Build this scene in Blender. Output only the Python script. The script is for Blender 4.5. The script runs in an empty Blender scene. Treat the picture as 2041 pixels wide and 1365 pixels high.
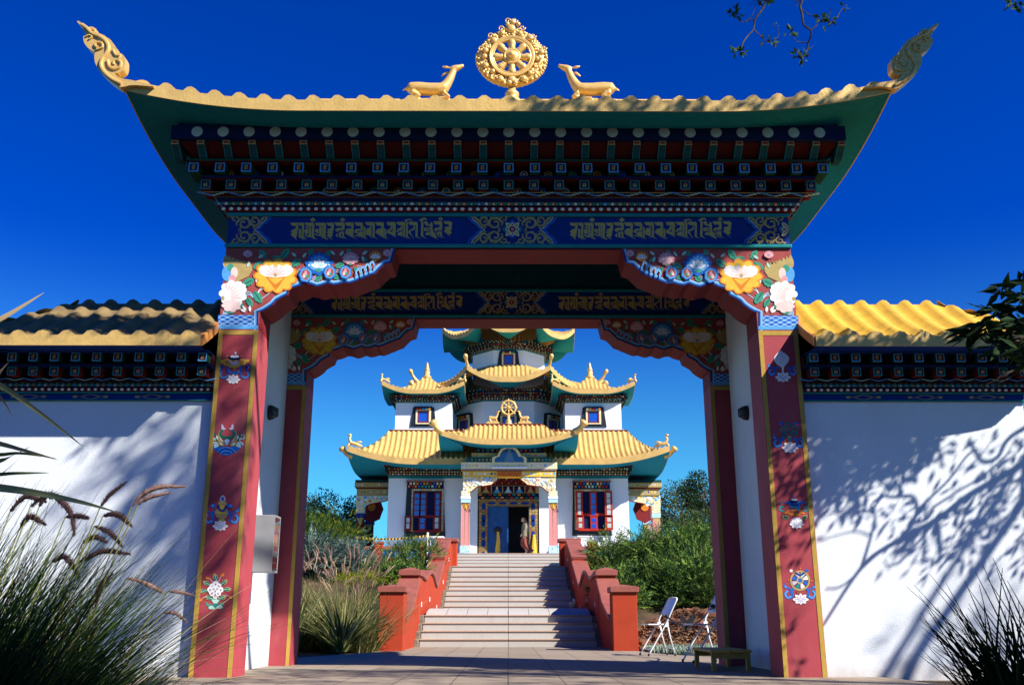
import bpy, math, random
from math import sin, cos, pi, radians, sqrt, atan2, hypot
from mathutils import Vector, Matrix
sc = bpy.context.scene
R = random.Random(7)
# ---------------------------------------------------------------- camera, sky, sun, exposure
EYE = 0.484; TH = radians(16.2); F = 1907.0; YAW = 0.0038
cam_d = bpy.data.cameras.new("camera"); cam = bpy.data.objects.new("camera", cam_d)
sc.collection.objects.link(cam); sc.camera = cam
cam.location = (0, 0, EYE); cam.rotation_euler = (radians(90) + TH, 0, -YAW)
cam_d.lens = 36 * F / 2041; cam_d.sensor_width = 36; cam_d.clip_start = 0.05; cam_d.clip_end = 2000
SUN = Vector((1.02, -0.68, 1.0)).normalized()            # towards the sun
world = bpy.data.worlds.new("World"); sc.world = world; world.use_nodes = True
nt = world.node_tree; bg = nt.nodes["Background"]
sky = nt.nodes.new("ShaderNodeTexSky"); sky.sky_type = 'NISHITA'; sky.sun_disc = False
sky.sun_elevation = math.asin(SUN.z); sky.sun_rotation = atan2(SUN.x, SUN.y)
sky.altitude = 900; sky.air_density = 1.0; sky.dust_density = 0.3; sky.ozone_density = 3.0
grade = nt.nodes.new("ShaderNodeMix"); grade.data_type = 'RGBA'; grade.blend_type = 'MULTIPLY'; grade.inputs[0].default_value = 1.0
tint = nt.nodes.new("ShaderNodeMix"); tint.data_type = 'RGBA'                # deep polarised blue overhead, clearer azure towards the horizon
tint.inputs[6].default_value = (0.0, 0.32, 1.36, 1); tint.inputs[7].default_value = (0.30, 1.08, 1.42, 1)
wtc = nt.nodes.new("ShaderNodeTexCoord"); wsp = nt.nodes.new("ShaderNodeSeparateXYZ"); wmr = nt.nodes.new("ShaderNodeMapRange"); wmr.interpolation_type = 'SMOOTHSTEP'
wmr.inputs[1].default_value = 0.38; wmr.inputs[2].default_value = 0.12
nt.links.new(wtc.outputs['Generated'], wsp.inputs[0]); nt.links.new(wsp.outputs[2], wmr.inputs[0]); nt.links.new(wmr.outputs[0], tint.inputs[0])
nt.links.new(sky.outputs[0], grade.inputs[6]); nt.links.new(tint.outputs[2], grade.inputs[7]); nt.links.new(grade.outputs[2], bg.inputs[0])
bg.inputs[1].default_value = 0.06
sun_d = bpy.data.lights.new("sun", 'SUN'); sun_d.energy = 5.0; sun_d.angle = radians(0.53); sun_d.color = (1.0, 0.95, 0.86)
sun = bpy.data.objects.new("sun", sun_d); sc.collection.objects.link(sun)
sun.rotation_euler = SUN.to_track_quat('Z', 'Y').to_euler(); sun.location = SUN * 60
sc.view_settings.view_transform = 'Standard'; sc.view_settings.look = 'None'
sc.view_settings.gamma = 1.0; sc.view_settings.exposure = 0.9
sc.cycles.max_bounces = 5; sc.cycles.diffuse_bounces = 1
# ---------------------------------------------------------------- helpers
_fh = Vector((sin(YAW), cos(YAW), 0)); _rt = Vector((cos(YAW), -sin(YAW), 0))
_fw = _fh * cos(TH) + Vector((0, 0, sin(TH))); _up = -_fh * sin(TH) + Vector((0, 0, cos(TH)))
def W(px, py, Y):                                         # photo pixel -> point on the plane y = Y
    d = _rt * ((px - 1020.5) / F) + _up * ((682.5 - py) / F) + _fw
    t = Y / d.y
    return Vector((d.x * t, Y, EYE + d.z * t))
def ZP(py, Y): return W(1013, py, Y).z
def XP(px, py, Y): return W(px, py, Y).x
LOC = {}
def tag(o, label=None, cat=None, group=None, kind=None):
    if label: o['label'] = label
    if cat: o['category'] = cat
    if group: o['group'] = group
    if kind: o['kind'] = kind
    return o
def thing(name, loc, label, cat, group=None):
    o = bpy.data.objects.new(name, None); sc.collection.objects.link(o)
    o.location = loc; o.empty_display_size = 0.2; LOC[o.name] = Vector(loc)
    return tag(o, label, cat, group, 'thing')
def inst(mesh, name, parent, pos, rot=None, scale=None, label=None):
    o = bpy.data.objects.new(name, mesh); sc.collection.objects.link(o)
    base = LOC[parent.name] if parent else Vector((0, 0, 0))
    o.parent = parent; o.location = Vector(pos) - base; LOC[o.name] = Vector(pos)
    if rot: o.rotation_euler = rot
    if label: o['label'] = label
    if scale: o.scale = scale
    return o
class MB:
    def __init__(s): s.v = []; s.f = []; s.i = []; s.m = []
    def mi(s, m):
        if m not in s.m: s.m.append(m)
        return s.m.index(m)
    def face(s, pts, m):
        n = len(s.v); s.v += [tuple(p) for p in pts]; s.f.append(tuple(range(n, n + len(pts)))); s.i.append(s.mi(m))
    def box(s, x0, x1, y0, y1, z0, z1, m, top=None):
        n = len(s.v); s.v += [(x0,y0,z0),(x1,y0,z0),(x1,y1,z0),(x0,y1,z0),(x0,y0,z1),(x1,y0,z1),(x1,y1,z1),(x0,y1,z1)]
        k = s.mi(m); kt = s.mi(top) if top else k
        for q, j in (((0,1,5,4),k),((1,2,6,5),k),((2,3,7,6),k),((3,0,4,7),k),((4,5,6,7),kt),((3,2,1,0),k)):
            s.f.append(tuple(n + a for a in q)); s.i.append(j)
    def loft(s, rings, m, cap=True, close=True):
        n = len(s.v); c = len(rings[0]); k = s.mi(m)
        for r in rings: s.v += [tuple(p) for p in r]
        for a in range(len(rings) - 1):
            for b in range(c if close else c - 1):
                b2 = (b + 1) % c
                s.f.append((n+a*c+b, n+a*c+b2, n+(a+1)*c+b2, n+(a+1)*c+b)); s.i.append(k)
        if cap and close:
            s.f.append(tuple(n + b for b in reversed(range(c)))); s.i.append(k)
            e = n + (len(rings) - 1) * c; s.f.append(tuple(e + b for b in range(c))); s.i.append(k)
    def prism(s, poly, y0, y1, m, side=None):              # polygon in X,Z, extruded along Y
        n = len(s.v); c = len(poly); k = s.mi(m); ks = s.mi(side or m)
        s.v += [(p[0], y0, p[1]) for p in poly] + [(p[0], y1, p[1]) for p in poly]
        s.f.append(tuple(range(n, n + c))); s.i.append(k); s.f.append(tuple(reversed(range(n + c, n + 2*c)))); s.i.append(k)
        for a in range(c):
            b = (a + 1) % c; s.f.append((n+a, n+c+a, n+c+b, n+b)); s.i.append(ks)
    def prism_yz(s, poly, x0, x1, m):
        n = len(s.v); c = len(poly); k = s.mi(m)
        s.v += [(x0, p[0], p[1]) for p in poly] + [(x1, p[0], p[1]) for p in poly]
        s.f.append(tuple(range(n, n + c))); s.i.append(k); s.f.append(tuple(reversed(range(n + c, n + 2*c)))); s.i.append(k)
        for a in range(c):
            b = (a + 1) % c; s.f.append((n+a, n+c+a, n+c+b, n+b)); s.i.append(k)
    def tube(s, pts, rad, m, n=8, cap=True, flat=1.0):
        pts = [Vector(p) for p in pts]; rings = []
        if not isinstance(rad, (list, tuple)): rad = [rad] * len(pts)
        prev = None
        for i, p in enumerate(pts):
            d = (pts[min(i+1, len(pts)-1)] - pts[max(i-1, 0)]).normalized()
            if prev is None:
                a = d.orthogonal().normalized() if abs(d.y) > .95 else d.cross(Vector((0, 1, 0))).normalized()
            else: a = (prev - d * prev.dot(d)).normalized()
            b = d.cross(a); prev = a
            rings.append([p + (a * cos(2*pi*k/n) + b * sin(2*pi*k/n) * flat) * rad[i] for k in range(n)])
        s.loft(rings, m, cap)
    def lathe(s, c, prof, m, n=16):
        s.loft([[(c[0] + r * cos(2*pi*k/n), c[1] + r * sin(2*pi*k/n), c[2] + z) for k in range(n)] for r, z in prof], m)
    def ball(s, c, r, m, nu=10, nv=6):
        if not isinstance(r, (tuple, list)): r = (r, r, r)
        s.loft([[(c[0] + r[0]*sin(pi*(j+.02)/(nv+.04))*cos(2*pi*k/nu), c[1] + r[1]*sin(pi*(j+.02)/(nv+.04))*sin(2*pi*k/nu), c[2] - r[2]*cos(pi*j/nv)) for k in range(nu)] for j in range(nv + 1)], m)
    def mesh(s, name, off=(0, 0, 0), smooth=False):
        me = bpy.data.meshes.new(name); o = Vector(off)
        me.from_pydata([(p[0]-o.x, p[1]-o.y, p[2]-o.z) for p in s.v], [], s.f)
        for m in s.m: me.materials.append(m)
        me.polygons.foreach_set('material_index', s.i)
        if smooth: me.polygons.foreach_set('use_smooth', [True] * len(s.f))
        me.update(); return me
    def build(s, name, parent=None, smooth=False, label=None):
        off = LOC[parent.name] if parent else Vector((0, 0, 0))
        o = bpy.data.objects.new(name, s.mesh(name, off, smooth)); sc.collection.objects.link(o)
        o.parent = parent; LOC[o.name] = Vector(off)
        if label: o['label'] = label
        return o
def smooth_angle(o, deg=40):
    me = o.data; me.polygons.foreach_set('use_smooth', [True] * len(me.polygons))
    try: me.set_sharp_from_angle(angle=radians(deg))
    except Exception: pass
    return o
def bevel(o, w=0.008, seg=2):
    b = o.modifiers.new('bevel', 'BEVEL'); b.width = w; b.segments = seg; b.limit_method = 'ANGLE'; b.angle_limit = radians(40)
    return o
def crom(pts, k=6, closed=False):                         # Catmull-Rom
    n = len(pts); out = []
    P = lambda i: pts[i % n] if closed else pts[max(0, min(n - 1, i))]
    for i in range(n if closed else n - 1):
        a, b, c, d = P(i-1), P(i), P(i+1), P(i+2)
        for j in range(k):
            t = j / k
            out.append(tuple(.5*((2*b[q]) + (c[q]-a[q])*t + (2*a[q]-5*b[q]+4*c[q]-d[q])*t*t + (3*b[q]-a[q]-3*c[q]+d[q])*t*t*t) for q in range(len(b))))
    if not closed: out.append(tuple(pts[-1]))
    return out
# ---------------------------------------------------------------- materials
def MAT(name, col, rough=.6, metal=0.0, var=.12, scale=6.0, bump=0.0, bscale=60.0, dirt=None, dirt_amt=.5, dscale=2.0, transl=0.0, spec=.4, coords='Object'):
    m = bpy.data.materials.new(name); m.use_nodes = True; t = m.node_tree; N = t.nodes; L = t.links
    p = N['Principled BSDF']; p.inputs['Roughness'].default_value = rough; p.inputs['Metallic'].default_value = metal
    p.inputs['Specular IOR Level'].default_value = spec
    tc = N.new('ShaderNodeTexCoord'); co = tc.outputs[coords]
    nz = N.new('ShaderNodeTexNoise'); nz.inputs['Scale'].default_value = scale; nz.inputs['Detail'].default_value = 5
    L.new(co, nz.inputs['Vector'])
    mx = N.new('ShaderNodeMix'); mx.data_type = 'RGBA'
    mx.inputs[6].default_value = (*[c * (1 - var) for c in col], 1); mx.inputs[7].default_value = (*[min(1, c * (1 + var)) for c in col], 1)
    mr = N.new('ShaderNodeMapRange'); mr.inputs[1].default_value = .3; mr.inputs[2].default_value = .7
    L.new(nz.outputs[0], mr.inputs[0]); L.new(mr.outputs[0], mx.inputs[0]); out = mx.outputs[2]
    if dirt:
        n2 = N.new('ShaderNodeTexNoise'); n2.inputs['Scale'].default_value = dscale; n2.inputs['Detail'].default_value = 8; n2.inputs['Roughness'].default_value = .7
        mp = N.new('ShaderNodeMapping'); mp.inputs['Scale'].default_value = (1, 1, .35); L.new(co, mp.inputs[0]); L.new(mp.outputs[0], n2.inputs['Vector'])
        r2 = N.new('ShaderNodeMapRange'); r2.inputs[1].default_value = .52; r2.inputs[2].default_value = .75; r2.inputs[4].default_value = dirt_amt
        L.new(n2.outputs[0], r2.inputs[0]); m2 = N.new('ShaderNodeMix'); m2.data_type = 'RGBA'
        L.new(r2.outputs[0], m2.inputs[0]); L.new(out, m2.inputs[6]); m2.inputs[7].default_value = (*dirt, 1); out = m2.outputs[2]
    L.new(out, p.inputs['Base Color'])
    if bump:
        nb = N.new('ShaderNodeTexNoise'); nb.inputs['Scale'].default_value = bscale; nb.inputs['Detail'].default_value = 4; L.new(co, nb.inputs['Vector'])
        b = N.new('ShaderNodeBump'); b.inputs['Strength'].default_value = bump; b.inputs['Distance'].default_value = .02
        L.new(nb.outputs[0], b.inputs['Height']); L.new(b.outputs[0], p.inputs['Normal'])
    if transl:
        tr = N.new('ShaderNodeBsdfTranslucent'); L.new(out, tr.inputs[0]); ms = N.new('ShaderNodeMixShader'); ms.inputs[0].default_value = transl
        L.new(p.outputs[0], ms.inputs[1]); L.new(tr.outputs[0], ms.inputs[2]); L.new(ms.outputs[0], N['Material Output'].inputs[0])
    return m
white = MAT('white_stucco', (.74,.78,.82), .85, var=.03, scale=2, bump=.22, bscale=90, dirt=(.55,.54,.52), dirt_amt=.32, dscale=1.4)
def base_splash(m):                                         # earth splashed up the foot of the wall
    t = m.node_tree; N = t.nodes; L = t.links; p = N['Principled BSDF']; src = p.inputs['Base Color'].links[0].from_socket
    tc = N.new('ShaderNodeTexCoord'); sp = N.new('ShaderNodeSeparateXYZ'); L.new(tc.outputs['Object'], sp.inputs[0]); nz = N.new('ShaderNodeTexNoise'); nz.inputs['Scale'].default_value = 5; nz.inputs['Detail'].default_value = 8; L.new(tc.outputs['Object'], nz.inputs[0])
    ad = N.new('ShaderNodeMath'); ad.operation = 'MULTIPLY_ADD'; ad.inputs[1].default_value = .45; L.new(nz.outputs[0], ad.inputs[0]); L.new(sp.outputs[2], ad.inputs[2])
    mr = N.new('ShaderNodeMapRange'); mr.inputs[1].default_value = .42; mr.inputs[2].default_value = .15; mr.inputs[4].default_value = .55; L.new(ad.outputs[0], mr.inputs[0])
    mx = N.new('ShaderNodeMix'); mx.data_type = 'RGBA'; L.new(mr.outputs[0], mx.inputs[0]); L.new(src, mx.inputs[6]); mx.inputs[7].default_value = (.34, .24, .16, 1); L.new(mx.outputs[2], p.inputs['Base Color'])
base_splash(white)
gold = MAT('gold_paint', (.66,.43,.135), .48, .15, var=.10, scale=9, bump=.15, bscale=40, dirt=(.16,.11,.05), dirt_amt=.45, dscale=4)
goldf = MAT('gilded_gold', (.76,.48,.155), .38, .3, var=.06, scale=12, bump=.08, bscale=30)
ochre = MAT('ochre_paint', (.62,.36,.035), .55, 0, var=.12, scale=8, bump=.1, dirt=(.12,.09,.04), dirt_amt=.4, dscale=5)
redp = MAT('dark_red_paint', (.37,.052,.066), .65, var=.12, scale=3, bump=.15, bscale=80, dirt=(.42,.13,.13), dirt_amt=.55, dscale=2.2, spec=.25)
redin = MAT('crimson_paint', (.20,.006,.010), .7, var=.10, scale=3, bump=.1, bscale=80)
railr = MAT('rail_red_paint', (.38,.047,.020), .85, var=.09, scale=3, bump=.2, bscale=90, dirt=(.28,.04,.022), dirt_amt=.45, dscale=2, spec=.15)
capr = MAT('rail_cap_tile', (.27,.075,.055), .7, var=.15, scale=6, bump=.2, bscale=60)
stone = MAT('step_granite', (.43,.405,.37), .75, var=.07, scale=40, bump=.1, bscale=120, dirt=(.30,.25,.20), dirt_amt=.35, dscale=1.3)
rough_stone = MAT('side_stone', (.20,.165,.12), .9, var=.3, scale=10, bump=.5, bscale=20)
black = MAT('black_paint', (.012,.013,.018), .5, var=.2)
darkm = MAT('dark_metal', (.03,.03,.033), .45, .4, var=.1)
C = {}
def col(n, c, rough=.75): C[n] = MAT('paint_' + n, c, rough, var=.10, scale=14, spec=.12); return C[n]
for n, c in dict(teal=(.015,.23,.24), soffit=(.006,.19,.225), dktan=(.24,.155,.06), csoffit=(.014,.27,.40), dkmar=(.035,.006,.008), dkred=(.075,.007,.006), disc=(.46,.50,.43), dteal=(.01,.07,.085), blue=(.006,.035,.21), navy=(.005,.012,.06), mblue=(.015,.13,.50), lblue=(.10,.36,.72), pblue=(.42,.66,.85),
                 brown=(.36,.075,.07), orange=(.70,.22,.03), yellow=(.80,.48,.06), cream=(.78,.66,.40), tan=(.46,.34,.13), goldl=(.55,.40,.12), white=(.85,.83,.80), pink=(.72,.32,.36), lpink=(.84,.60,.56),
                 green=(.01,.15,.10), lgreen=(.05,.30,.20), dgreen=(.008,.06,.035), mint=(.42,.66,.55), red=(.42,.03,.02), maroon=(.14,.015,.018), purple=(.20,.04,.16), yline=(.46,.29,.06), pinkcol=(.62,.24,.24), lilac=(.55,.50,.62)).items(): col(n, c)
glass = MAT('window_glass', (.012,.07,.46), .08, 0, var=.15, scale=1.5, spec=.9)  # blue base colour stands in for the reflected sky
doorb = MAT('door_blue', (.006,.07,.24), .5, var=.25, scale=5)
steel = MAT('grey_steel', (.30,.30,.31), .5, .3, var=.1, scale=6)
chairm = MAT('white_tube', (.75,.75,.77), .3, .2, var=.05)
wood = MAT('yellow_wood', (.62,.36,.07), .55, var=.25, scale=10)
bark = MAT('bark', (.10,.075,.055), .9, var=.35, scale=12, bump=.4, bscale=30)
rockm = MAT('red_rock', (.13,.050,.022), .95, var=.6, scale=9, bump=1.0, bscale=30, dirt=(.20,.12,.075), dirt_amt=.4, dscale=9)
def leafm(n, c, tr=.25, var=.35): return MAT('leaf_' + n, c, .7, var=var, scale=1.2, transl=tr, spec=.10)
shaded_roof = MAT('shaded_worn_roof_paint', (.20,.135,.055), .8, var=.3, scale=4, bump=.2, dirt=(.06,.05,.035), dirt_amt=.7, dscale=3)  # left roof only: worn ochre, darkened further with tree shade put into the colour
LG = [leafm('dark', (.018,.042,.012), .18), leafm('mid', (.045,.10,.02)), leafm('light', (.085,.16,.03))]
JG = [leafm('juniper_dark', (.020,.055,.018), .15), leafm('juniper', (.085,.17,.034), .2), leafm('juniper_light', (.20,.30,.055), .22)]
BG = [leafm('blue_dark', (.05,.085,.075)), leafm('blue', (.11,.17,.14)), leafm('blue_light', (.19,.26,.21))]
YG = [leafm('gold_dark', (.10,.13,.012)), leafm('gold', (.24,.27,.02)), leafm('gold_light', (.36,.36,.03))]
GR = [leafm('grass_green', (.06,.105,.02)), leafm('grass_olive', (.19,.20,.06)), leafm('grass_straw', (.46,.37,.17))]
SW = [leafm('sword_green', (.12,.16,.04), .4), leafm('sword_pale', (.38,.38,.17), .4), leafm('sword_tan', (.42,.31,.16), .4)]
PL = [leafm('plume_brown', (.065,.036,.038), .12), leafm('plume_pink', (.36,.22,.18)), leafm('plume_straw', (.50,.38,.24))]
SG = [leafm('sage', (.20,.27,.20)), leafm('sage_light', (.34,.42,.33))]
def WX(px, py, X):                                        # photo pixel -> point on the plane x = X
    d = _rt * ((px - 1020.5) / F) + _up * ((682.5 - py) / F) + _fw
    t = X / d.x
    return Vector((X, d.y * t, EYE + d.z * t))
def sst(a, b, x):
    t = max(0, min(1, (x - a) / (b - a))); return t * t * (3 - 2 * t)
def ground_h(x, y):
    h = 0.0
    side = sst(2.0, 2.5, abs(x))
    if y > 17: h = sst(17.5, 29.5, y) * 2.0 * side
    if y > 17 and side > 0: h += .12 * side * sin(x * 1.7) * sin(y * 1.3) * sst(17.5, 20, y) * (1 - sst(29, 31, y))
    if y > 29.4: h = max(h, 2.0 * sst(29.4, 29.8, y)) if abs(x) < 2.2 else h
    if y > 16.2 and 2.1 < x < 6: h += .62 * math.exp(-((x - 3.6) / 1.2) ** 2 - ((y - 18.6) / .9) ** 2)
    if y > 60: h += (y - 60) * .01
    return h - .03
# ---------------------------------------------------------------- ground and paving
def ground_mat():
    m = MAT('soil_and_turf', (.075, .042, .024), .95, var=.4, scale=2.5, bump=.6, bscale=22, dirt=(.045, .060, .018), dirt_amt=.9, dscale=.6); return m
soil = ground_mat()
def axis(pieces):
    out = []
    for a, b, st in pieces:
        n = max(1, int(round((b - a) / st))); out += [a + (b - a) * i / n for i in range(n)]
    return out + [pieces[-1][1]]
xs = axis([(-400, -60, 60), (-60, -12, 6), (-12, -3, .6), (-3, -1.9, .12), (-1.9, 1.9, .6), (1.9, 6.2, .15), (6.2, 12, .6), (12, 60, 6), (60, 400, 60)])
ys = axis([(-60, 0, 10), (0, 16, 2), (16, 21, .25), (21, 31, .5), (31, 60, 4), (60, 700, 60)])
g = MB(); n0 = len(xs)
g.v = [(x, y, ground_h(x, y)) for y in ys for x in xs]
for j in range(len(ys) - 1):
    for i in range(n0 - 1):
        g.f.append((j*n0+i, j*n0+i+1, (j+1)*n0+i+1, (j+1)*n0+i)); g.i.append(0)
g.m = [soil]
tag(g.build('ground', smooth=True), kind='structure')
def paving_mat():
    m = bpy.data.materials.new('stone_paving'); m.use_nodes = True; t = m.node_tree; N = t.nodes; L = t.links; p = N['Principled BSDF']
    p.inputs['Roughness'].default_value = .8
    tc = N.new('ShaderNodeTexCoord'); br = N.new('ShaderNodeTexBrick'); br.offset = 0.0; br.squash = 1
    br.inputs['Scale'].default_value = 1; br.inputs['Brick Width'].default_value = .46; br.inputs['Row Height'].default_value = .92
    br.inputs['Mortar Size'].default_value = .006; br.inputs['Color1'].default_value = (.27, .21, .15, 1); br.inputs['Color2'].default_value = (.32, .25, .185, 1)
    br.inputs['Mortar'].default_value = (.10, .075, .05, 1); L.new(tc.outputs['Object'], br.inputs['Vector'])
    nz = N.new('ShaderNodeTexNoise'); nz.inputs['Scale'].default_value = 3; nz.inputs['Detail'].default_value = 8
    mp = N.new('ShaderNodeMapping'); mp.inputs['Scale'].default_value = (.4, 6, 1); L.new(tc.outputs['Object'], mp.inputs[0]); L.new(mp.outputs[0], nz.inputs[0])
    mx = N.new('ShaderNodeMix'); mx.data_type = 'RGBA'; mx.blend_type = 'MULTIPLY'; mx.inputs[0].default_value = .75
    cr = N.new('ShaderNodeMapRange'); cr.inputs[1].default_value = .3; cr.inputs[2].default_value = .7; cr.inputs[3].default_value = .55; cr.inputs[4].default_value = 1.15
    L.new(nz.outputs[0], cr.inputs[0]); L.new(br.outputs[0], mx.inputs[6]); L.new(cr.outputs[0], mx.inputs[7]); L.new(mx.outputs[2], p.inputs['Base Color'])
    b = N.new('ShaderNodeBump'); b.inputs['Strength'].default_value = .4; b.inputs['Distance'].default_value = .01; L.new(nz.outputs[0], b.inputs['Height']); L.new(b.outputs[0], p.inputs['Normal'])
    return m
pave = paving_mat()
p = MB(); p.box(-3.4, 3.4, 7.6, 12.6, -.06, 0, pave)
edge = crom([(3.4, 12.6), (3.2, 13.6), (2.6, 14.6), (2.35, 15.4), (2.2, 16.3), (2.15, 16.8)], 5)
edl = crom([(-3.4, 12.6), (-2.9, 13.8), (-2.5, 15), (-2.25, 16), (-2.15, 16.8)], 5)
poly = edge + [(1.85, 16.8), (1.85, 19.3), (-1.85, 19.3), (-1.85, 16.8)] + list(reversed(edl))
p.face([(a, b, 0) for a, b in poly], pave)
tag(p.build('path'), kind='structure')
p = MB(); p.face([(-30, -20, -.012), (30, -20, -.012), (30, 7.6, -.012), (-30, 7.6, -.012)], MAT('forecourt_gravel', (.055, .047, .040), .95, var=.25, scale=5, bump=.6, bscale=60, dirt=(.05, .036, .025), dirt_amt=.6))
tag(p.build('forecourt'), kind='structure')
p = MB(); p.box(-9, 9, 29.75, 41.5, 1.7, 2.035, MAT('pale_bounce_stone', (.50,.46,.41), .8, var=.08, scale=8)); tag(p.build('terrace_bounce_paving'), kind='structure')  # unseen pale terrace floor, added to bounce sunlight onto the temple front
# ---------------------------------------------------------------- staircase
SHW = 1.706
st = thing('staircase', (0, 19.25, 0), 'broad pale granite staircase with a central joint rising to the temple', 'staircase')
steps = [(19.25 + .34 * k, .15 * (k + 1)) for k in range(4)]
up = list(zip([26.1, 26.43, 26.77, 27.1, 28.2, 28.57, 28.95, 29.32, 29.7], [1207, 1195.9, 1185, 1174.3, 1166, 1156.7, 1146.9, 1137, 1127.3]))
steps += [(y, ZP(v, y)) for y, v in up]
nosing = MAT('step_edge', (.42, .27, .19), .8, var=.15, scale=30)
for k, (y, z) in enumerate(steps):
    yn = steps[k+1][0] if k + 1 < len(steps) else 30.2
    zp = steps[k-1][1] if k else 0
    if k == 4: zp = .74
    mb = MB()
    if k == 3: yn = y + .3
    for a, b in ((-SHW, -.004), (.004, SHW)):
        mb.box(a, b, y + .02, yn + .05, zp - .08, z - .028, stone)
        mb.box(a, b, y, yn + .04, z - .026, z, nosing, stone)
    bevel(mb.build('step', st), .004, 1)
    for s in (-1, 1):
        mb = MB(); a, b = sorted((s * (SHW + .012), s * 1.81)); yy = y
        while yy < min(yn, y + 1.3) - .02:
            e = min(yy + R.uniform(.16, .3), yn)
            mb.box(a, b, yy - .04, e - .05, zp - .05, z - R.uniform(.0, .03), rough_stone); yy = e
        bevel(mb.build('edge_stone', st), .015, 2)
mb = MB(); prof = crom([(20.55, .60), (20.8, .655), (21.1, .70), (21.5, .735), (22.2, .745), (26.15, .745)], 5)
for a, b in ((-SHW, -.004), (.004, SHW)):
    for q in range(4):
        x0 = a + (b - a) * q / 4 + .004; x1 = a + (b - a) * (q + 1) / 4 - .004
        mb.loft([[(x0, y, z), (x1, y, z)] for y, z in prof], stone, cap=False, close=False)
mb.build('landing_slab', st, True)
# ---------------------------------------------------------------- red handrail walls
def rail(s):
    nm = 'red stair parapet with wavy tiled cap, ' + ('inner face in sun, left of the steps' if s < 0 else 'inner face in shade, right of the steps')
    t = thing('stair_parapet', (s * 1.97, 16.8, 0), nm, 'parapet', 'parapets flanking the staircase')
    X0, X1 = sorted((s * 1.80, s * 2.14))
    segA = [(17.3, .45), (18.6, .74), (19.7, 1.22)]
    segB = crom([(20.2, 1.38), (20.7, 1.34), (21.4, 1.33), (22.0, 1.44), (22.8, 1.53), (23.5, 1.49), (24.1, 1.36), (24.6, 1.29), (24.9, 1.31)], 4)
    segC = [(24.9, 1.31), (27.2, 2.0)]; segD = [(27.2, 2.12), (29.8, 2.78)]; segE = [(29.8, 2.78), (31.6, 2.80)]
    top = segA + segB + segC + segD + segE
    mb = MB(); mb.prism_yz([(17.0, -.2)] + top + [(31.6, -.2)], X0, X1, railr); mb.build('wall', t)
    for sg in (segA, segB, segC, segD):
        mb = MB(); rings = []
        for i, (y, z) in enumerate(sg):
            a, b = sg[max(0, i-1)], sg[min(len(sg)-1, i+1)]; d = Vector((b[0]-a[0], b[1]-a[1])).normalized(); nx, nz = -d.y * .085, d.x * .085
            rings.append([(X0 - .05, y, z + .004), (X1 + .05, y, z + .004), (X1 + .05, y + nx, z + nz), (X0 - .05, y + nx, z + nz)])
        mb.loft(rings, capr); bevel(mb.build('wall_cap', t), .012, 2)
    a, b = sorted((s * 1.765, s * 2.185))
    mb = MB(); mb.box(a, b, 16.8, 17.25, -.1, .95, railr); q = bevel(mb.build('pier', t), .01)
    mb = MB(); mb.box(a - .035, b + .035, 16.76, 17.29, .95, 1.04, capr); c = Vector(((a+b)/2, 17.02, 1.085))
    for e0, e1 in (((a-.035,16.76),(b+.035,16.76)), ((b+.035,16.76),(b+.035,17.29)), ((b+.035,17.29),(a-.035,17.29)), ((a-.035,17.29),(a-.035,16.76))):
        mb.face([(*e0, 1.04), (*e1, 1.04), c], capr)
    bevel(mb.build('pier_cap', t), .008, 2)
    mb = MB(); mb.box(X0 - .01, X1 + .01, 19.7, 20.2, 0, 1.36, railr); mb.build('pier', t)
    mb = MB(); mb.box(X0 - .05, X1 + .05, 19.66, 20.24, 1.36, 1.46, capr)
    c = Vector(((X0+X1)/2, 19.95, 1.53)); k = (X0 - .05, X1 + .05, 19.66, 20.24)
    for e0, e1 in (((k[0],k[2]),(k[1],k[2])), ((k[1],k[2]),(k[1],k[3])), ((k[1],k[3]),(k[0],k[3])), ((k[0],k[3]),(k[0],k[2]))): mb.face([(*e0, 1.46), (*e1, 1.46), c], capr)
    mb.build('pier_cap', t)
    a, b = sorted((s * 1.66, s * 2.3))
    mb = MB(); mb.box(a, b, 31.4, 32.0, 1.9, 2.93, railr); bevel(mb.build('pier', t), .01)
    mb = MB(); mb.box(a - .05, b + .05, 31.35, 32.05, 2.93, 3.04, capr); bevel(mb.build('pier_cap', t), .02, 2)
    for u, v in ((1430, 340), (1378, 543), (1255, 700), (1180, 745), (1318, 770)):
        q = WX(580 + u / 4.55, 1040 + v / 4.55, -1.8); mb = MB(); a, b = sorted((s * 1.797, s * 1.785))
        mb.box(a, b, q.y - .03, q.y + .03, q.z - .05, q.z + .05, C['white']); mb.build('step_light', t)
rail(-1); rail(1)
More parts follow.
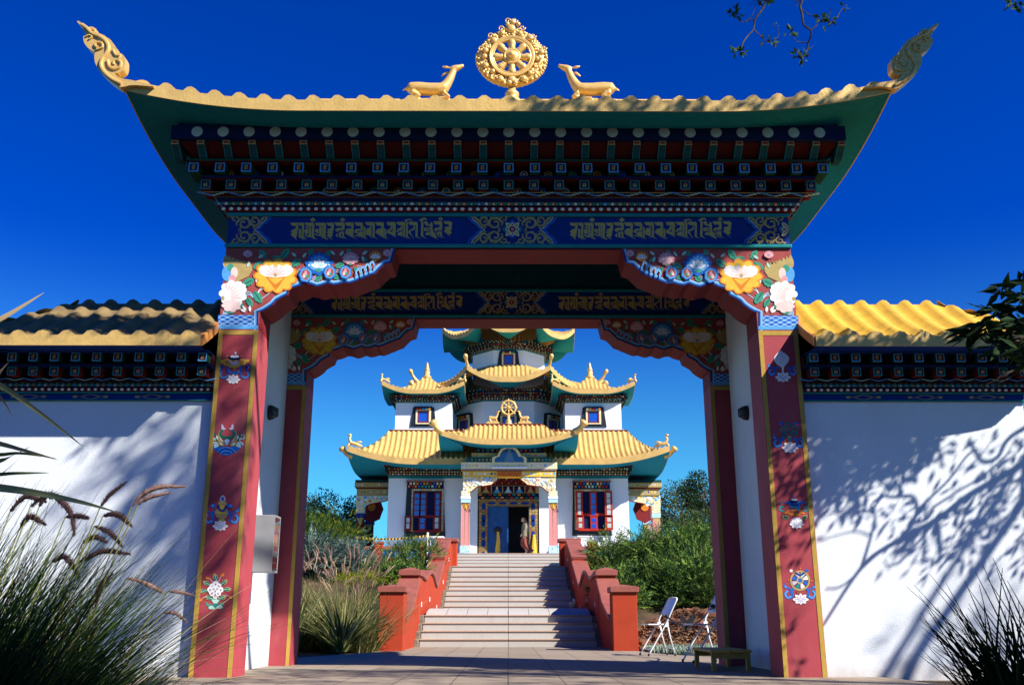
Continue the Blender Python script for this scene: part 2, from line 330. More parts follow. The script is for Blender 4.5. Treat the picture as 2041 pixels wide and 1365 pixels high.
# ---------------------------------------------------------------- painted decoration laid 1-2 mm proud of a wall
class Paint:
    def __init__(s, mp, Y): s.mp = mp; s.Y = Y; s.mb = MB(); s.l = 0
    def poly(s, pts, c, up=1):
        s.l += up * .00006; out = []
        for u, v in pts:
            x, y = s.mp(u, v); q = W(x, y, s.Y) ; out.append((q.x, s.Y - .002 - s.l, q.z))
        s.mb.face(out, C[c])
    def stroke(s, pts, w, c, k=5, taper=False):
        P = crom(pts, k) if len(pts) > 2 else pts; L = []; Rr = []
        for i, (u, v) in enumerate(P):
            a, b = P[max(0, i-1)], P[min(len(P)-1, i+1)]; d = hypot(b[0]-a[0], b[1]-a[1]) or 1
            ww = w * .5 * ((1 - abs(2*i/(len(P)-1) - 1)**2 * .9) if taper else 1)
            nx, ny = -(b[1]-a[1])/d*ww, (b[0]-a[0])/d*ww; L.append((u+nx, v+ny)); Rr.append((u-nx, v-ny))
        s.l += .00006
        for i in range(len(P) - 1):
            s.poly([L[i], L[i+1], Rr[i+1], Rr[i]], c, 0)
    def ell(s, u, v, a, b, c, n=14, rot=0):
        s.poly([(u + a*cos(t)*cos(rot) - b*sin(t)*sin(rot), v + a*cos(t)*sin(rot) + b*sin(t)*cos(rot)) for t in [2*pi*k/n for k in range(n)]], c)
    def blob(s, u, v, a, b, lob, amp, c, ph=0):
        s.poly([(u + a*(1 + amp*abs(sin(lob*t/2+ph)) - amp)*cos(t), v + b*(1 + amp*abs(sin(lob*t/2+ph)) - amp)*sin(t)) for t in [2*pi*k/(lob*6) for k in range(lob*6)]], c)
    def petal(s, u, v, ang, ln, w, c, tip=1.0):
        pts = []
        for t in (0, .15, .35, .6, .8, .93, 1): pts.append((t, w * (sin(pi * min(t * .95 + .02, 1)) ** .8) * .5))
        q = [(a, b) for a, b in pts] + [(a, -b) for a, b in reversed(pts[:-1])]
        s.poly([(u + ln*(a*cos(ang)) - b*sin(ang), v + ln*(a*sin(ang)) + b*cos(ang)) for a, b in q], c)
    def leaf(s, u, v, ang, ln, c='lgreen', edge=None, vein='dgreen'):
        for k, (sc_, cc) in enumerate(((1, edge or c), (.8, c))):
            q = []; l2 = ln * sc_
            for i in range(9):
                t = i / 8; w = .34 * sin(pi * (t * .85 + .08)) * (1 if i % 2 else .72) if i < 8 else 0; q.append((t, w))
            q = q + [(a, -b) for a, b in reversed(q[:-1])]
            s.poly([(u + l2*(a*cos(ang) - b*sin(ang)), v + l2*(a*sin(ang) + b*cos(ang))) for a, b in q], cc)
            if not edge: break
        s.stroke([(u, v), (u + ln*.8*cos(ang), v + ln*.8*sin(ang))], ln * .06, vein)
    def lotus(s, u, v, r, outc, inc, midc='white', n=5):
        for k in range(9):
            s.petal(u, v + r*.15, pi + pi*k/8, r * (1.05 if k % 8 else .95), r*.5, outc)
        for k in range(3): s.petal(u, v + r*.1, pi*(.25 + .25*k), r*.6, r*.5, outc)
        for k in range(n):
            a = pi + pi*(k + .6)/(n + .2); s.petal(u, v + r*.25, a, r*.78, r*.34, midc); s.petal(u, v + r*.2, a, r*.55, r*.16, inc)
    def small_lotus(s, u, v, r):                             # white lotus under each emblem
        for a in (0, 40, 90, 140, 180): s.petal(u, v, -radians(a), r*(1 if a in (0, 180) else .75 if a == 90 else .9), r*.46, 'white')
        for a in (35, 90, 145): s.petal(u, v, radians(a), r*.8 if a != 90 else r*.62, r*.46, 'white')
        for a in (0, 40, 90, 140, 180): s.petal(u - r*.1*-cos(radians(a)), v, -radians(a), r*.62, r*.18, 'lilac')
        for a in (35, 90, 145): s.petal(u, v + r*.05, radians(a), r*.45, r*.18, 'lilac')
    def ribbons(s, u, v, w, h):
        for d in (-1, 1):
            s.stroke([(u + d*w*.35, v - h*.1), (u + d*w*.55, v + h*.2), (u + d*w*.5, v + h*.5), (u + d*w*.8, v + h*.62), (u + d*w*.95, v + h*.35), (u + d*w*.78, v + h*.12)], w*.17, 'mblue')
            s.stroke([(u + d*w*.55, v + h*.5), (u + d*w*.8, v + h*.62), (u + d*w*.95, v + h*.35), (u + d*w*.8, v + h*.14)], w*.09, 'lblue')
            s.stroke([(u + d*w*.55, v + h*.1), (u + d*w*.8, v - h*.06), (u + d*w*.98, v - h*.16), (u + d*w*.92, v - h*.42)], w*.14, 'mblue', taper=True)
            s.stroke([(u + d*w*.85, v - h*.05), (u + d*w*1.0, v - h*.18)], w*.08, 'lblue')
# ---------------------------------------------------------------- the gate
GY, GT, BY, GX, GI, GWX = 9.0, .42, 11.31, 2.846, 2.453, 2.69
gate = thing('temple_gate', (0, 9, 0), 'tall painted gate with red pillars, blue inscribed beam and upturned golden roof', 'gate')
z657 = ZP(658, 9); zB = 4.085
def z6(u, v): return 420 + u/4.55, 480 + v/4.55
PROF = [(432,812),(432,642),(470,640),(520,612),(565,580),(600,540),(650,512),(695,490),(722,430),(760,424),(800,412),(850,388),(900,394),(960,416),(1010,406),(1060,384),(1110,402),(1160,396),(1210,378),(1260,386),(1310,370),(1350,352),(1400,334),(1450,312),(1490,300),(1530,258),(1580,212),(1640,196),(1675,80)]
def prof_xz():
    out = []
    for u, v in PROF:
        q = W(*z6(u, v), GY); out.append((q.x + .0, q.z))
    out[0] = (-GI, z657); out[1] = (-GI, out[1][1]); out[-1] = (out[-1][0], zB); return out
PX = prof_xz()
def pillar(s, y0, y1, name='front'):
    mb = MB(); a, b = sorted((s * GX, s * GI)); mb.box(a, b, y0, y1, -.02, z657, redp); o = mb.build('pillar', gate)
    mb = MB(); e = .0035                                     # yellow outline painted on the front face
    for p0, p1, q0, q1 in ((a + .004, a + .045, -.0, z657), (b - .045, b - .004, 0, z657), (a + .045, b - .045, z657 - .05, z657 - .005)):
        mb.box(p0, p1, y0 - e, y0 + .001, q0, q1, C['yline'])
    mb.build('yellow_outline', o); return o
pil = {(s, k): pillar(s, y, y + GT) for s in (-1, 1) for k, y in ((0, GY), (1, BY))}
for s in (-1, 1):                                           # white side walls of the passage
    mb = MB(); a, b = sorted((s * GWX, s * (GX - .004))); mb.box(a, b, GY + GT, BY, -.02, 4.5, white); mb.build('side_wall', gate)
# carved brackets (spandrels) with painted flowers
def flower_paint():
    P = Paint(z6, GY)
    inner = [(u - (26 if 60 < i < 99 else 0), v) for i, (u, v) in enumerate(PROF)]
    def off(d):
        out = []
        for i, (u, v) in enumerate(PROF):
            a, b = PROF[max(0, i-1)], PROF[min(len(PROF)-1, i+1)]; dd = hypot(b[0]-a[0], b[1]-a[1]) or 1
            out.append((u + (b[1]-a[1])/dd*d, v - (b[0]-a[0])/dd*d))
        return out
    for d0, d1, c in ((1, 40, 'mblue'), (1, 17, 'blue'), (17, 30, 'lblue'), (30, 38, 'pblue')):
        A, B = off(d0), off(d1); P.l += .00006
        for i in range(len(A) - 1): P.poly([A[i], A[i+1], B[i+1], B[i]], c, 0)
    P.poly([(68,672),(395,672),(395,800),(62,800)], 'mblue'); P.poly([(64,768),(430,768),(430,800),(62,800)], 'lblue')
    for k in range(5):
        P.stroke([(72 + 40*i, 684 + k*20 + (7 if i % 2 else -7)*(1 if k % 2 else -1)) for i in range(9)], 6, 'pblue', 3)
    for x in range(5): P.stroke([(112 - x*3 + x*14, 668), (130 + x*13, 560), (150 + x*12, 470)], 7, 'pblue')
    for d in (0, 22, 40): P.stroke([(300, 458 + d), (360, 470 + d*.6), (420, 540 + d*.2), (470, 520), (560, 455)], 6, 'pblue')
    for d in (0, 14): P.stroke([(420, 500+d), (445, 440+d), (500, 410+d)], 5, 'white')
    for d in (0, 20): P.stroke([(700, 350 + d), (800, 350 + d), (905, 350 + d), (960, 310 + d), (1010, 262)], 6, 'pblue')
    for d in (0, 16): P.stroke([(740, 300 + d), (830, 250 + d), (880, 240 + d)], 5, 'pblue'); P.stroke([(1110, 270 + d), (1200, 260 + d), (1270, 215)], 5, 'pblue'); P.stroke([(1330, 230 + d), (1400, 232 + d), (1480, 190)], 5, 'pblue')
    for k in range(7):                                       # ochre flames at the outer edge
        u0 = 135 + k*34; P.stroke([(u0*.92 + 10, 330), (u0 + 20, 260), (u0 - 6, 200), (u0 + 8, 120 + k*16)], 44, 'tan', taper=True)
    P.poly([(140,110),(170,180),(200,150),(230,200),(250,170),(270,230),(340,260),(350,320),(230,375),(130,350)], 'tan')
    P.ell(148, 300, 46, 68, 'lblue'); P.ell(182, 245, 32, 36, 'lgreen'); P.ell(215, 290, 32, 52, 'lpink'); P.ell(195, 350, 32, 40, 'pink')
    for u, v, a, l in ((500,160,-2.2,95),(560,150,.3,100),(640,160,-.9,110),(480,195,2.6,110),(730,230,-.6,110),(890,130,-1,70),(960,120,.6,80),(1040,130,-.5,70),(1130,240,-.4,90),(1010,315,2.4,80),(1100,320,.2,80),(1240,130,-1.2,60),(1370,160,.4,60),
                       (290,405,-.5,120),(395,460,1.0,125),(330,520,1.0,90),(240,545,.8,80),(235,610,2.6,90),(1300,240,.9,60)): P.leaf(u, v, a, l)
    for u, v, a in ((735,110,.7),(870,112,2.3),(1090,92,.8),(1205,95,2.2),(410,350,1.1),(355,190,2.0),(480,130,2.6),(270,620,.5),(290,590,.9),(355,590,1.5),(1375,140,1.3),(1420,95,2.5)): P.petal(u, v, a, 55, 24, 'mint' if v < 200 else 'white')
    P.blob(590, 320, 205, 165, 11, .16, 'orange'); P.blob(590, 320, 188, 150, 11, .18, 'yellow')
    P.poly([(500,330),(590,455),(680,330)], 'orange'); P.poly([(520,340),(590,400),(660,340)], 'yellow')
    P.poly([(438,262),(460,230),(500,222),(540,232),(560,216),(590,250),(615,216),(650,232),(690,218),(730,232),(752,262),(735,300),(690,322),(590,336),(490,322),(452,300)], 'white')
    for k in range(8): P.petal(590, 320, pi + pi*(k+.5)/8, 105, 17, 'lpink')
    P.ell(588, 312, 16, 18, 'tan')
    P.blob(205, 480, 130, 125, 9, .18, 'white'); P.blob(190, 590, 90, 60, 7, .2, 'lpink'); P.blob(250, 430, 76, 62, 7, .2, 'white')
    for k in range(7): P.petal(135, 525, -1.5 + k*.24, 150, 20, 'lpink')
    P.blob(140, 490, 52, 60, 5, .2, 'white'); P.ell(112, 522, 16, 20, 'tan')
    P.lotus(985, 225, 138, 'mblue', 'lblue'); P.lotus(985, 220, 100, 'lblue', 'pblue'); P.ell(975, 272, 28, 14, 'lgreen')
    P.lotus(1270, 172, 80, 'pink', 'pink', 'lpink'); P.ell(1268, 215, 16, 9, 'lgreen')
    P.lotus(1495, 148, 64, 'orange', 'lpink'); P.lotus(1603, 120, 44, 'pink', 'purple', 'lpink', 3); P.lotus(340, 128, 46, 'pink', 'purple', 'lpink', 3)
    for u, v, r in ((865, 312, 66), (1082, 292, 58), (1225, 290, 58)):
        P.blob(u, v, r, r*1.1, 7, .12, 'mblue'); P.blob(u, v, r*.85, r*.95, 7, .12, 'lblue'); P.blob(u, v, r*.62, r*.74, 7, .12, 'brown')
        P.ell(u - r*.2, v + r*.12, r*.22, r*.36, 'lpink', rot=.3); P.ell(u + r*.18, v + r*.2, r*.22, r*.34, 'lgreen', rot=-.3); P.ell(u, v - r*.25, r*.2, r*.34, 'pink')
    for k in range(4): P.stroke([(1330 + k*42, 330 - k*22), (1318 + k*42, 290 - k*24), (1345 + k*42, 262 - k*24), (1365 + k*40, 300 - k*26), (1375 + k*40, 330 - k*24)], 13, 'lblue'); P.stroke([(1335 + k*42, 320 - k*22), (1325 + k*42, 290 - k*24), (1345 + k*42, 270 - k*24), (1360 + k*40, 300 - k*26)], 5, 'pblue')
    return P.mb
FP = flower_paint()
def mirror(mb):
    m = MB(); m.v = [(-x, y, z) for x, y, z in mb.v]; m.f = [tuple(reversed(f)) for f in mb.f]; m.i = list(mb.i); m.m = list(mb.m); return m
FPM = {-1: FP.mesh('painted_flowers', (0, GY, 0)), 1: mirror(FP).mesh('painted_flowers', (0, GY, 0))}
def spandrel(s, y):
    poly = [(-GX, z657), *PX, (-GX, zB)]
    mb = MB(); mb.prism([(s * -1 * a, z) if s > 0 else (a, z) for a, z in poly], y, y + GT, C['brown'], redin)
    # smooth band of red underside is the prism's own side
    o = mb.build('carved_bracket', gate); inst(FPM[s], 'painted_flowers', o, (0, y, 0)); return o
for s in (-1, 1):
    for y in (GY, BY): spandrel(s, y)
# inscribed beams
def sx(x): return x
GL1 = [  # traced letter shapes, first half (12x zoom) and second half (11.66x zoom)
 [(105,230),(290,230),(300,260),(298,400),(270,425),(285,470),(255,500),(272,540),(235,570),(265,645),(105,515),(150,480),(110,440),(160,395),(235,365),(240,312),(150,305),(120,270)],
 [(296,230),(420,230),(437,260),(425,550),(500,640),(375,575),(385,310),(330,300)], [(318,370),(365,390),(360,560),(450,645),(300,570)],
 [(445,230),(650,230),(683,265),(668,560),(745,640),(610,590),(628,315),(480,300)], [(555,322),(602,322),(602,575),(550,580),(480,560),(430,505),(500,530),(555,535)],
 [(450,395),(500,375),(540,385),(540,480),(505,518),(450,480),(438,430)], [(455,325),(548,325),(548,365),(470,350)],
 [(695,230),(930,230),(960,265),(945,570),(1025,635),(980,630),(890,575),(900,312),(730,300)], [(795,322),(842,322),(842,545),(790,555),(680,515),(690,490),(795,530)], [(850,322),(888,322),(882,575),(990,640),(850,580)],
 [(700,385),(750,370),(780,390),(780,490),(740,480),(690,440)],
 [(965,230),(1130,230),(1150,265),(1145,395),(1120,425),(1135,460),(1100,490),(1130,530),(1075,565),(1110,645),(975,545),(1010,505),(975,470),(1005,430),(985,390),(1075,360),(1085,312),(1010,300)],
 [(1155,222),(1370,222),(1405,255),(1400,400),(1335,390),(1345,310),(1200,300)], [(1180,420),(1200,370),(1260,350),(1340,355),(1390,420),(1300,410),(1235,445),(1260,470)],
 [(1195,520),(1225,490),(1255,500),(1240,540),(1260,585),(1200,555)], [(1265,470),(1330,440),(1390,450),(1390,560),(1460,620),(1400,600),(1355,570),(1350,480),(1320,480),(1320,560),(1390,610),(1275,575)],
 [(1405,222),(1595,222),(1622,260),(1610,560),(1705,635),(1430,500),(1415,440),(1450,380),(1520,360),(1562,385),(1562,312),(1450,305)],
 [(1630,222),(1815,222),(1845,260),(1840,410),(1785,390),(1790,312),(1680,300)], [(1635,430),(1680,380),(1790,372),(1840,425),(1760,415),(1690,450),(1740,480),(1640,470)],
 [(1690,490),(1790,435),(1840,445),(1840,570),(1945,640),(1800,570),(1640,545),(1640,530),(1750,525)], [(1860,310),(1905,350),(1900,570),(1965,620),(1850,570)]]
GL2 = [[(-92,210),(120,210),(140,240),(135,550),(225,615),(100,560),(20,580),(85,545),(92,290),(-50,280)], [(25,300),(62,300),(62,545),(-60,500),(-70,450),(-40,350),(25,350)],
 [(145,210),(330,210),(352,245),(350,545),(435,615),(300,550),(150,450),(200,370),(290,350),(295,295),(190,285)], [(360,355),(405,375),(405,555),(480,605),(365,550)],
 [(410,208),(600,208),(628,245),(620,550),(715,605),(550,520),(565,300),(440,280)], [(510,305),(555,305),(550,380),(470,430),(600,430),(545,510),(415,455),(430,400),(500,355)],
 [(635,205),(825,205),(850,240),(845,550),(935,610),(800,545),(805,290),(680,275)], [(750,295),(790,295),(785,400),(700,410),(660,450),(640,420),(690,360),(750,340)], [(660,510),(700,450),(790,420),(785,540)],
 [(830,165),(900,140),(960,135),(1010,165),(1020,200),(960,160),(900,170),(885,200),(912,220),(910,545),(995,605),(865,550),(868,220)],
 [(915,205),(1110,205),(1138,240),(1135,545),(1220,605),(1085,550),(1090,290),(950,270)], [(1032,300),(1070,300),(1070,380),(960,430),(1060,610),(915,440),(950,390),(1040,350)],
 [(1165,165),(1250,115),(1310,105),(1350,140),(1345,190),(1310,140),(1240,180),(1270,220),(1265,530),(1355,600),(1210,540),(1220,200)],
 [(1275,200),(1340,195),(1395,240),(1350,262),(1420,270),(1440,200),(1485,240),(1480,550),(1600,605),(1440,530),(1435,305),(1340,290),(1300,250)], [(1280,350),(1340,335),(1428,340),(1428,372),(1335,372),(1335,390),(1428,392),(1428,420),(1290,420)], [(1310,500),(1340,450),(1428,440),(1428,520)],
 [(1495,190),(1690,190),(1710,230),(1705,390),(1640,380),(1650,270),(1540,265)], [(1515,380),(1560,340),(1640,335),(1700,400),(1600,390),(1560,440)], [(1510,480),(1570,455),(1580,490),(1540,500),(1580,555),(1510,510)],
 [(1590,450),(1620,420),(1700,425),(1705,540),(1785,590),(1670,540),(1640,470),(1625,530),(1720,590),(1600,540)],
 [(1735,190),(1900,190),(1945,235),(1940,270),(1925,275),(1930,380),(1905,400),(1925,470),(1860,500),(1935,575),(1740,420),(1780,390),(1760,330),(1860,310),(1870,270),(1770,250)]]
def inscription():
    P = Paint(None, GY)
    for dx in (0, 556.5):
        P.mp = lambda u, v: (570 + dx + u/12.006, 425 + v/12.0)
        for g_ in GL1: P.poly(g_, 'goldl', 0)
        for u in (645, 1355): P.poly([(u-70,165),(u,106),(u+70,165),(u,216)], 'goldl', 0); P.poly([(u-16,165),(u,150),(u+16,165),(u,182)], 'navy')
        P.mp = lambda u, v: (735 + dx + u/11.663, 425 + v/11.66)
        for g_ in GL2: P.poly(g_, 'goldl', 0)
        P.poly([(1612,137),(1675,90),(1732,138),(1678,184)], 'goldl', 0); P.poly([(1660,137),(1675,122),(1690,137),(1675,152)], 'navy')
    return P
def knotwork(P, h0=0, h1=2041):                            # scrolled medallion, 10.74x zoom of the middle panel
    def scroll(mx, my):
        f = lambda pts: [((980 + mx*(u-980)) , (415 + my*(v-415))) for u, v in pts]
        for c, w in (('tan', 40),):
            P.stroke(f([(150,130),(230,200),(300,290),(380,330),(450,290),(500,210),(580,175),(660,180),(720,220),(780,280)]), w, c)
            P.stroke(f([(300,290),(300,200),(370,140),(430,180),(420,240),(360,250)]), w*.85, c)
            P.stroke(f([(500,210),(500,310),(570,370),(660,340),(680,270),(620,235),(590,260)]), w*.85, c)
            P.stroke(f([(720,220),(730,150),(800,130),(850,170),(830,215),(780,205)]), w*.7, c)
            P.stroke(f([(850,170),(890,130),(940,150)]), w*.7, c, taper=True); P.stroke(f([(660,350),(690,400),(740,380)]), w*.6, c, taper=True)
            P.stroke(f([(380,330),(390,380),(430,360)]), w*.6, c, taper=True)
        for u, v, r in ((150,140,26),(215,190,34),(265,235,30),(345,150,36),(410,160,30),(530,160,30),(600,140,28),(650,150,26),(540,350,30),(680,330,28),(430,215,26),(480,320,24),(760,150,22),(860,150,24),(330,330,26),(760,310,22)):
            for a in range(3):
                q = f([(u, v)])[0]; ang = a*2.1 + u*.01; P.petal(q[0], q[1], ang*mx, r*1.35, r*.9, 'tan')
    for mx in (-1, 1):
        for my in (-1, 1):
            g2 = lambda pts: [((980 + mx*(u-980)), (415 + my*(v-415))) for u, v in pts]
            P.stroke(g2([(30,118),(70,190),(140,260),(200,290),(230,350),(330,412)]), 44, 'mblue'); P.stroke(g2([(95,118),(150,210),(240,285),(290,350),(385,412)]), 16, 'cream')
            scroll(mx, my)
    for a, r, c in ((0,215,'teal'),(pi,215,'teal'),(pi/2,200,'mblue'),(-pi/2,200,'mblue')): P.petal(980, 412, a, r, 170, c); P.petal(980, 412, a, r*.82, 120, 'navy'); P.petal(980, 412, a, r*.75, 95, 'lpink'); P.petal(980, 412, a, r*.62, 60, 'purple')
    for k in range(4): P.petal(980, 412, pi/4 + k*pi/2, 205, 95, 'cream'); P.petal(980, 412, pi/4 + k*pi/2, 180, 60, 'tan')
    P.ell(980, 412, 86, 78, 'cream', 20); P.ell(980, 412, 70, 64, 'maroon', 20); P.ell(980, 412, 32, 30, 'pink')
def beam_paint():
    P = inscription()
    P.mp = lambda u, v: (930 + u/10.742, 420 + v/10.74); knotwork(P)
    me = MB(); me.v, me.f, me.i, me.m = P.mb.v, P.mb.f, P.mb.i, P.mb.m
    # half medallions at both ends
    for s in (-1, 1):
        Q = Paint(None, GY); cx = 452 if s < 0 else 1571
        Q.mp = lambda u, v: (cx + (u - 980)/10.742, 420 + v/10.74); knotwork(Q)
        lim = s * (GX - .004); off = len(me.v)
        keep = []
        for f_, i_ in zip(Q.mb.f, Q.mb.i):
            if all(abs(Q.mb.v[a][0]) < GX for a in f_): keep.append((f_, i_))
        me.v += Q.mb.v
        for f_, i_ in keep: me.f.append(tuple(a + off for a in f_)); me.i.append(me.mi(Q.mb.m[i_]))
    return me
BP = beam_paint().mesh('gold_lettering', (0, GY, 0))
for y in (GY, BY):
    mb = MB(); mb.box(-GX, GX, y, y + GT, zB + .003, 4.47, C['blue'], C['blue'])
    o = mb.build('inscribed_beam', gate)
    inst(BP, 'gold_lettering', o, (0, y, 0), label='gold Lantsa style lettering and scrolled medallions')
    for z0 in (zB + .003, 4.425):
        mb = MB(); mb.box(-GX - .012, GX + .012, y - .025, y - .001, z0, z0 + .04, C['teal']); bevel(mb.build('teal_moulding', o), .01, 2)
    mb = MB(); mb.box(-GI - .0, GI + .0, y + .01, y + GT - .01, zB - .012, zB, redin); mb.build('soffit_board', o)
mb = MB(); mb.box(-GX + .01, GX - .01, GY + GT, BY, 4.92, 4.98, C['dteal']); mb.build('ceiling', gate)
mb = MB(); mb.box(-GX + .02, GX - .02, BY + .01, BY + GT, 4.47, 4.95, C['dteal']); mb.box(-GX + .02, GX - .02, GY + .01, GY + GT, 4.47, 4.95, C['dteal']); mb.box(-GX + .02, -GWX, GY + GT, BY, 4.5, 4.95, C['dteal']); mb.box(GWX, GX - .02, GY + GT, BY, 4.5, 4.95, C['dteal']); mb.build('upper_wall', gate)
# ---- stepped cornice
def ring(mb, o0, o1, z0, z1, m, m2=None):                    # moulded band: overhang o0 at its foot, o1 at its head
    f = lambda o: ((-GX - o, GY - o), (GX + o, GY - o), (GX + o, BY + GT + o), (-GX - o, BY + GT + o))
    A, B, Cc = f(o0), f(o1), f(-.05)
    for a in range(4):
        b = (a + 1) % 4
        mb.face([(*A[a], z0), (*A[b], z0), (*B[b], z1), (*B[a], z1)], m)
        mb.face([(*A[a], z0), (*Cc[a], z0), (*Cc[b], z0), (*A[b], z0)], m2 or m); mb.face([(*B[a], z1), (*B[b], z1), (*Cc[b], z1), (*Cc[a], z1)], m2 or m)
corn = MB()
ring(corn, .03, .05, 4.47, 4.515, C['maroon']); ring(corn, .055, .12, 4.518, 4.585, C['navy'], C['dkmar']); ring(corn, .125, .16, 4.588, 4.625, C['dkmar'], C['tan'])
ring(corn, .05, .06, 4.628, 4.74, C['dkmar'], C['dkred']); ring(corn, .235, .235, 4.742, 4.772, C['navy'], C['dkred']); ring(corn, .15, .15, 4.774, 4.88, C['dkmar'], C['dkred'])
ring(corn, .335, .335, 4.882, 4.905, C['dgreen'], C['dkred']); ring(corn, .27, .43, 4.907, 5.045, C['dkred'], C['dkmar']); ring(corn, .49, .49, 5.047, 5.195, C['navy'], C['navy'])
cornice = corn.build('cornice', gate)
def rimpts(o, sp, y_only=False):                             # stations along front and both sides: (x, y, rotation)
    out = []; n = int(round(2 * (GX + o) / sp)); n += (n + 1) % 2
    for k in range(n): out.append((-GX - o + 2*(GX + o)*k/(n - 1), GY - o, 0))
    L = BY + GT - GY + 2 * o; m = int(round(L / sp))
    for s in (-1, 1):
        for k in range(1, m): out.append((s * (GX + o), GY - o + L*k/m, s * pi/2))
    return out
# painted shell pattern and bead rows on the cornice mouldings
mb = MB()
pal = ['orange', 'lgreen', 'lblue', 'lpink', 'tan']
for (x, y, r) in rimpts(.09, .075):
    if r: continue
    for k, (rr, c) in enumerate(((.036, 'lgreen'), (.026, 'navy'), (.018, pal[int(x*13) % 5]), (.008, 'cream'))):
        mb.face([(x + rr*cos(t), GY - .07 - .045*(rr*sin(t))/.067 - .004 - k*.0008, 4.524 + 1.6*rr*sin(t)*.9) for t in [pi*j/6 for j in range(7)]], C[c])
for (x, y, r) in rimpts(.14, .30):
    if r: continue
    for d in (-1, 1):
        for i in range(4):
            a, b = x + d*.15*i/4, x + d*.15*(i+1)/4
            mb.box(min(a,b), max(a,b), GY - .150 - .006*i - .004, GY - .14, 4.594 + .008*i, 4.600 + .008*i, C[('lblue','mint')[d > 0]])
    mb.box(x - .13, x + .13, GY - .163, GY - .155, 4.621, 4.627, C['tan'])
mb.build('shell_pattern', cornice)
bead = MB(); bead.ball((0, 0, 0), (.021, .014, .017), C['white'], 10, 6); bm_ = bead.mesh('bead', smooth=True)
for (x, y, r) in rimpts(.045, .078):
    if r == 0: inst(bm_, 'bead', cornice, (x, GY - .05, 4.492))
disc = MB(); disc.lathe((0, 0, 0), [(.0, -.004), (.053, -.004), (.056, .0), (.05, .006), (.0, .008)], C['disc'], 20); dm = disc.mesh('white_disc')
for (x, y, r) in rimpts(.49, .255):
    if r == 0 and abs(x) > GX + .45: continue
    inst(dm, 'white_disc', cornice, (x, y, 5.122) if r == 0 else (x, y, 5.122), (pi/2, 0, r))
def blk(kind):
    m = MB(); h = .049; e = .42 if False else .26
    m.box(-h, h, .0, e, -h, h, C['dgreen' if kind else 'maroon']); 
    e1 = 'lblue' if kind else 'teal'
    for a in ((-h, h, -h, -h+.011), (-h, h, h-.011, h), (-h, -h+.011, -h+.011, h-.011), (h-.011, h, -h+.011, h-.011)): m.box(a[0], a[1], -.005, -.001, a[2], a[3], C[e1])
    m.box(-h+.011, h-.011, -.0025, -.0005, -h+.011, h-.011, C['navy']); m.box(-h+.022, h-.022, -.0034, -.002, -h+.022, h-.022, C['maroon'])
    G1 = [[(-18,24),(16,24),(20,14),(-12,16)], [(4,16),(12,16),(12,-24),(4,-20)], [(-18,10),(0,10),(-2,2),(-16,4)], [(-16,-2),(0,-4),(-4,-12),(-18,-14)], [(-14,-18),(2,-14),(2,-22),(-8,-26)]] if kind else \
         [[(-4,26),(4,20),(12,14),(4,12)], [(-22,6),(-8,14),(-4,4),(-16,-2)], [(8,14),(18,14),(18,-26),(10,-26)], [(-20,-8),(-2,0),(0,-22),(-16,-22)], [(2,2),(6,2),(6,-22),(2,-22)]]
    for g_ in G1: m.face([(a*.001*1.0, -.0046, b*.001) for a, b in g_], C['tan'])
    return m.mesh('bracket_block')
B0, B1 = blk(0), blk(1)
for (x, y, r) in rimpts(.20, .243): inst(B0, 'bracket_block', cornice, (x, y, 4.690), (0, 0, r))
for (x, y, r) in rimpts(.30, .248): inst(B1, 'bracket_block', cornice, (x, y, 4.828), (0, 0, r))
cb = MB(); pr = crom([(0, 5.045), (-.0, 5.01), (.06, 4.97), (.12, 4.915), (.15, 4.907)], 4)
cb.prism_yz([(a, b - 5) for a, b in pr] + [(.25, 4.907 - 5), (.25, .045)], -.034, .034, C['dteal'])
for d in (-1, 1): cb.prism_yz([(a - .004, b - 5) for a, b in pr] + [(a + .008, b + .004 - 5) for a, b in reversed(pr)], d*.034 - .0025, d*.034 + .0025, C['teal'])
cb.box(-.036, .036, -.006, -.001, .0, .044, C['tan']); cb.box(-.024, .024, -.009, -.005, .01, .034, C['red']); cm = cb.mesh('curved_bracket')
for (x, y, r) in rimpts(.455, .25): inst(cm, 'curved_bracket', cornice, (x, y, 5.0), (0, 0, r))
# coloured panels between the blocks
mb = MB(); cc = ['tan', 'lgreen', 'orange', 'mblue', 'lpink']
for z0, z1, o, sp, ph in ((4.64, 4.73, .063, .243, 0), (4.785, 4.872, .152, .248, 2)):
    L = rimpts(o, sp)
    for k in range(60):
        x = -GX - .1 + k * sp / 1 + sp / 2
        if x > GX + .1: break
        c = cc[(k + ph) % 5]
        for i in range(9):
            a = 2*pi*i/9; mb.ell = None
            mb.face([(x + .034*cos(a) + .012*cos(a + t), GY - o - .003, (z0+z1)/2 + .030*sin(a) + .011*sin(a + t)) for t in (0, 1.3, 2.6, 3.9, 5.2)], C[c])
        mb.face([(x + .016*cos(t), GY - o - .003, (z0+z1)/2 + .014*sin(t)) for t in [2*pi*j/8 for j in range(8)]], C[cc[(k+2) % 5]])
mb.build('flower_panels', cornice)
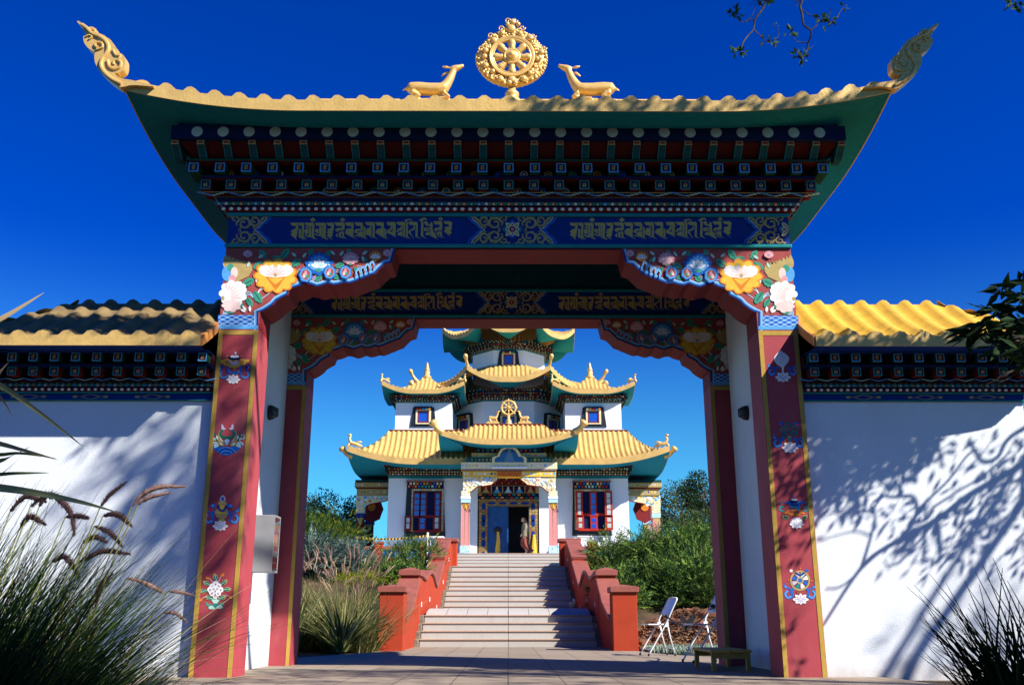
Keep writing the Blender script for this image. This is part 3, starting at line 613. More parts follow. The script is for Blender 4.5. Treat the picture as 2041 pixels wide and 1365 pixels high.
# ---------------------------------------------------------------- the eight emblems painted on the front pillars
def emb(ox, oy, k, par, fn, label):
    P = Paint(lambda u, v: (ox + u/k, oy + v/k), GY); fn(P); P.mb.build('painted_emblem', par, label=label)
def e_parasol(P):
    for d in (-1, 1):
        X = lambda u: 640 + d*u
        P.stroke([(X(210), 600), (X(200), 800), (X(230), 930), (X(330), 960), (X(420), 900), (X(420), 800), (X(350), 760)], 62, 'mblue'); P.stroke([(X(225), 900), (X(330), 950), (X(425), 880), (X(390), 790)], 30, 'lblue')
        P.stroke([(X(430), 520), (X(430), 600), (X(350), 640), (X(420), 740)], 60, 'blue', taper=True); P.stroke([(X(400), 690), (X(440), 640), (X(420), 600)], 30, 'lblue')
        P.poly([(X(185), 290), (X(215), 275), (X(235), 300), (X(190), 310)], 'yellow')
    P.poly([(470,650),(480,720),(540,790),(630,820),(720,790),(790,720),(800,640),(790,800),(700,850),(620,860),(520,820),(460,740)], 'lblue'); P.poly([(500,720),(630,790),(760,720),(720,830),(620,850),(540,830)], 'mblue')
    P.poly([(195,440),(230,400),(300,410),(420,380),(640,440),(860,385),(1000,395),(1095,405),(1085,460),(1000,500),(960,570),(840,570),(760,640),(690,640),(640,675),(580,640),(500,640),(440,590),(340,575),(290,520),(210,510)], 'yellow')
    P.poly([(340,450),(480,400),(640,450),(800,400),(960,440),(900,530),(800,540),(700,590),(560,590),(460,540),(400,530)], 'orange'); P.poly([(480,480),(640,470),(800,480),(740,560),(640,580),(560,560)], 'lpink')
    P.poly([(450,330),(500,290),(800,290),(835,340),(800,410),(640,430),(490,400)], 'navy'); P.poly([(510,330),(540,285),(600,272),(650,290),(700,272),(770,285),(795,335),(700,352),(600,352)], 'white')
    for i in range(8): P.petal(490 + i*45, 415, pi/2, 62, 34, ['lpink','mint','orange','lgreen'][i % 4])
    P.ell(675, 205, 26, 42, 'pblue'); P.stroke([(630,680),(630,770)], 14, 'tan'); P.small_lotus(610, 1010, 215)
def e_fish(P):
    P.poly([(260,700),(330,790),(560,840),(720,850),(900,830),(1080,790),(1170,720),(1180,800),(1080,930),(900,1050),(720,1110),(540,1070),(360,950),(260,820)], 'mblue')
    for k in range(5): P.stroke([(430 + k*50, 1010 + k*12), (520 + k*35, 900 + k*40), (700, 850 + k*55), (880 - k*35, 900 + k*40), (980 - k*50, 1010 + k*12)], 22, ('lblue', 'blue')[k % 2])
    for d in (-1, 1):
        X = lambda u: 735 + d*u
        P.stroke([(X(480), 560), (X(440), 500), (X(500), 540), (X(420), 590), (X(330), 620)], 70, 'mint'); P.stroke([(X(400), 380), (X(370), 470), (X(340), 560), (X(330), 680)], 60, 'green', taper=True)
        P.stroke([(X(480), 780), (X(420), 710), (X(330), 720), (X(290), 800), (X(400), 850)], 50, 'mint'); P.stroke([(X(400), 800), (X(340), 760)], 60, 'pblue')
        P.poly([(X(150), 320), (X(240), 360), (X(290), 480), (X(290), 680), (X(230), 800), (X(120), 830), (X(60), 760), (X(150), 700), (X(200), 560), (X(190), 440)], 'tan')
        P.stroke([(X(150), 330), (X(215), 440), (X(180), 520), (X(60), 560), (X(0), 560)], 80, 'green'); P.poly([(X(170), 140), (X(120), 200), (X(100), 270), (X(40), 285), (X(100), 330), (X(180), 310), (X(190), 230)], 'lilac')
        P.poly([(X(330), 480), (X(280), 560), (X(300), 620), (X(340), 560)], 'white'); P.poly([(X(240), 720), (X(150), 730), (X(170), 800)], 'white'); P.stroke([(X(110), 690), (X(180), 640), (X(200), 570)], 30, 'white', taper=True)
    P.poly([(670,610),(780,610),(805,680),(740,770),(715,800),(690,770),(640,680)], 'pblue')
def e_vase(P):
    P.ribbons(710, 700, 520, 480)
    for d in (-1, 1): P.blob(710 + d*250, 500, 95, 70, 5, .25, 'mblue'); P.blob(710 + d*270, 490, 50, 40, 5, .25, 'lblue')
    P.poly([(750,165),(820,240),(830,320),(740,365),(660,320),(670,240)], 'lpink'); P.ell(745, 290, 58, 70, 'mblue'); P.poly([(600,450),(640,370),(700,340),(790,340),(860,380),(870,470),(740,500)], 'tan')
    P.poly([(650,480),(810,480),(800,570),(660,570)], 'yellow'); P.poly([(620,570),(840,570),(910,640),(910,740),(840,850),(760,880),(660,880),(570,840),(500,720),(520,630)], 'tan'); P.poly([(560,680),(880,680),(860,720),(720,760),(560,720)], 'yellow')
    P.stroke([(600,480),(640,600),(720,650),(800,620),(840,480)], 60, 'blue'); P.poly([(620,890),(800,890),(820,1000),(560,1000)], 'tan'); P.small_lotus(670, 1110, 240)
def e_lotus(P):
    P.poly([(350,975),(400,1020),(420,1000),(440,1060),(500,1030),(510,1100),(440,1130),(370,1080)], 'lgreen'); P.poly([(900,950),(860,1010),(800,990),(740,1070),(800,1120),(880,1090)], 'lgreen')
    P.blob(645, 1090, 100, 70, 5, .1, 'teal'); P.poly([(430,1160),(470,1110),(550,1095),(640,1170),(600,1205),(470,1195)], 'mint'); P.poly([(640,1175),(700,1110),(770,1080),(850,1120),(860,1160),(800,1190)], 'mint')
    P.poly([(520,930),(560,920),(600,860),(660,860),(700,930),(765,935),(690,1030),(590,1030)], 'mint')
    for u, v, a in ((680,390,-1.9),(480,500,-2.7),(800,490,-.6),(410,660,3.0),(870,640,-.1),(560,910,-2.8),(740,910,-.4)): P.stroke([(640,640),(u,v)], 16, 'mint'); P.leaf(u, v, a, 230, 'green', 'tan', 'mint')
    for a, b, c in (((570,440),(480,320),2.9+pi*0),((725,430),(790,270),-.6),((370,840),(270,885),2.2),((910,800),(1010,820),.5)): P.stroke([a, b], 18, 'lilac'); P.petal(b[0], b[1], {0:3.3,1:-.7,2:2.3,3:.6}[[480,790,270,1010].index(b[0])], 140, 80, 'orange')
    for u, v, r in ((645,475,85),(555,540,85),(735,530,80),(490,640,85),(790,640,85),(545,740,85),(720,740,85),(600,610,80),(690,610,70)): P.blob(u, v, r, r, 5, .1, 'white'); P.ell(u, v + 10, r*.42, r*.5, 'lilac'); P.ell(u, v + 20, r*.2, r*.26, 'purple')
    for k in range(3): P.stroke([(560 + k*70, 800), (620 + k*20, 900)], 26, 'white')
def e_conch(P):
    P.ribbons(760, 730, 480, 380)
    P.poly([(690,145),(740,170),(780,210),(850,240),(910,300),(970,360),(985,450),(950,550),(860,640),(810,720),(790,870),(750,860),(730,720),(690,700),(560,610),(480,500),(470,420),(500,340),(560,270),(630,200)], 'white')
    for L in ([(540,360),(640,420),(760,435),(890,400)], [(580,290),(680,330),(780,330),(880,290)], [(640,210),(700,240),(770,215)], [(680,540),(720,490),(750,540),(700,590),(690,620)]): P.stroke(L, 12, 'lilac')
    P.small_lotus(775, 1060, 270)
def e_knot(P):
    P.ribbons(715, 760, 520, 400); P.blob(450, 240, 80, 60, 5, .25, 'mblue'); P.blob(950, 240, 80, 60, 5, .25, 'mblue')
    for L in ([(575,300),(690,205),(825,300),(700,385),(575,300)], [(500,545),(405,485),(530,360),(700,510),(860,640),(1000,580),(930,500)], [(880,510),(780,450),(640,580)], [(820,400),(915,325),(1040,435),(900,560)], [(470,600),(545,700),(620,620),(540,540),(590,500)], [(680,690),(600,620)], [(820,660),(740,720),(680,770),(740,835),(810,770),(760,720)], [(780,550),(900,640)]):
        for w_, c in ((52, 'dgreen'), (34, 'teal')):
            for a, b in zip(L, L[1:]): P.stroke([a, b], w_, c)
    P.blob(750, 900, 120, 30, 4, .2, 'orange'); P.small_lotus(760, 1070, 285)
def e_banner(P):
    for d in (-1, 1):
        P.stroke([(715 + d*330, 640), (715 + d*420, 640), (715 + d*480, 560), (715 + d*420, 500), (715 + d*330, 520)], 60, 'teal'); P.ell(715 + d*420, 350, 36, 50, 'teal'); P.leaf(760 + d*230, 930, -pi/2 + d*1.0, 240, 'dgreen', 'tan', 'teal')
    P.poly([(360,720),(480,650),(560,600),(950,600),(1000,660),(1110,720),(1050,750),(980,730),(900,790),(780,830),(600,790),(520,740),(420,750)], 'orange'); P.poly([(560,640),(930,640),(880,720),(600,720)], 'brown')
    P.poly([(380,350),(540,310),(620,340),(860,330),(930,290),(1055,350),(1000,420),(900,420),(920,560),(860,615),(780,600),(740,520),(600,560),(590,470),(500,400)], 'mblue'); P.poly([(600,400),(860,400),(840,480),(620,480)], 'blue'); P.stroke([(640,490),(760,520),(850,600),(920,580)], 50, 'teal')
    P.poly([(590,300),(860,300),(830,390),(620,390)], 'navy'); P.poly([(620,255),(640,240),(820,240),(830,265),(800,295),(650,295)], 'pblue'); P.poly([(710,95),(750,150),(710,185),(675,150)], 'mblue'); P.lotus(810, 1060, 230, 'lilac', 'purple', 'lilac'); P.small_lotus(815, 1100, 250)
def e_wheel(P):
    P.ribbons(720, 760, 500, 480); P.ell(430, 190, 50, 48, 'white'); P.ell(930, 185, 56, 50, 'mblue')
    P.ell(715, 505, 320, 325, 'tan', 32); P.ell(715, 505, 268, 272, 'maroon', 32)
    for k in range(8):
        a = k*pi/4 + pi/8; c = ['mblue','white','teal','lilac','mblue','lilac','mint','white'][k]; P.poly([(715 + r*cos(a + d), 505 + r*sin(a + d)) for r, d in ((110, -.25), (255, -.30), (262, 0), (255, .30), (110, .25))], c)
    P.ell(715, 505, 110, 112, 'tan', 20); P.ell(715, 500, 66, 66, 'mblue', 20); P.stroke([(540,250),(720,330),(860,240)], 60, 'blue')
    for u, v in ((350,490),(1080,510),(450,250),(960,260),(720,110)): P.ell(u, v, 24, 24, 'orange', 8)
    P.poly([(600,850),(850,850),(820,940),(620,940)], 'brown'); P.small_lotus(735, 1110, 260)
emb(425, 690, 15.17, pil[-1, 0], e_parasol, 'painted golden parasol emblem'); emb(405, 835, 15.17, pil[-1, 0], e_fish, 'painted pair of fishes over blue water')
emb(395, 975, 15.17, pil[-1, 0], e_vase, 'painted golden vase emblem'); emb(385, 1130, 14.37, pil[-1, 0], e_lotus, 'painted white lotus bouquet')
emb(1515, 690, 17.07, pil[1, 0], e_conch, 'painted white conch shell'); emb(1530, 830, 17.07, pil[1, 0], e_knot, 'painted teal endless knot')
emb(1540, 980, 17.07, pil[1, 0], e_banner, 'painted blue victory banner'); emb(1550, 1125, 16.06, pil[1, 0], e_wheel, 'painted eight spoked wheel')
# ---------------------------------------------------------------- curved tile roofs
def roof_face(top, fas, sof, M, tan, inw, al, ar, bl, br, run, H, lift, ll, sp, rh, fh, sd, gm=gold, fm=gold, sm=None, g1=.55, hipL=True, hipR=True, nv=8, per=6):
    M = Vector(M); tan = Vector(tan).normalized(); inw = Vector(inw).normalized()
    n = int((al + ar) / sp * per); S = [-al + (al + ar) * i / n for i in range(n + 1)]
    def bump(s):
        t = abs(((s + 1000*sp) / sp) % 1 - .5) * 2; t = (1 - t)
        return rh * max(0, 1 - (t / .56) ** 2) ** .6 if t < .56 else 0
    def lf(s):
        a = al if s < 0 else ar
        if (s < 0 and not hipL) or (s > 0 and not hipR): return 0
        return lift * max(0, (abs(s) - (a - ll)) / ll) ** 2
    def vm(s):
        if s < -bl: return max(0, (al + s) / (al - bl))
        if s > br: return max(0, (ar - s) / (ar - br))
        return 1
    rows = []
    for j in range(nv + 1):
        row = []
        for s in S:
            v = vm(s) * j / nv; z = M.z + lf(s) * (1 - v) ** 2 + H * (g1 * v + (1 - g1) * v * v) + bump(s) * min(1, vm(s) * 4 + .15)
            p = M + tan * s + inw * run * v; row.append((p.x, p.y, z))
        rows.append(row)
    top.loft(rows, gm, cap=False, close=False)
    lo = []; li = []; gr = []
    for i, s in enumerate(S):
        p = M + tan * s; z = M.z + lf(s) - fh; lo.append((p.x, p.y, z)); gr.append((p.x, p.y, M.z + lf(s)))
        s2 = s
        if s < 0 and hipL: s2 = s * (al - sd) / al
        if s > 0 and hipR: s2 = s * (ar - sd) / ar
        q = M + tan * s2 + inw * sd; li.append((q.x, q.y, M.z + lf(s) * .35 - fh + .01))
    o = inw * -.012
    fas.loft([[(a[0]+o.x, a[1]+o.y, a[2]) for a in lo], [(a[0]+o.x, a[1]+o.y, a[2] + .0) for a in rows[0]], rows[0]], fm, cap=False, close=False)
    fas.loft([lo, [(a[0]+o.x, a[1]+o.y, a[2]) for a in lo]], fm, cap=False, close=False)
    if sof is not None: sof.loft([lo, li], sm or C['soffit'], cap=False, close=False)
roofT, roofF, roofS = MB(), MB(), MB()
RY, RZ = 10.36, 5.27
for d in (-1, 1):
    roof_face(roofT, roofF, roofS, (0, RY + d*2.19, RZ), (1, 0, 0), (0, -d, 0), 3.68, 3.68, 2.4, 2.4, 2.19, 1.24, .215, 1.7, .235, .055, .115, .40)
    roof_face(roofT, roofF, roofS, (d*3.68, RY, RZ), (0, 1, 0), (-d, 0, 0), 2.19, 2.19, .02, .02, 1.28, 1.24, .215, 1.7, .235, .055, .115, .40)
rf = roofT.build('tile_roof', gate, True); roofF.build('fascia', rf); roofS.build('soffit', rf)
mb = MB(); mb.tube([(-2.4, RY, RZ + 1.24), (2.4, RY, RZ + 1.24)], .06, gold, 8); mb.build('ridge', rf)
mb = MB()
for sx_ in (-1, 1):                                          # wall between the cornice head and the roof underside
    mb.box(*sorted((sx_*(GX+.40), sx_*(GX+.44))), GY - .44, BY + GT + .44, 5.19, 5.30, C['blue'])
mb.box(-GX - .42, GX + .42, GY - .44, GY - .40, 5.19, 5.30, C['blue']); mb.box(-GX - .42, GX + .42, BY + GT + .40, BY + GT + .44, 5.19, 5.30, C['blue'])
mb.build('eave_board', rf)
FIN = [(490,612),(445,588),(400,552),(362,515),(340,490),(322,455),(314,425),(314,395),(316,376),(290,360),(270,345),(252,325),(241,300),(239,280),(240,268),(252,264),(262,266),(255,252),(243,238),(236,210),(218,190),(196,170),(206,164),(228,178),(248,186),(262,198),(270,210),(284,203),(302,204),(318,212),(330,226),(333,242),(340,246),(352,250),(380,262),(398,276),(412,282),(428,298),(442,318),(450,336),(464,348),(470,362),(466,376),(484,380),(500,388),(514,402),(522,424),(522,446),(520,468),(512,492),(496,506),(480,514),(460,516),(452,514),(462,530),(482,545),(520,557),(560,562),(640,580),(700,597),(700,606),(600,598),(548,600)]
def zf(u, v, Y, s=1):
    q = W(100 + u/3.4017, v/3.4023, Y); return (s * -q.x if s > 0 else q.x), q.z
FO = crom(FIN, 2, True)
def finial(s, Y):
    mb = MB(); pts = [zf(u, v, 8.16, s) for u, v in FO]
    if s > 0: pts = pts[::-1]
    mb.prism(pts, Y - .05, Y + .05, goldf)
    sp_ = lambda L, w: mb.tube([(zf(u, v, 8.16, s)[0], Y - .055, zf(u, v, 8.16, s)[1]) for u, v in crom(L, 4)], w, goldf, 6)
    sp_([(500,590),(440,560),(390,520),(360,470),(370,420),(400,380),(410,340),(390,300),(350,270),(300,250),(265,215),(230,190)], .018)
    sp_([(405,430),(415,470),(450,490),(485,480),(495,450),(475,430),(450,435),(445,460)], .014); sp_([(330,360),(370,345),(365,315),(335,310),(320,330),(335,345)], .014)
    sp_([(260,270),(285,262),(300,275),(280,290)], .011); sp_([(290,225),(310,225),(320,240),(300,245)], .010); sp_([(440,360),(460,395),(490,400),(480,420)], .011)
    o = mb.build('roof_finial', rf)
    if s > 0 : pass
    return bevel(o, .012, 2)
for s in (-1, 1):
    for Y in (8.16, 2*RY - 8.16): finial(s, Y)
# ---------------------------------------------------------------- dharma wheel ornament and deer on the roof
def zw(u, v, Y=10.3): return W(780 + u/4.252, 20 + v/4.25, Y)
whl = thing('wheel_ornament', zw(1022, 770), 'large gilded eight spoked wheel in a pointed leafy surround, standing on the gate ridge', 'ornament')
cen = zw(1022, 420); PXM = (zw(1122, 420).x - zw(1022, 420).x) / 100
prof = [(1012,86),(1060,118),(1110,165),(1165,195),(1215,235),(1255,285),(1290,330),(1315,385),(1322,430),(1312,490),(1290,545),(1250,595),(1195,635),(1130,662),(1070,678),(1020,684)]
outl = prof + [(2044 - u - (6 if v < 500 else 0), v) for u, v in reversed(prof[1:-1])]
N_ = 72
def ray(a):                                                  # outline radius at an angle
    best = 300
    for i in range(len(outl)):
        x1, y1 = outl[i][0]-1022, 420-outl[i][1]; x2, y2 = outl[(i+1) % len(outl)][0]-1022, 420-outl[(i+1) % len(outl)][1]
        dx, dy = cos(a), sin(a); ex, ey = x2-x1, y2-y1; den = dx*ey - dy*ex
        if abs(den) < 1e-9: continue
        t = (x1*ey - y1*ex)/den; w = (x1*dy - y1*dx)/den
        if t > 0 and -1e-6 <= w <= 1.000001: best = t
    return best
mb = MB()
def wp(a, r, y): return (cen.x + r*PXM*cos(a), 10.3 + y, cen.z + r*PXM*sin(a)*1.02)
rings = []
for i in range(N_):
    a = 2*pi*i/N_; ro = ray(a) * (1 + .012*sin(a*40))
    rings.append([wp(a, 186, -.045), wp(a, (186+ro)/2, -.06), wp(a, ro*.97, -.045), wp(a, ro, 0), wp(a, ro*.97, .045), wp(a, 186, .045)])
mb.loft(rings + [rings[0]], goldf, cap=False)
rr = random.Random(3)
for i in range(230):
    a = rr.uniform(0, 2*pi); ro = ray(a); r = rr.uniform(200, ro - 6); big = rr.random() < .25
    q = wp(a, r, -.055); s_ = rr.uniform(.013, .02) * (1.4 if big else 1); mb.ball(q, (s_, s_*.6, s_), goldf, 7, 5)
for i in range(70):
    a = 2*pi*i/70; q = wp(a, ray(a)*.985, -.03); mb.ball(q, (.017, .02, .017), goldf, 7, 5)
for u, v, r in ((1015,185,38),(940,225,24),(1090,225,24),(870,285,30),(1175,262,30),(800,370,26),(1270,385,26),(790,420,24),(1255,430,24),(800,495,26),(1235,440,22),(860,545,22),(1175,560,22),(925,610,28),(1120,605,28),(1020,612,34),(1000,640,22),(1050,640,22),(1030,130,28),(985,150,18),(1075,150,20)):
    q = zw(u, v); mb.ball((q.x, 10.232, q.z), (r*PXM, .022, r*PXM), goldf, 10, 6)
for u, v, d in ((1045,120,1),(985,125,-1),(1110,180,1),(930,190,-1),(1200,250,1),(840,250,-1),(1290,350,1),(760,360,-1),(1130,610,1),(910,600,-1)):
    pts = []
    for k in range(14):
        a = k*.55*d; r = 26*(1 - k/16); q = zw(u + r*cos(a), v + r*sin(a)); pts.append((q.x, 10.23, q.z))
    mb.tube(pts, .008, goldf, 5)
au = mb.build('flame_surround', whl, True)
def ringtube(mb, r, w, y, m=goldf, n=40, k=8):
    mb.loft([[(cen.x + (r*PXM + w*cos(2*pi*j/k))*cos(2*pi*i/n), y + w*sin(2*pi*j/k), cen.z + (r*PXM + w*cos(2*pi*j/k))*sin(2*pi*i/n)*1.02) for j in range(k)] for i in range(n + 1)], m, cap=False)
mb = MB(); ringtube(mb, 176, .026, 10.24); ringtube(mb, 186, .012, 10.225); ringtube(mb, 158, .012, 10.23); mb.build('wheel_rim', whl, True)
mb = MB(); ringtube(mb, 62, .02, 10.23); ringtube(mb, 40, .012, 10.215); mb.ball((cen.x, 10.25, cen.z), (.10, .06, .10), goldf, 20, 10); mb.ball((cen.x, 10.22, cen.z), (.05, .06, .05), goldf, 16, 10); mb.build('hub', whl, True)
for k in range(8):
    a = k*pi/4; mb = MB(); mb.tube([wp(a, r, -.04) for r in (60, 85, 100, 125, 150, 168)], [.030, .046, .040, .054, .048, .034], goldf, 10); mb.build('spoke', whl, True)
mb = MB(); b = zw(1022, 690); mb.lathe((b.x, 10.3, b.z - .22), [(.15, -.12), (.14, .05), (.10, .10), (.06, .12), (.085, .15), (.085, .19), (.05, .21), (.05, .25)], goldf, 20); mb.build('pedestal', whl, True)
def remesh(o, vox=.012, it=6):
    r = o.modifiers.new('remesh', 'REMESH'); r.mode = 'VOXEL'; r.voxel_size = vox; r.use_smooth_shade = True
    s_ = o.modifiers.new('smooth', 'SMOOTH'); s_.iterations = it; s_.factor = .5; return o
def deer_mb():
    mb = MB(); T = lambda L, f=1.0, dy=0: mb.tube([(zw(u, v).x, 10.3 + dy, zw(u, v).z) for u, v, r in L], [r*PXM*f for u, v, r in L], goldf, 10)
    T([(140,712,34),(165,690,54),(230,690,57),(320,698,57),(400,698,57),(445,685,52),(470,650,42),(500,600,35),(520,555,30),(528,530,28)])
    T([(500,528,22),(530,522,31),(560,514,28),(590,502,19),(612,492,15)])
    for dy in (-.02, .02): T([(495,520,8),(465,516,16),(440,512,12),(422,505,4)] if dy < 0 else [(490,540,8),(460,550,15),(435,568,12),(416,582,4)], .9, dy)
    T([(150,690,12),(120,692,12),(90,708,6)])
    for dy in (-.045, .045): T([(170,735,26),(240,765,20),(190,785,16)], 1, dy); T([(440,740,24),(490,770,18),(430,785,14),(330,785,12)], 1, dy)
    T([(110,795,20),(300,795,26),(500,795,20)])
    return mb
DM = deer_mb(); DM.v = [(x, y, z + .035) for x, y, z in DM.v]; a0 = zw(300, 790)
d1 = remesh(DM.build('deer_statue'), .011); tag(d1, 'gilded deer statue lying on the gate ridge left of the big wheel, facing right', 'statue', 'gilded deer on the gate ridge')
d1.location = (0, 0, 0)
mm = mirror(DM); mm.v = [(x + 2*cen.x - .024, y, z + .004) for x, y, z in mm.v]
d2 = remesh(mm.build('deer_statue'), .011); tag(d2, 'gilded deer statue lying on the gate ridge right of the big wheel, facing left', 'statue', 'gilded deer on the gate ridge')
# ---------------------------------------------------------------- side walls with their own roofs
def bwall(s):
    lab = 'white boundary wall with golden roof left of the gate, grasses growing before it' if s < 0 else 'white boundary wall with golden roof right of the gate, crossed by sharp branch shadows'
    t = thing('boundary_wall', (s * 4.2, 9.4, 0), lab, 'wall', 'boundary walls beside the gate')
    YF = 9.08; X0, X1 = GX, 5.0
    def sb(mb, a, b, *r): mb.box(*sorted((s*a, s*b)), *r)
    ztop = ZP(800, YF); mb = MB(); sb(mb, X0, X1, YF, 9.75, -.03, ztop, white); mb.build('wall', t)
    zz = lambda py, o: ZP(py, YF - o)
    mb = MB()
    z0 = ztop
    for za, zb, o, m in ((ztop, zz(797,.02), .03, 'teal'), (zz(797,.02), zz(785,.02), .015, 'blue'), (zz(785,.02), zz(781,.03), .035, 'teal'), (zz(781,.03), zz(773,.05),   .05, 'maroon'), (zz(773,.05), zz(764,.08), .09, 'navy'), (zz(764,.08), zz(754,.12), .13, 'dkmar'),
                         (zz(754,.12), zz(735,.15), .10, 'dkmar'), (zz(735,.15), zz(728,.2), .25, 'navy'), (zz(728,.2), zz(706,.22), .18, 'dkmar'), (zz(706,.22), 2.945, .33, 'blue')):
        sb(mb, X0 + (.0 if o < .2 else .0), X1 + o, YF - o, 9.75 + o, za + .001, zb - .001, C[m])
    co = mb.build('cornice', t)
    mb = MB(); x = X0 + .05; k = 0
    while x < X1 + .1:
        zc = (zz(773,.05) + zz(764,.08)) / 2
        for rr_, c, e in ((.026, 'lgreen', 0), (.019, 'navy', .001), (.012, ('orange','lpink','lblue')[k % 3], .002)):
            mb.face([(s*(x + rr_*cos(q)), YF - .093 - e, zc - .014 + rr_*1.2*sin(q)) for q in [pi*j/6 for j in range(7)]], C[c])
        if k % 3 == 0:
            for d in (-1, 1): mb.face([(s*x, YF - .134, zc + .028), (s*x, YF - .134, zc + .036), (s*(x + d*.09), YF - .134, zc + .058), (s*(x + d*.09), YF - .134, zc + .050)], C['mint' if k % 2 else 'lblue'])
        x += .056; k += 1
    zb_ = (zz(797,.02) + zz(785,.02)) / 2
    mb.build('shell_pattern', co)
    for xc in (3.45, 4.05, 4.65):                            # faint scrolls on the blue band
        mb = MB(); mb.loft([[(s*(xc + k*cos(a)), YF - .0175, zb_ + .1*k*sin(a) + .007*sin(5*a)) for a in [2*pi*i/40 for i in range(41)]] for k in (.17, .13)], C['tan'], cap=False, close=False); mb.build('painted_scroll', co)
    x = X0 + .06
    while x < X1: inst(bm_, 'bead', co, (s*x, YF - .054, (zz(781,.03) + zz(773,.05))/2), None, (.8, .8, .8)); x += .064
    x = X0 + .085; k = 0
    while x < X1 + .15:
        inst(B0, 'bracket_block', co, (s*x, YF - .22, (zz(752,.18) + zz(732,.18))/2), None, (.84, .8, .84))
        inst(B1, 'bracket_block', co, (s*(x - .02), YF - .29, (zz(725,.22) + zz(705,.22))/2 - .004), None, (.84, .8, .84)); x += .201; k += 1
    T_, F_, S_ = MB(), MB(), MB(); run = .86; zr = 3.04; H = ZP(606, 9.43) - zr; xi = 2.87; xo = 5.45; xr = 4.45
    mx = 3.9
    if s < 0: al, ar, bl, br = xo - mx, mx - xi, xr - mx, mx - xi
    else: al, ar, bl, br = mx - xi, xo - mx, mx - xi, xr - mx
    kw = dict(hipL=s < 0, hipR=s > 0)
    for d in (-1, 1):
        roof_face(T_, F_, S_, (s*mx, 9.43 + d*run, zr), (1, 0, 0), (0, -d, 0), al, ar, bl, br, run, H, .10, .8, .226, .05, .10, .36, shaded_roof if s < 0 else ochre, gold, C['blue'], g1=.75, **kw)
    roof_face(T_, F_, S_, (s*xo, 9.43, zr), (0, 1, 0), (-s, 0, 0), run, run, .01, .01, xo - xr, H, .10, .8, .226, .05, .10, .36, shaded_roof if s < 0 else ochre, gold, C['blue'], g1=.75)
    r = T_.build('tile_roof', t, True); F_.build('fascia', r); S_.build('soffit', r)
    mb = MB(); pts = []                                      # gable end against the gate pillar
    for d in (-1, 1):
        L = [(9.43 + d*run*(1 - v), zr + H*(.75*v + .25*v*v)) for v in [i/6 for i in range(7)]]; pts.append(L)
    prof_ = pts[0] + list(reversed(pts[1]))[1:]
    a, b = sorted((s*(xi - .02), s*(xi + .02))); 
    q = prof_ + [(y, z - .10) for y, z in reversed(prof_)]
    mb.prism_yz(q, a, b, MAT('roof_end_paint', (.55, .22, .05), .6)); mb.build('roof_end', r)
bwall(-1); bwall(1)
# ---------------------------------------------------------------- the temple
PZ = 3.22
tem = thing('temple', (0, 44.4, PZ), 'white tiered temple with stacked golden upturned roofs seen through the gate', 'temple')
tgold = MAT('temple_gold_tile', (.58,.365,.115), .5, .1, var=.12, scale=3, dirt=(.25,.15,.05), dirt_amt=.45, dscale=1.5)
twhite = MAT('temple_white_wall', (.78,.81,.85), .85, var=.02, scale=1)
def obox(mb, c, t, n, w, d, h, m):                          # box with width along t, depth along n
    c = Vector(c); t = Vector(t)*(w/2); n = Vector(n)*(d/2); u = Vector((0, 0, h/2)); k = len(mb.v); q = mb.mi(m)
    mb.v += [tuple(c + a*t + b*n + e*u) for e in (-1, 1) for a, b in ((-1,-1),(1,-1),(1,1),(-1,1))]
    for f in ((0,1,5,4),(1,2,6,5),(2,3,7,6),(3,0,4,7),(4,5,6,7),(3,2,1,0)): mb.f.append(tuple(k + a for a in f)); mb.i.append(q)
rt = random.Random(11)
BP_ = ['orange', 'mblue', 'lgreen', 'tan', 'red', 'cream', 'mint', 'blue']
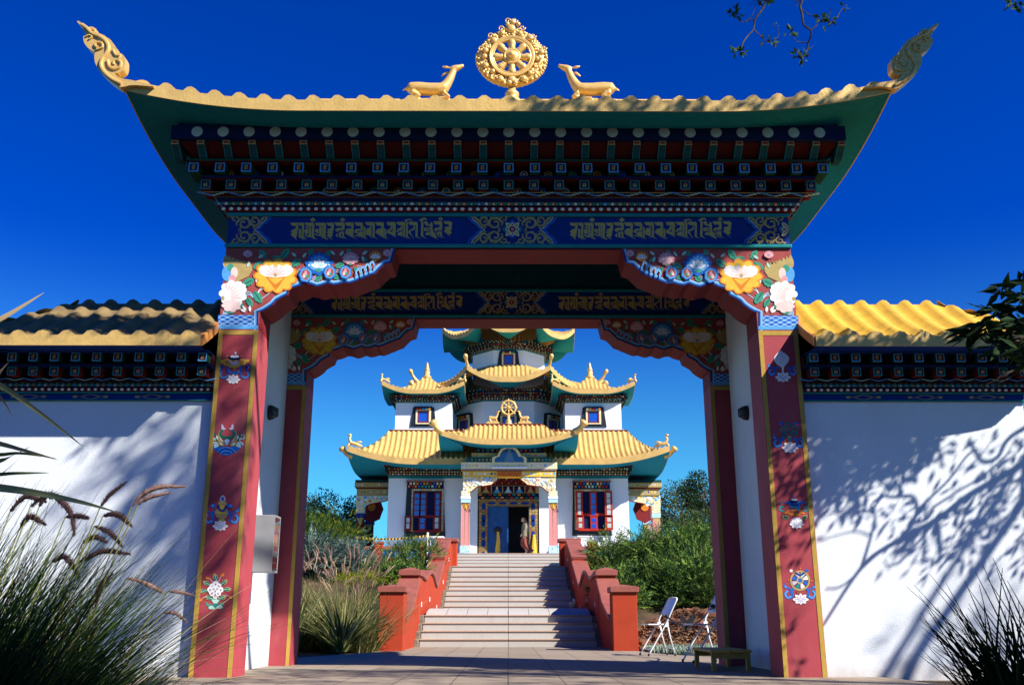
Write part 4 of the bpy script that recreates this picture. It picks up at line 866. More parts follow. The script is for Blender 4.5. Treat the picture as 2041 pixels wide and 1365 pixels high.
def band(mb, p0, p1, z0, z1, over=.5, rows=3, sp=.26):       # painted cornice along one wall face
    p0 = Vector((*p0, 0)); p1 = Vector((*p1, 0)); t = (p1 - p0).normalized(); n = Vector((t.y, -t.x, 0)); L = (p1 - p0).length
    H = z1 - z0; zb = [z0, z0 + H*.14, z0 + H*.25, z0 + H*.36]
    mid = (p0 + p1) / 2
    for a, b, o, c in ((zb[0], zb[1], .03, 'teal'), (zb[1], zb[2], .07, 'maroon'), (zb[2], zb[3], .11, 'dgreen')):
        obox(mb, mid + n*(o/2 - .05) + Vector((0,0,(a+b)/2)), t, n, L + 2*o*.41, o + .1, b - a - .004, C[c])
    k = int(L / .13)
    for i in range(k):
        q = p0 + t*(L*(i+.5)/k); obox(mb, q + n*.075 + Vector((0,0,(zb[1]+zb[2])/2)), t, n, .06, .02, (zb[2]-zb[1])*.6, C['white'] if i % 2 else C['tan'])
        obox(mb, q + n*.115 + Vector((0,0,(zb[2]+zb[3])/2)), t, n, .08, .02, (zb[3]-zb[2])*.5, C[rt.choice(('tan','orange','mint','lpink'))])
    rh = (z1 - zb[3]) / rows
    for r in range(rows):
        o0 = .08 + over*.75*r/rows; za = zb[3] + rh*r
        obox(mb, mid + n*(o0/2 - .05) + Vector((0,0,za + rh/2)), t, n, L + 2*o0*.41, o0 + .1, rh - .004, C['maroon' if r % 2 else 'navy'])
        obox(mb, mid + n*(o0/2) + Vector((0,0,za + rh*.96)), t, n, L + 2*(o0+.1)*.41, o0 + .16, rh*.14, C['dteal'])
        k = max(2, int((L + 2*o0*.41) / sp))
        for i in range(k):
            q = p0 - t*(o0*.41) + t*((L + .82*o0)*(i + (.5 if r % 2 else .25))/k)
            obox(mb, q + n*(o0 + .03) + Vector((0,0,za + rh*.42)), t, n, sp*.42, .20, rh*.55, C['navy' if (i + r) % 2 else 'dgreen'])
            obox(mb, q + n*(o0 + .135) + Vector((0,0,za + rh*.42)), t, n, sp*.24, .02, rh*.34, C['cream'] if rt.random() < .5 else C['tan'])
            obox(mb, q + t*sp*.5 + n*(o0 + .01) + Vector((0,0,za + rh*.42)), t, n, sp*.36, .03, rh*.5, C[BP_[rt.randrange(8)] if rt.random() < .75 else 'red'])
def mosaic(mb, x0, x1, z0, z1, Y, cell, pal_, base='cream', jit=.3):
    mb.box(x0, x1, Y, Y + .04, z0, z1, C[base]); nx = max(1, int((x1-x0)/cell)); nz = max(1, int((z1-z0)/cell))
    for i in range(nx):
        for j in range(nz):
            cx = x0 + (x1-x0)*(i+.5)/nx; cz = z0 + (z1-z0)*(j+.5)/nz; r = cell*rt.uniform(.25, .5); m_ = 6
            for c, rr_ in ((pal_[rt.randrange(len(pal_))], r), (pal_[rt.randrange(len(pal_))], r*.5)):
                a0 = rt.uniform(0, 6)
                mb.face([(cx + rr_*cos(a0 + 2*pi*k/m_)*rt.uniform(.7,1.1), Y - .004 - (r - rr_)*.05, cz + rr_*sin(a0 + 2*pi*k/m_)*rt.uniform(.7,1.1)) for k in range(m_)], C[c])
FLO = ['white', 'pblue', 'yellow', 'lpink', 'orange', 'lblue', 'white', 'cream', 'mint']
# main storey
WY, HX, WT = 44.4, 5.55, ZP(953, 44.4)
zt0 = ZP(858, 44.4); 
mb = MB()
for x0, x1 in ((-HX, -1.40), (1.40, HX)): mb.box(x0, x1, WY, WY + .4, 2.0, 8.9, twhite)
mb.box(-1.40, 1.40, WY, WY + .4, ZP(975, WY), 8.9, twhite)
for s in (-1, 1): mb.box(*sorted((s*HX, s*(HX - .4))), WY + .4, WY + 10, 2.0, 8.9, twhite)
mb.box(-HX, HX, WY + 9.6, WY + 10, 2.0, 8.9, twhite); mb.build('main_wall', tem)
mb = MB(); mb.box(-HX + .4, HX - .4, WY + .5, WY + 9.5, PZ - .05, PZ, C['dkmar']); mb.box(-2.2, 2.2, WY + 2.6, WY + 2.7, PZ, 7, black); mb.build('dark_interior', tem)  # floor, plus a black sheet standing in for the darkness inside the doorway
for a_, b_ in (((HX, WY), (HX, WY + 4)), ((-HX, WY + 4), (-HX, WY))): mb = MB(); band(mb, a_, b_, WT, 7.75, .6, 3, .4); mb.build('painted_cornice', tem)
for a_, b_ in ((-HX, -1.9), (1.9, HX)): mb = MB(); band(mb, (a_, WY), (b_, WY), WT, 7.75, .6, 3); mb.build('painted_cornice', tem)
def rect_roof(name, cx, y0, y1, hx, over, z, H, lift, ll, sp, rh, fh, sd, top_h, parts=(1, 1, 1, 1)):
    T_, F_, S_ = MB(), MB(), MB(); cy = (y0 + y1)/2; hy = (y1 - y0)/2
    kw = (sp, rh, fh, sd, tgold, tgold, C['csoffit'])
    for d in (-1, 1): roof_face(T_, F_, S_, (cx, cy + d*(hy + over), z), (1,0,0), (0,-d,0), hx + over, hx + over, hx - top_h, hx - top_h, over + top_h, H, lift, ll, *kw, g1=.45)
    for d in (-1, 1): roof_face(T_, F_, S_, (cx + d*(hx + over), cy, z), (0,1,0), (-d,0,0), hy + over, hy + over, hy - top_h, hy - top_h, over + top_h, H, lift, ll, *kw, g1=.45)
    o = T_.build(name, tem, True); F_.build('fascia', o); S_.build('soffit', o); return o
mr = rect_roof('main_roof', 0, WY, WY + 10, HX, 1.72, 7.46, 1.6, .60, 3.2, .235, .085, .26, 1.5, 0)
mb = MB(); mb.box(-HX - .06, HX + .06, WY - .06, WY - .004, 9.04, 9.10, C['maroon']); mb.build('flashing', mr)
def horn(par, tip, base, w=.11, name='horn_finial'):
    mb = MB(); a, b = Vector(base), Vector(tip); m_ = (a + b)/2 + Vector((0,0,-.12*(b-a).length))
    P = crom([tuple(a), tuple(m_), tuple(b)], 5); n_ = len(P)
    mb.tube(P, [w*(1.0 - .45*(i/(n_-1))) if i < n_-3 else w*(1.15 if i < n_-1 else .5) for i in range(n_)], goldf, 9); return mb.build(name, par, True)
def dragon(par, base, s, k=1.0):                             # crouched beast on a roof corner, looking outward
    mb = MB(); x, y, z = base
    mb.tube([(x - s*.75*k, y+.05, z - .05), (x - s*.35*k, y, z + .06), (x, y, z + .16*k), (x + s*.10*k, y - .02, z + .42*k), (x + s*.02*k, y - .03, z + .66*k)], [.06, .13*k, .14*k, .09*k, .07*k], goldf, 8)
    mb.tube([(x - s*.02*k, y - .03, z + .66*k), (x + s*.10*k, y - .06, z + .70*k), (x + s*.2*k, y - .08, z + .66*k)], [.09*k, .075*k, .04*k], goldf, 8)
    mb.tube([(x, y, z + .15), (x + s*.16*k, y - .05, z), (x + s*.12*k, y - .05, z - .2*k)], [.06, .05, .03], goldf, 6)
    mb.tube([(x - s*.3*k, y, z + .12), (x - s*.55*k, y, z + .24*k), (x - s*.75*k, y, z + .22*k)], [.05, .04, .015], goldf, 6)
    return mb.build('dragon_finial', par, True)
for s in (-1, 1):
    dragon(mr, (s*7.12, WY - 1.6, 8.08), s, .68); horn(mr, (s*7.6, WY - 1.4, 8.05), (s*7.1, WY - 1.2, 7.65), .14)
# windows ------------------------------------------------------------------
def trap(mb, x0, x1, x2, x3, z0, z1, Y, d, m): mb.prism([(x0, z0), (x1, z0), (x2, z1), (x3, z1)], Y - d, Y - .002, m)
def lintel(par, x0, x1, z0, z1, Y):
    mb = MB(); mb.box(x0, x1, Y - .30, Y - .05, z1 - .07, z1, capr); mb.box(x0 + .06, x1 - .06, Y - .22, Y - .05, z0, z1 - .072, C['navy'])
    n = max(4, int((x1 - x0)/.17))
    for r in range(2):
        for i in range(n):
            cx = x0 + .1 + (x1 - x0 - .2)*(i + .5*(r % 2) + .25)/n; zc = z0 + (z1 - .08 - z0)*(.27 + .48*r)
            mb.box(cx - .045, cx + .045, Y - .25 - .03*r, Y - .2, zc - .05, zc + .05, C[BP_[rt.randrange(7)]])
    return mb.build('lintel', par)
def bigwin(fx, fy, ox, oy, k, spec, panes, dark, shut):
    w = lambda u, v: W(ox + u/k, oy + v/k, WY)
    q = [w(*a) for a in spec]; mb = MB(); mb.prism([(p_.x, p_.z) for p_ in q], WY - .06, WY - .002, black)
    o = mb.build('window', tem)
    a, b = w(*fx), w(*fy)                                    # frame rectangle
    mb = MB(); e = .10
    for x0, x1, z0, z1 in ((a.x - e, a.x, b.z, a.z + e), (b.x, b.x + e, b.z, a.z + e), (a.x, b.x, a.z, a.z + e)): mosaic(mb, x0, x1, z0, z1, WY - .10, .09, ['cream','tan','mint','white'], 'tan')
    mb.build('painted_frame', o)
    mb = MB(); mb.box(a.x, b.x, WY - .075, WY - .065, b.z, a.z, C['navy']); mb.build('dark_opening', o)
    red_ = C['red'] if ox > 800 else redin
    for u0, u1, rows in panes:
        x0, x1 = w(u0, 0).x, w(u1, 0).x; sash = MB(); pn = MB(); zs = [(w(0, r0).z, w(0, r1).z) for r0, r1 in rows]; m_ = .07
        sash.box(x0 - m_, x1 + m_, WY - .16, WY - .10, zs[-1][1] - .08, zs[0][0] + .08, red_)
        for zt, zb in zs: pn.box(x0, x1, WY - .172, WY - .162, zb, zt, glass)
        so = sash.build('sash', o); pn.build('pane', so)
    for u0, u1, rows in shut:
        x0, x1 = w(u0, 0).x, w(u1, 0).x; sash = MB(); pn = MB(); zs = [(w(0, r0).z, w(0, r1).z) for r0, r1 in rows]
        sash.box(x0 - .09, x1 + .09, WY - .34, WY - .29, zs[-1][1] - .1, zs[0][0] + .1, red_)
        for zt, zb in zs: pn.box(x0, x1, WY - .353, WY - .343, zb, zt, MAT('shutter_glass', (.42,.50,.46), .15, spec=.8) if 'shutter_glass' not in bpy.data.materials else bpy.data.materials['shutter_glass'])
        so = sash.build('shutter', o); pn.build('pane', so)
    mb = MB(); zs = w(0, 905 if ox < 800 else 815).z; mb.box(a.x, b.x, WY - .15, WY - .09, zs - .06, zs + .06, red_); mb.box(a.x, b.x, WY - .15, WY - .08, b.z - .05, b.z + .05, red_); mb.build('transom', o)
    t0, t1 = spec[3], spec[2]; tl, tr = w(*t0), w(*t1); lintel(o, tl.x - .03, tr.x + .03, a.z + .12, tl.z + .05, WY)
r4 = [(680,725),(737,785),(795,842),(852,897)]; r2 = [(925,970),(980,1030)]
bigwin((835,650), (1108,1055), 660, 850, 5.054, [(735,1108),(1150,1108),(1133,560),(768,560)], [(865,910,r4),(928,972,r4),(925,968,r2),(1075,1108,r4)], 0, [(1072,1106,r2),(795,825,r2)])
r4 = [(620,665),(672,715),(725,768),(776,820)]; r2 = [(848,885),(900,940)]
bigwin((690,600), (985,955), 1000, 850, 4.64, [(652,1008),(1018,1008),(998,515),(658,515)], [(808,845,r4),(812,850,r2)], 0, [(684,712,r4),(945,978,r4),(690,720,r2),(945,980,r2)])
def smallwin(par, c, t, n, w, h, tz, depth=.05, double=False):      # trapezoid surround on any wall face; c = foot centre
    c = Vector(c); t = Vector(t); n = Vector(n); P = lambda a, z, d: c + t*a + Vector((0,0,z)) + n*d
    mb = MB(); q = [(-w*.62, 0), (w*.62, 0), (w*.5, h), (-w*.5, h)]
    mb.loft([[P(a, z, depth) for a, z in q], [P(a, z, 0) for a, z in q]], black); o = mb.build('window', tem)
    mb = MB()
    for i in range(int(w*5)):
        obox(mb, P(-w*.36 + .72*w*(i+.5)/int(w*5), h*.9, depth + .05), t, n, .1, .16, h*.1, C[BP_[rt.randrange(6)]])
    obox(mb, P(0, h*.985, depth + .06), t, n, w*.86, .2, h*.05, C['navy']); mb.build('lintel', o)
    mb = MB(); a, b = w*.36, w*.27; z0, z1 = h*.2, h*.80
    for x0, x1, za, zb in ((-a, -b, z0-.06, z1+.06), (b, a, z0-.06, z1+.06), (-b, b, z1, z1+.06), (-b, b, z0-.06, z0)):
        obox(mb, P((x0+x1)/2, (za+zb)/2, depth + .02), t, n, x1-x0, .05, zb-za, C['cream'])
    mb.build('frame', o)
    mb = MB()
    for x0, x1 in ((-b, -b+.05), (b-.05, b)) + (((-.04, .04),) if double else ()): obox(mb, P((x0+x1)/2, (z0+z1)/2, depth + .02), t, n, x1-x0, .06, z1-z0, redin)
    obox(mb, P(0, z1 - .03, depth + .02), t, n, 2*b, .06, .06, redin); obox(mb, P(0, z0 + .03, depth + .02), t, n, 2*b, .06, .06, redin); mb.build('sash', o)
    mb = MB(); obox(mb, P(0, (z0+z1)/2, depth + .005), t, n, 2*b - .06, .02, z1 - z0 - .06, glass); mb.build('pane', o)
# side towers ----------------------------------------------------------------
TY = 44.8
for s in (-1, 1):
    tx = s * 4.05; hw = 1.34
    mb = MB(); mb.box(tx - hw, tx + hw, TY, TY + 2*hw, 8.6, 10.5, twhite); mb.build('tower_wall', tem)
    mb = MB(); z0, z1 = ZP(803, TY), 10.82
    for p0, p1 in (((tx-hw, TY), (tx+hw, TY)), ((tx+hw, TY), (tx+hw, TY+2*hw)), ((tx-hw, TY+2*hw), (tx-hw, TY))): band(mb, p0, p1, z0, z1, .34, 2, .24)
    mb.build('painted_cornice', tem)
    T_, F_, S_ = MB(), MB(), MB(); ov = .62; cy = TY + hw; L = hw + ov
    for i in range(4):
        n_ = [(0,-1,0),(1,0,0),(0,1,0),(-1,0,0)][i]; t_ = [(1,0,0),(0,1,0),(-1,0,0),(0,-1,0)][i]; nv_ = Vector(n_)
        roof_face(T_, F_, S_, Vector((tx, cy, 11.0)) + nv_*L, t_, -nv_, L, L, .06, .06, L - .06, 1.12, .42, 1.5, .20, .065, .20, .5, tgold, tgold, C['csoffit'], g1=.02, per=5)
    o = T_.build('tower_roof', tem, True); F_.build('fascia', o); S_.build('soffit', o)
    mb = MB(); mb.lathe((tx, cy, 12.0), [(.26, -.1), (.18, .02), (.22, .05), (.22, .12), (.13, .16), (.15, .36), (.10, .41), (.14, .45), (.14, .49), (.08, .53), (.11, .58), (.065, .63), (.085, .67), (.045, .71), (.06, .75), (.015, .85)], goldf, 12); mb.build('pinnacle', o, True)
    for d in (-1, 1): dragon(o, (tx + d*(L - .02), cy - L + .05, 11.42), d, .46)
    horn(o, (tx + s*.95, cy + 1.0, 12.12), (tx + s*.42, cy + .9, 11.72), .14)
    mb = MB(); smallwin(tem, (tx, TY, ZP(851, TY)), (1,0,0), (0,-1,0), 1.0, ZP(812, TY) - ZP(851, TY), 0)
# octagonal storeys -------------------------------------------------------------
OC = Vector((0, 49.3, 0))
def octdir(i): a = -pi/2 + i*pi/4; return Vector((cos(a), sin(a), 0)), Vector((-sin(a), cos(a), 0))
def octo(nm, ap, z0, z1):
    mb = MB(); hw = ap*math.tan(pi/8)
    ring_ = [OC + octdir(i)[0]*ap + octdir(i)[1]*hw for i in range(8)]
    mb.loft([[(p_.x, p_.y, z0) for p_ in ring_], [(p_.x, p_.y, z1) for p_ in ring_]], twhite); mb.build(nm, tem)
def octband(ap, z0, z1, over, rows, sp):
    mb = MB(); hw = ap*math.tan(pi/8)
    for i in (-2, -1, 0, 1, 2):
        n_, t_ = octdir(i); a = OC + n_*ap - t_*hw; b = OC + n_*ap + t_*hw; band(mb, (a.x, a.y), (b.x, b.y), z0, z1, over, rows, sp)
    mb.build('painted_cornice', tem)
def octroof(nm, ape, apt, z, H, lift, ll, sp, fh, sd):
    T_, F_, S_ = MB(), MB(), MB(); k = math.tan(pi/8)
    for i in range(8):
        n_, t_ = octdir(i)
        roof_face(T_, F_, S_, OC + n_*ape + Vector((0,0,z)), t_, -n_, ape*k, ape*k, apt*k, apt*k, ape - apt, H, lift, ll, sp, .075, fh, sd, tgold, tgold, C['csoffit'], g1=.5, per=5)
    o = T_.build(nm, tem, True); F_.build('fascia', o); S_.build('soffit', o); return o
octo('drum_wall', 3.06, 8.6, 10.9); octband(3.06, ZP(800, 46.24), 11.42, .75, 3, .27)
ro2 = octroof('octagonal_roof', 4.83, 1.95, 11.68, 1.32, .60, 1.7, .225, .24, 1.76)
mb = MB(); k_ = 1.95*math.tan(pi/8); mb.box(-k_ - .02, k_ + .02, 49.3 - 1.99, 49.3 - 1.93, 12.96, 13.01, C['maroon']); mb.build('flashing', ro2)
octo('drum_wall', 1.88, 12.7, 13.95); octband(1.88, ZP(698, 47.4), 14.25, .5, 3, .22)
ro3 = octroof('octagonal_roof', 3.45, .9, 14.55, 1.6, .62, 1.25, .21, .22, 1.56)
mb = MB(); mb.lathe((0, 49.3, 16.0), [(.9, 0), (.9, .6), (1.3, .7), (.5, 1.2), (.2, 1.4), (.3, 1.7), (.08, 2.4)], tgold, 16); mb.build('pinnacle', ro3)
for ro, ap, z, k in ((ro2, 4.83, 12.28, 1.0), (ro3, 3.45, 15.15, .8)):
    for i in range(8):
        n_ = Vector((cos(-pi/2 + pi/8 + i*pi/4), sin(-pi/2 + pi/8 + i*pi/4), 0)); r = ap/cos(pi/8)
        b = OC + n_*(r - .25*k); e = OC + n_*(r + .22*k); horn(ro, (e.x, e.y, z + .50*k), (b.x, b.y, z - .14), .095*k)
for i in (-1, 0, 1):
    n_, t_ = octdir(i); b = OC + n_*3.06; smallwin(tem, (b.x, b.y, 8.95), t_, n_, 1.1, 1.45, 0, double=i != 0)
n_, t_ = octdir(0); b = OC + n_*1.88; smallwin(tem, (b.x, b.y, 12.88), t_, n_, .95, .9, 0)
# porch ----------------------------------------------------------------------------
PY = 42.2
def z5(u, v, Y=PY): return W(910 + u/6.205, 890 + v/6.2, Y)
def px_(u, Y=PY): return z5(u, 0, Y).x
def pz_(v, Y=PY): return z5(0, v, Y).z
T_, F_, S_ = MB(), MB(), MB()
ez = ZP(886, 41.2) + .23
roof_face(T_, F_, S_, (0, 41.2, ez), (1,0,0), (0,1,0), 3.05, 3.05, 1.5, 1.5, 1.9, ZP(847, 43.1) - ez, .45, 2.4,   .215, .08, .23, 1.2, tgold, tgold, C['csoffit'], g1=.42)
for d in (-1, 1):
    roof_face(T_, F_, S_, (d*3.05, 42.9, ez), (0, d, 0), (-d, 0, 0), 1.7, 1.7, -.2, 1.7, 1.5, ZP(847, 43.1) - ez, .45, 1.5,   .215, .08, .23, 1.0, tgold, tgold, C['csoffit'], g1=.42, hipL=d > 0, hipR=d < 0) if d > 0 else \
    roof_face(T_, F_, S_, (d*3.05, 42.9, ez), (0, 1, 0), (-d, 0, 0), 1.7, 1.7, -.2, 1.7, 1.5, ZP(847, 43.1) - ez, .45, 1.5,   .215, .08, .23, 1.0, tgold, tgold, C['csoffit'], g1=.42, hipL=True, hipR=False)
pr_ = T_.build('porch_roof', tem, True); F_.build('fascia', pr_); S_.build('soffit', pr_)
zr_ = ZP(847, 43.1)
mb = MB(); mb.box(-1.55, 1.55, 43.08, 44.9, zr_ - .5, zr_ + .02, tgold, capr); mb.build('roof_deck', pr_)
mb = MB(); mb.box(-1.6, 1.6, 43.02, 43.08, zr_ - .02, zr_ + .05, C['maroon']); mb.build('flashing', pr_)
for s in (-1, 1): horn(pr_, (s*3.35, 41.0, ez + .80), (s*2.9, 41.25, ez + .34), .17)
# columns
for u0, u1, s in ((65, 175, -1), (1130, 1243, 1)):
    cx = (px_(u0) + px_(u1))/2; hw = (px_(u1) - px_(u0))/2
    mb = MB(); zb, zt = pz_(1222), pz_(690)
    mb.loft([[(cx - hw*k, PY - hw*k + hw, z), (cx + hw*k, PY - hw*k + hw, z), (cx + hw*k, PY + hw*k + hw, z), (cx - hw*k, PY + hw*k + hw, z)] for z, k in ((PZ, .95), (zb, .95), (zt, .88))], C['pinkcol']); o = mb.build('column', tem)
    mb = MB()
    for k in (-1, 0, 1): mb.box(cx + k*hw*.9 - .006, cx + k*hw*.9 + .006, PY + hw*.03 - .004, PY + hw*.14, zb, zt, C['yellow'])
    mb.build('yellow_lines', o)
    mb = MB(); mosaic(mb, cx - hw*1.08, cx + hw*1.08, PZ + .0, zb, PY - .05, .09, ['white','pblue','mblue','lpink','white','mint'], 'pblue'); mb.box(cx - hw*1.08, cx + hw*1.08, PY - .01, PY + 2*hw, PZ, zb, C['pblue']); mb.build('painted_base', o)
    mb = MB(); mb.box(cx - hw*1.0, cx + hw*1.0, PY - .03, PY + 2*hw, pz_(690), pz_(640), C['pblue']); mb.box(cx - hw*1.06, cx + hw*1.06, PY - .05, PY + 2*hw, pz_(640) + .002, pz_(612), C['white']); mosaic(mb, cx - hw*.95, cx + hw*.95, pz_(612), pz_(545), PY - .01, .08, FLO, 'cream'); mb.box(cx - hw*.95, cx + hw*.95, PY + .03, PY + 2*hw, pz_(612), pz_(545), C['cream'])
    for k in (-.5, .25): mb.face([(cx + k*hw, PY - .012, pz_(695)), (cx + k*hw + .03, PY - .012, pz_(695)), (cx + k*hw + .18, PY - .012, pz_(805)), (cx + k*hw + .15, PY - .012, pz_(805))], C['maroon'])
    mb.face([(cx - hw*.88, PY + .012, pz_(690)), (cx + hw*.88, PY + .012, pz_(690)), (cx, PY + .012, pz_(800))], C['yellow']); mb.build('capital', o)
def mir(L): return [(1305 - u, v) for u, v in L]
SPN = [(80,372),(505,376),(500,408),(455,440),(430,465),(335,480),(290,474),(250,490),(215,520),(182,547),(80,547)]
for s in (-1, 1):
    L = SPN if s < 0 else mir(SPN)[::-1]; mb = MB(); P = [(z5(u, v).x, z5(u, v).z) for u, v in L]; mb.prism(P, PY, PY + .4, C['cream'], C['red'])
    for i in range(70):
        u = rt.uniform(95, 470); vmax = 372 + (165 if u < 190 else 110 if u < 330 else 80 if u < 420 else 40); v = rt.uniform(385, vmax - 8); q = z5(u if s < 0 else 1305 - u, v); r = rt.uniform(.035, .085); c = FLO[rt.randrange(9)]; a0 = rt.uniform(0, 6)
        for j, rr_ in enumerate((r, r*.5)): mb.face([(q.x + rr_*cos(a0 + k)*rt.uniform(.7,1.2), PY - .006 - i*.0003 - j*.0001, q.z + rr_*sin(a0 + k)*rt.uniform(.7,1.2)) for k in (0, 1.05, 2.1, 3.14, 4.2, 5.24)], C[c if j == 0 else FLO[rt.randrange(9)]])
    mb.build('carved_bracket', tem)
mb = MB(); mosaic(mb, px_(80), px_(500), pz_(370), pz_(302), PY - .05, .14, FLO + ['blue'], 'yellow'); mosaic(mb, px_(805), px_(1225), pz_(370), pz_(302), PY - .05, .14, FLO + ['blue'], 'yellow')
mb.box(px_(80), px_(1225), PY - .01, PY + .5, pz_(370), pz_(302), C['yellow']); 
mb.box(px_(500), px_(805), PY - .07, PY - .011, pz_(366), pz_(306), C['orange'])
for r in range(2):                                           # rows of small red letters
    z0 = pz_(325 + 27*r); x = px_(520)
    while x < px_(785):
        w_ = rt.uniform(.03, .06); mb.box(x, x + w_, PY - .073, PY - .068, z0, z0 + .025, C['red'])
        for k in range(2): xx = x + rt.uniform(0, w_); mb.box(xx, xx + .014, PY - .0735, PY - .068, z0 - rt.uniform(.03, .07), z0, C['red'])
        x += w_ + .012
ob = mb.build('inscribed_beam', tem)
mb = MB(); mb.box(px_(75), px_(1230), PY - .09, PY + .5, pz_(300), pz_(281), C['maroon'])
for i in range(70): x = px_(80) + (px_(1225) - px_(80))*(i + .5)/70; mb.box(x - .012, x + .012, PY - .1, PY - .08, pz_(296), pz_(286), C['lilac'])
mb.build('bead_moulding', tem)
mb = MB(); mosaic(mb, px_(62), px_(1240), pz_(279), pz_(197), PY - .12, .15, FLO, 'cream'); mb.box(px_(62), px_(1240), PY - .08, PY + .9, pz_(279), pz_(197), C['cream']); mb.build('flower_beam', tem)
mb = MB(); mosaic(mb, px_(125), px_(1175), pz_(195), pz_(132), PY - .02, .16, ['tan','yellow','teal','tan','lgreen'], 'dteal'); mb.box(px_(125), px_(1175), PY + .02, PY + .9, pz_(195), pz_(132), C['teal']); mb.build('baluster_frieze', tem)
mb = MB(); mosaic(mb, px_(185), px_(1110), pz_(130), pz_(72), PY + .10, .13, ['tan','mint','orange','blue','lblue'], 'tan'); mb.box(px_(185), px_(1110), PY + .14, PY + .9, pz_(130), pz_(72), C['tan']); mosaic(mb, px_(240), px_(1060), pz_(70), pz_(5), PY + .2, .2, ['navy','red','teal','orange','lgreen'], 'navy'); mb.box(px_(240), px_(1060), PY + .24, PY + .9, pz_(70), pz_(-20), C['navy']); mb.build('upper_frieze', tem)
ARC = [(440,252),(440,140),(470,128),(505,118),(520,80),(545,40),(590,12),(650,2),(710,12),(760,45),(785,90),(800,120),(835,128),(865,145),(865,252)]
ARI = [(472,252),(472,160),(495,132),(535,122),(545,85),(575,45),(612,28),(650,22),(692,30),(730,55),(752,95),(765,122),(810,130),(832,155),(832,252)]
mb = MB(); po, pi_ = [(z5(u, v).x, z5(u, v).z) for u, v in ARC], [(z5(u, v).x, z5(u, v).z) for u, v in ARI]
mb.loft([[(a[0], PY - .16, a[1]), (a[0], PY + .0, a[1]), (b[0], PY + .0, b[1]), (b[0], PY - .16, b[1])] for a, b in zip(po, pi_)], C['cream'], cap=True); mb.box(px_(435), px_(870), PY - .2, PY, pz_(275), pz_(254), C['white']); on = mb.build('niche', tem)
mb = MB(); mb.prism(pi_, PY - .05, PY - .04, MAT('niche_glass', (.012,.05,.22), .12, spec=.8)); mb.build('pane', on)
mb = MB(); q = z5(650, 252); k = .55                       # pale seated figure inside the niche
mb.tube([(q.x, PY - .062, q.z + .05), (q.x, PY - .062, q.z + .25), (q.x, PY - .062, q.z + .55), (q.x, PY - .062, q.z + .72)], [.36, .24, .13, .05], MAT('pale_figure', (.10,.20,.36), .6), 12, flat=.05); mb.ball((q.x, PY - .062, q.z + .78), (.075, .01, .10), bpy.data.materials['pale_figure']); mb.build('seated_figure', on)
# door wall between the porch and the hall
DY = 43.9
xd = lambda u: z5(u, 0, DY).x
zd = lambda v: z5(0, v, DY).z
for s in (-1, 1):
    mb = MB(); mb.box(*sorted((s*1.40, s*1.92)), DY, WY + .4, PZ, WT + .2, twhite); mb.build('porch_jamb', tem)
    mb = MB(); mb.box(*sorted((s*1.93, s*2.2)), DY - .3, WY, PZ, PZ + .42, C['red']); mb.build('red_skirting', tem)
mb = MB(); dl, dr, dt = -.92, .92, zd(730)
for x0, x1, z0, z1, c, y in ((-1.40, 1.40, zd(660), zd(648), 'tan', 0), (-1.34, -.94, PZ, zd(662), 'tan', .02), (.94, 1.34, PZ, zd(662), 'tan', .02), (-.94, .94, dt, zd(662), 'tan', .02)):
    mosaic(mb, x0, x1, z0 + .003, z1, DY + y, .13, ['goldl','brown','dktan','tan'], 'dktan'); mb.box(x0, x1, DY + y + .041, DY + .4, z0 + .003, z1, C['dktan'])
for s in (-1, 1):
    for zc in (.35, 1.25, 2.0):
        for d in (-1, 1): mb.face([(s*1.12 + .1*cos(t), DY + .012, PZ + zc + d*.26 + .17*sin(t)) for t in [2*pi*i/10 for i in range(10)]], C['blue'])
for xc in (-.75, -.25, .25, .75): mb.face([(xc + .2*cos(t), DY + .012, (dt + zd(662))/2 + .06*sin(t)) for t in [2*pi*i/10 for i in range(10)]], C['blue'])
od = mb.build('door_frame', tem)
mb = MB(); mb.box(-.93, -.0, DY + .12, DY + .2, PZ + .02, dt, doorb); dl_ = mb.build('door', tem, label='closed blue door leaf')
mb = MB(); c = z5(512, 1037, DY + .1); mb.lathe((0, 0, 0), [(.0, -.01), (.18, -.01), (.18, .02), (.12, .05), (.0, .07)], darkm, 18)
mb.v = [(c.x + x, DY + .11 - z, c.z + y) for x, y, z in mb.v]; mb.build('ring_handle', dl_)
mb = MB(); mb.tube([(c.x, DY + .03, c.z - .05), (c.x + .02, DY + .04, c.z - .4), (c.x - .01, DY + .05, c.z - .85), (c.x - .02, DY + .05, c.z - 1.0)], [.05, .08, .12, .10], C['yellow'], 9, flat=.4); mb.build('yellow_scarf', dl_)
mb = MB(); mb.box(.93, 1.0, DY + .3, DY + 1.2, PZ + .02, dt, doorb); mb.tube([(1.16, DY - .04, PZ + 1.0), (1.15, DY - .05, PZ + .5), (1.16, DY - .05, PZ + .1)], [.05, .11, .12], C['yellow'], 8, flat=.4); mb.build('door', tem, label='open door leaf with a yellow scarf')
mb = MB()                                                    # painted panels above the door
for r, (v0, v1) in enumerate(((575, 612), (614, 647))):
    mb.box(-1.40, 1.40, DY - .05*r, DY + .3, zd(v1), zd(v0), C['navy'])
    for i in range(12): x = -1.28 + 2.56*(i + .5*(r % 2))/11.6; mb.box(x - .075, x + .075, DY - .08 - .05*r, DY, zd(v1) + .03, zd(v0) - .03, C[['orange','dgreen','red','teal'][i % 4]])
mb.box(-1.40, 1.40, DY, DY + .3, zd(574), zd(478), C['tan'])
mb.box(-1.40, 1.40, DY + .05, DY + .3, zd(477), zd(380), C['maroon'])
for i in range(24): mb.box(-1.3 + .108*i, -1.24 + .108*i, DY + .01, DY + .06, zd(455 - (i % 3)*24), zd(440 - (i % 3)*24), C[BP_[i % 6]])
